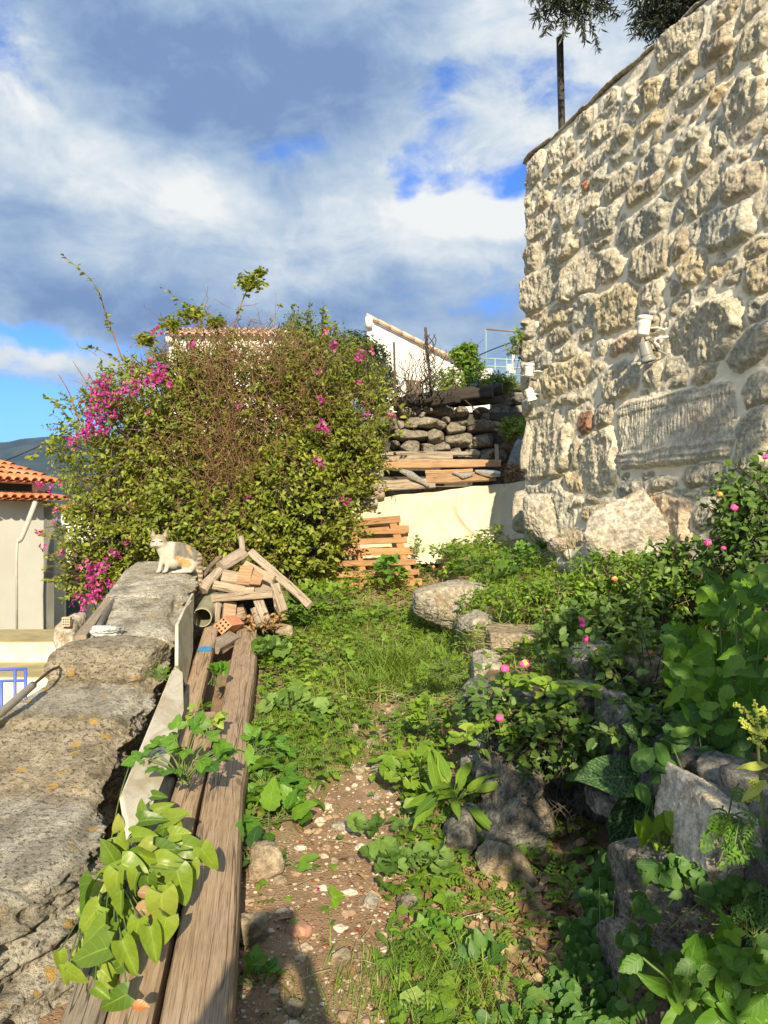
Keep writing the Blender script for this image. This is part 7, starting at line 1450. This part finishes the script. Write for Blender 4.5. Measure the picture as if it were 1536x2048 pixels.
def lantana_head(parent, c, r, col2, seed):
    rg = np.random.default_rng(seed); mb = MB(); n = 26
    d = nrmz(rdir(rg, n, -.1, 1) + [0, -.35, 0]); p = c + d * r
    for i in range(n):
        q = np.stack([np.array([math.cos(a), math.sin(a), 0]) for a in np.linspace(0, 2 * PI, 8, endpoint=False)]); q[1::2] *= .62; s = nrmz(np.cross(d[i], [.3, .2, .9])); u = np.cross(s, d[i]); V = p[i] + (q[:, :1] * s + q[:, 1:2] * u) * r * .42; V = np.vstack([V, p[i] + d[i] * r * .12])
        inner = d[i] @ nrmz(np.array([0, -.8, .6])) > .86; mb.add(V, np.array([[8, k, (k + 1) % 8] for k in range(8)]), mat=1 if inner else 0, smooth=False)
    rock(mb, c, (r * .8, r * .8, r * .7), seed, 2, 4, .05, mat=0); tube(mb, np.array([c - [0, -.01, .06], c - [0, 0, r * .3]]), .0018, 4, mat=2)
    return mb.build('flower_head', [M['lan_pink'] if col2 != 2 else M['lan_orange'], M['lan_yellow'] if col2 else M['lan_pink'], M['stem']], parent)
def lantana():
    rg = np.random.default_rng(91); r8 = lambda x, y, Y: P(800 + x * .4792, 1100 + y * .4792, Y)
    root = empty('lantana_bush', (1.3, 3.9, .6), 'sprawling shaded lantana bush with pink flower heads on the terrace', 'bush'); mb = MB(); tw = MB(); br = MB()
    B = [(r8(640, 560, 4.0), (.40, .30, .17)), (r8(800, 520, 4.2), (.45, .35, .20)), (r8(560, 720, 3.75), (.34, .20, .12)), (r8(420, 640, 4.0), (.16, .2, .12)), (r8(950, 380, 4.6), (.55, .4, .20)), (r8(1150, 560, 3.7), (.40, .35, .25)), (r8(1250, 300, 4.6), (.55, .5, .22)), (r8(700, 800, 3.55), (.24, .15, .09)), (r8(800, 380, 4.8), (.25, .25, .18)), (r8(1100, 720, 3.2), (.30, .25, .15))]
    bush(mb, B, 1350, 5, T_tooth, .052, 4, .12, .22, .35, (tw, 700), front=.6, tr=.003, clump=.2, gap=-.16)
    for pts in ([(650, 700), (560, 730), (430, 760)], [(780, 760), (700, 850), (690, 960)], [(850, 600), (680, 560), (500, 540)], [(700, 640), (520, 560), (440, 520)], [(820, 820), (720, 660), (690, 560)], [(900, 700), (840, 800), (800, 900)], [(560, 640), (400, 700), (250, 780)]):
        q = smooth_path([r8(x, y, 3.6 + .1 * rg.normal()) for x, y in pts], 24); tube(tw, q, np.linspace(.006, .003, len(q)), 5); n = 40; ii = rg.integers(2, len(q), n); scatter(br, T_tooth, q[ii], rdir(rg, n, -.4, .5), nrmz(rg.normal(0, .3, (n, 3)) + [0, -.7, 1]), rg.uniform(.045, .08, n), rg.uniform(.3, .95, n))
    mb.build('foliage', M['lf_lantana'], root); br.build('foliage', M['lf_weed'], root); tw.build('stems', M['twig_dark'], root)
    for i, (x, y, Y, r, k) in enumerate([(437, 498, 3.85, .019, 0), (520, 477, 3.85, .020, 1), (417, 704, 3.6, .016, 0), (778, 374, 4.3, .017, 0), (760, 295, 4.6, .016, 0), (1098, 414, 4.0, .017, 2), (1047, 434, 4.0, .015, 2), (895, 122, 5.3, .018, 2), (762, 318, 4.6, .014, 0), (1380, 150, 4.3, .018, 2)]):
        lantana_head(root, r8(x, y, Y - .28), r * 1.1, k, i)
    root = empty('lantana_bush', (2.2, 5.0, 1.2), 'lantana shoots with pink blooms against the carved wall block', 'bush'); mb = MB(); tw = MB()
    bush(mb, [(P(1500, 980, 4.3), (.16, .2, .16)), (P(1460, 1020, 4.4), (.11, .15, .08)), (P(1530, 1040, 4.2), (.2, .2, .2)), (P(1500, 1120, 4.2), (.30, .25, .18)), (P(1400, 1130, 4.6), (.35, .2, .10))], 420, 5, T_ov, .055, 8, .10, .25, .4, (tw, 200), clump=.25); mb.build('foliage', M['lf_lantana'], root)
    for pts in ([(1536, 1100), (1500, 1010), (1440, 985)], [(1540, 1060), (1520, 960), (1530, 920)], [(1520, 1130), (1450, 1060), (1415, 1010)]): q = smooth_path([P(x, y, 4.25) for x, y in pts], 20); tube(tw, q, .004, 5)
    tw.build('stems', M['twig_dark'], root)
    for i, (x, y, Y, r, k) in enumerate([(1469, 1017, 4.2, .019, 0), (1530, 914, 4.2, .015, 0), (1440, 990, 4.3, .014, 2), (1416, 1086, 4.5, .020, 0), (1378, 1113, 4.8, .016, 2), (1447, 1097, 4.4, .012, 0), (1408, 1154, 4.5, .015, 0), (1228, 1158, 5.3, .013, 0)]): lantana_head(root, P(x, y, Y - .28), r * 1.1, k, 40 + i)
    for (x, y, Y) in ((888, 1135, 8.3), (867, 1134, 8.3), (940, 1112, 8.6)): lantana_head(root, P(x, y, Y), .016, 2, int(x))
lantana()
def right_plants():
    rg = np.random.default_rng(93); r8 = lambda x, y, Y: P(800 + x * .4792, 1100 + y * .4792, Y)
    def px_leaves(L, Yf, scale=1.0, rgk=rg):
        out = []
        for (x, y, s, a) in L:
            Y = Yf + rgk.uniform(-.06, .06); sz = s * .4792 / F * Y * 1.0; d = nrmz(np.array([math.cos(a), -.35, math.sin(a)])); out.append((r8(x, y, Y) - d * sz * .5, sz, d, nrmz(np.array([rgk.normal(0, .6), -1.1, .9 + rgk.normal(0, .5)]))))
        return out
    wr, t = mat_new('wrinkled_leaf'); sep = t.n('ShaderNodeSeparateXYZ'); t.l(t.uv, sep.inputs[0]); vo = t.n('ShaderNodeTexVoronoi'); t.put(vo.inputs['Vector'], t.obj); vo.inputs['Scale'].default_value = 75
    ml = t.mr(t.m('ABSOLUTE', sep.outputs[0]), 0, .05, 1, 0); vn = t.mr(t.m('SINE', t.m('MULTIPLY', t.m('SUBTRACT', sep.outputs[1], t.m('MULTIPLY', t.m('ABSOLUTE', sep.outputs[0]), .3)), 44)), .85, 1)
    c = t.mix(t.mr(vo.outputs['Distance'], .1, .6), (.09, .17, .05), (.035, .085, .025)); c = t.mix(t.m('MAXIMUM', ml, t.m('MULTIPLY', vn, .6)), c, (.16, .26, .08)); t.put(t.bsdf.inputs['Base Color'], c); t.bsdf.inputs['Roughness'].default_value = .5
    bump(t, t.m('ADD', t.m('MULTIPLY', vo.outputs['Distance'], -1.0), t.m('MULTIPLY', vn, -.5)), .7, .008)
    base = r8(1050, 1000, 2.95)
    plant('broad_leaf_plant', 'plant with very large wrinkled dark leaves above the hollow', 'plant', base - [0, 0, .1], px_leaves([(890, 940, 330, 2.95), (1060, 800, 300, 2.5), (970, 1160, 330, -2.05), (1130, 950, 240, -1.4), (1020, 700, 260, 2.2)], 2.95), tpl_leaf(.66, 14, .14, .25, nu=4), wr, 2, sr=.004)
    L = []
    for i in range(60): L.append((rg.normal(1230, 130), rg.normal(940, 130), rg.uniform(80, 150), rg.uniform(-3.1, 3.1)))
    plant('smooth_leaf_plant', 'dark plant with smooth rounded leaves above the cream rock', 'plant', r8(1250, 1000, 2.7) - [0, 0, .15], px_leaves(L, 2.75), T_big, 'lf_deep', 5, sfrac=.15)
    L = [(rg.uniform(1000, 1260), rg.uniform(1120, 1330), rg.uniform(90, 170), rg.uniform(-2.5, .5)) for i in range(34)]
    plant('smooth_leaf_plant', 'lighter plant with rounded leaves on the left of the cream rock', 'plant', r8(1120, 1300, 2.6) - [0, 0, .05], px_leaves(L, 2.6), T_ov, 'lf_weed', 6)
    # curtain of small round leaves down the rocks
    n = 430; L = []
    for i in range(n * 2):
        y = rg.uniform(1280, 2040); x = np.interp(y, [1280, 1500, 1750, 2040], [930, 900, 830, 720]) + rg.normal(0, np.interp(y, [1280, 1700, 2040], [45, 75, 170])); L.append((x, y, rg.uniform(35, 80), rg.uniform(-3, 0)))
    out = []
    for (x, y, s, a) in L:
        Y = np.interp(y, [1280, 1500, 1800, 2040], [2.85, 2.75, 2.5, 2.25]) + rg.uniform(-.1, .06); sz = s * .4792 / F * Y; d = nrmz(np.array([math.cos(a), -.3, math.sin(a)])); out.append((r8(x, y, Y) - d * sz * .5, sz, d, nrmz(np.array([rg.normal(0, .3), -1, .8 + rg.normal(0, .3)]))))
    for (x, y) in [(1040, 1340), (1120, 1345), (1230, 1390), (1330, 1450), (1000, 1500), (990, 1620), (1010, 1700), (1080, 1760), (1200, 1745), (1260, 1690), (1430, 1450), (1500, 1500), (1180, 1330), (960, 1780), (950, 1900)]:
        for k in range(13):
            x2, y2 = x + rg.normal(0, 36), y + rg.normal(0, 30); Y = 2.22 + rg.uniform(-.05, .05); sz = rg.uniform(40, 95) * .4792 / F * Y; a = rg.uniform(-3.1, .4); d = nrmz(np.array([math.cos(a), -.35, math.sin(a)])); out.append((r8(x2, y2, Y) - d * sz * .5, sz, d, nrmz(np.array([rg.normal(0, .4), -1, .8 + rg.normal(0, .4)]))))
    plant('creeping_plant', 'creeper of small round leaves flowing down between the boulders to the ground', 'plant', r8(850, 2000, 2.4) - [0, 0, .05], out, [tpl_leaf(.8, 5, .2, .3), tpl_leaf(.55, 5, .4, .7), T_tooth, tpl_leaf(.7, 5, -.2, .5)], 'lf_deep', 7, sr=.0015, sfrac=.04, tone=(.6, .25))
    # glossy bright leaves in the bottom corner
    L = [(rg.normal(1370, 110), rg.normal(1800, 95), rg.uniform(70, 150), rg.uniform(-3.1, 3.1)) for i in range(95)] + [(1100, 1830, 190, 2.9), (1130, 1790, 150, 1.9), (1200, 1940, 260, -2.9), (1390, 1880, 300, .2), (1500, 1720, 240, .4), (1380, 1720, 240, .3), (1300, 2000, 240, -2.6), (1500, 1960, 260, -.6)]
    plant('glossy_plant', 'glossy bright green broad leaved plant filling the bottom corner', 'plant', r8(1350, 2050, 1.85) - [0, 0, .05], px_leaves(L, 1.8), [T_big, tpl_leaf(.5, 10, .45, .7, nu=2), T_tooth, T_tri], 'lf_fresh', 8, tone=(.5, .3), sr=.003, sfrac=.3)
    # tall alexanders above, toothed leaves and yellow-green seed heads at the frame edge
    L = [(rg.uniform(1120, 1580), rg.uniform(100, 820), rg.uniform(70, 150), rg.uniform(-3.1, 3.1)) for i in range(210)]
    out = []
    for (x, y, s, a) in L: 
        Y = rg.uniform(2.6, 3.3) if y > 420 else rg.uniform(2.9, 3.6); 
        if x < 1250 and y < 330: continue
        sz = s * .4792 / F * Y; d = nrmz(np.array([math.cos(a), -.3, math.sin(a) - .2])); out.append((r8(x, y, Y) - d * sz * .5, sz, d, nrmz(np.array([rg.normal(0, .7), -1, .9 + rg.normal(0, .6)]))))
    plant('tall_herb', 'tall herb with big toothed leaflets rising at the edge of the terrace', 'plant', r8(1420, 1050, 2.9) - [0, 0, .2], out, [T_tri, T_tri, T_tooth, tpl_leaf(.42, 9, .5, .8, teeth=.12)], 'lf_fresh', 9, sr=.003, tone=(.45, .38), sfrac=.12)
    root = empty('seed_head_plant', r8(1500, 1200, 2.0), 'yellow green plant with beaded seed spikes at the frame edge', 'plant'); mb = MB(); s = MB(); D, Fa = ico(1)
    for (x0, y0, x1, y1) in ((1490, 740, 1395, 640), (1480, 780, 1420, 705), (1500, 760, 1480, 640), (1510, 800, 1560, 700), (1500, 980, 1460, 975), (1500, 1050, 1455, 1035), (1530, 850, 1470, 790), (1540, 720, 1510, 660)):
        q = smooth_path([r8(x0, y0, 2.0), r8((x0 + x1) / 2, (y0 + y1) / 2 - 12, 2.0), r8(x1, y1, 2.0)], 20); tube(s, q, .0022, 4)
        for p in q[3:]:
            for k in range(3): mb.add(D * .0032 * rg.uniform(.7, 1.2) + p + rg.normal(0, .0035, 3), Fa, rnd=.95)
    tube(s, smooth_path([r8(1520, 1150, 2.05), r8(1500, 900, 2.0), r8(1490, 740, 2.0)], 14), .004, 5); s.build('stems', M['stem'], root)
    scatter(mb, tpl_leaf(.3, 5, .2, .2), [r8(1540, 900, 2.0), r8(1530, 960, 2.0), r8(1560, 780, 2.0)], np.array([[-1, -.2, .05], [-.8, -.2, -.5], [-1, -.1, .4]]), np.array([[0, -.7, 1]] * 3), .09, .95); mb.build('seed_heads', m_leaf('seed_green', (.30, .38, .05), (.4, .46, .07), (.5, .55, .1), trans=.3), root)
    # small leaves over the cream rock, weeds along terrace top
    L = [(rg.normal(1400, 50), rg.normal(1190, 70), rg.uniform(70, 130), rg.uniform(-3.1, 3.1)) for i in range(26)]
    plant('leafy_herb', 'little lobed herb hanging over the big cream rock', 'plant', r8(1400, 1120, 2.2), px_leaves(L, 2.12), T_fern, 'lf_fresh', 10)
    L = [(rg.normal(1470, 70), rg.normal(1530, 60), rg.uniform(60, 120), rg.uniform(-3.1, 3.1)) for i in range(40)]
    plant('leafy_herb', 'feathery dark herb beside the big round boulder', 'plant', r8(1470, 1600, 2.1), px_leaves(L, 2.1), T_fern, 'lf_deep', 11)
    # bare stems in the hollow
    mb = MB()
    for i in range(16):
        x = rg.uniform(660, 840); q = smooth_path([r8(x, 900, 3.4), r8(x + rg.normal(0, 45), 1020, 3.4), r8(x + rg.normal(0, 60), 1120, 3.35), r8(x + rg.normal(0, 80), rg.uniform(1150, 1320), 3.3)], 16); tube(mb, q, rg.uniform(.0008, .002), 4)
    tag(mb.build('hanging_roots', M['twig_dark']), 'thin bare stems hanging down in the dark hollow', 'roots')
    # dead plant by the broad rock
    mb = MB()
    for i in range(16):
        x = rg.uniform(130, 230); q = smooth_path([r8(x + 20, 290, 6.2), r8(x + rg.normal(0, 25), 220, 6.2), r8(x + rg.normal(0, 45), rg.uniform(120, 190), 6.2)], 12); tube(mb, q, .0016, 4)
        for k in range(3): p = q[rg.integers(5, len(q))]; tube(mb, np.array([p, p + rg.normal(0, .04, 3) + [0, 0, .02]]), .001, 3)
    tag(mb.build('dead_stalks', M['straw']), 'bleached dead stalks standing before the broad rounded rock', 'dry plant')
    mb = MB()
    for i in range(14): x = rg.uniform(1090, 1160); q = smooth_path([P(1150, 1100, 6.9), P(x, 1060, 6.9), P(x + rg.normal(0, 18), 1040 + rg.uniform(-10, 30), 6.9)], 12); tube(mb, q, .0016, 4)
    tag(mb.build('dead_stalks', M['straw']), 'dry straw coloured stalks against the foot of the stone wall', 'dry plant')
    mb = MB(); tw = MB(); mb2 = MB(); B = [(P(1250, 1150, 5.3), (.35, .3, .10)), (P(1150, 1200, 5.3), (.3, .3, .09)), (P(1060, 1210, 5.5), (.2, .25, .10)), (P(1380, 1180, 4.6), (.35, .3, .14)), (P(1180, 1260, 4.9), (.3, .2, .08))]
    root = empty('weedy_shrub', P(1250, 1200, 5.3), 'olive green weedy shrubs across the sunny terrace top', 'shrub'); bush(mb, B, 1300, 5, T_ovs, .045, 14, .09, .3, .7, (tw, 500), clump=.3, tr=.002); mb.build('foliage', M['lf_weed'], root); tw.build('stems', M['straw'], root)
    for i, (px, py, lab) in enumerate([(803, 1390, 'blue plastic scrap in the dark gravel'), (832, 1450, 'pale blue torn plastic under the shaded leaves')]):
        p = hit(px, py, .02, 4.8); mb = MB(); rock(mb, p + [0, 0, .015], (.045, .03, .012), 800 + i, 3, 5, .35, boxy=.4); tag(mb.build('plastic_scrap', m_plain('blue_scrap_%s' % lab[:4], (.10, .30, .50) if i == 0 else (.25, .45, .55), .5, .3, 30)), lab, 'litter')
    mb = MB(); p = hit(635, 1785, .0, 3.0); scatter(mb, tpl_leaf(.7, 3, .3, .2), np.array([p + [0, 0, .01]] * 3), rdir(rg, 3, 0, .3), rdir(rg, 3, .5), .022); tag(mb.build('fallen_petal', M['bract']), 'tiny magenta petal on the bare path', 'petal')
right_plants()
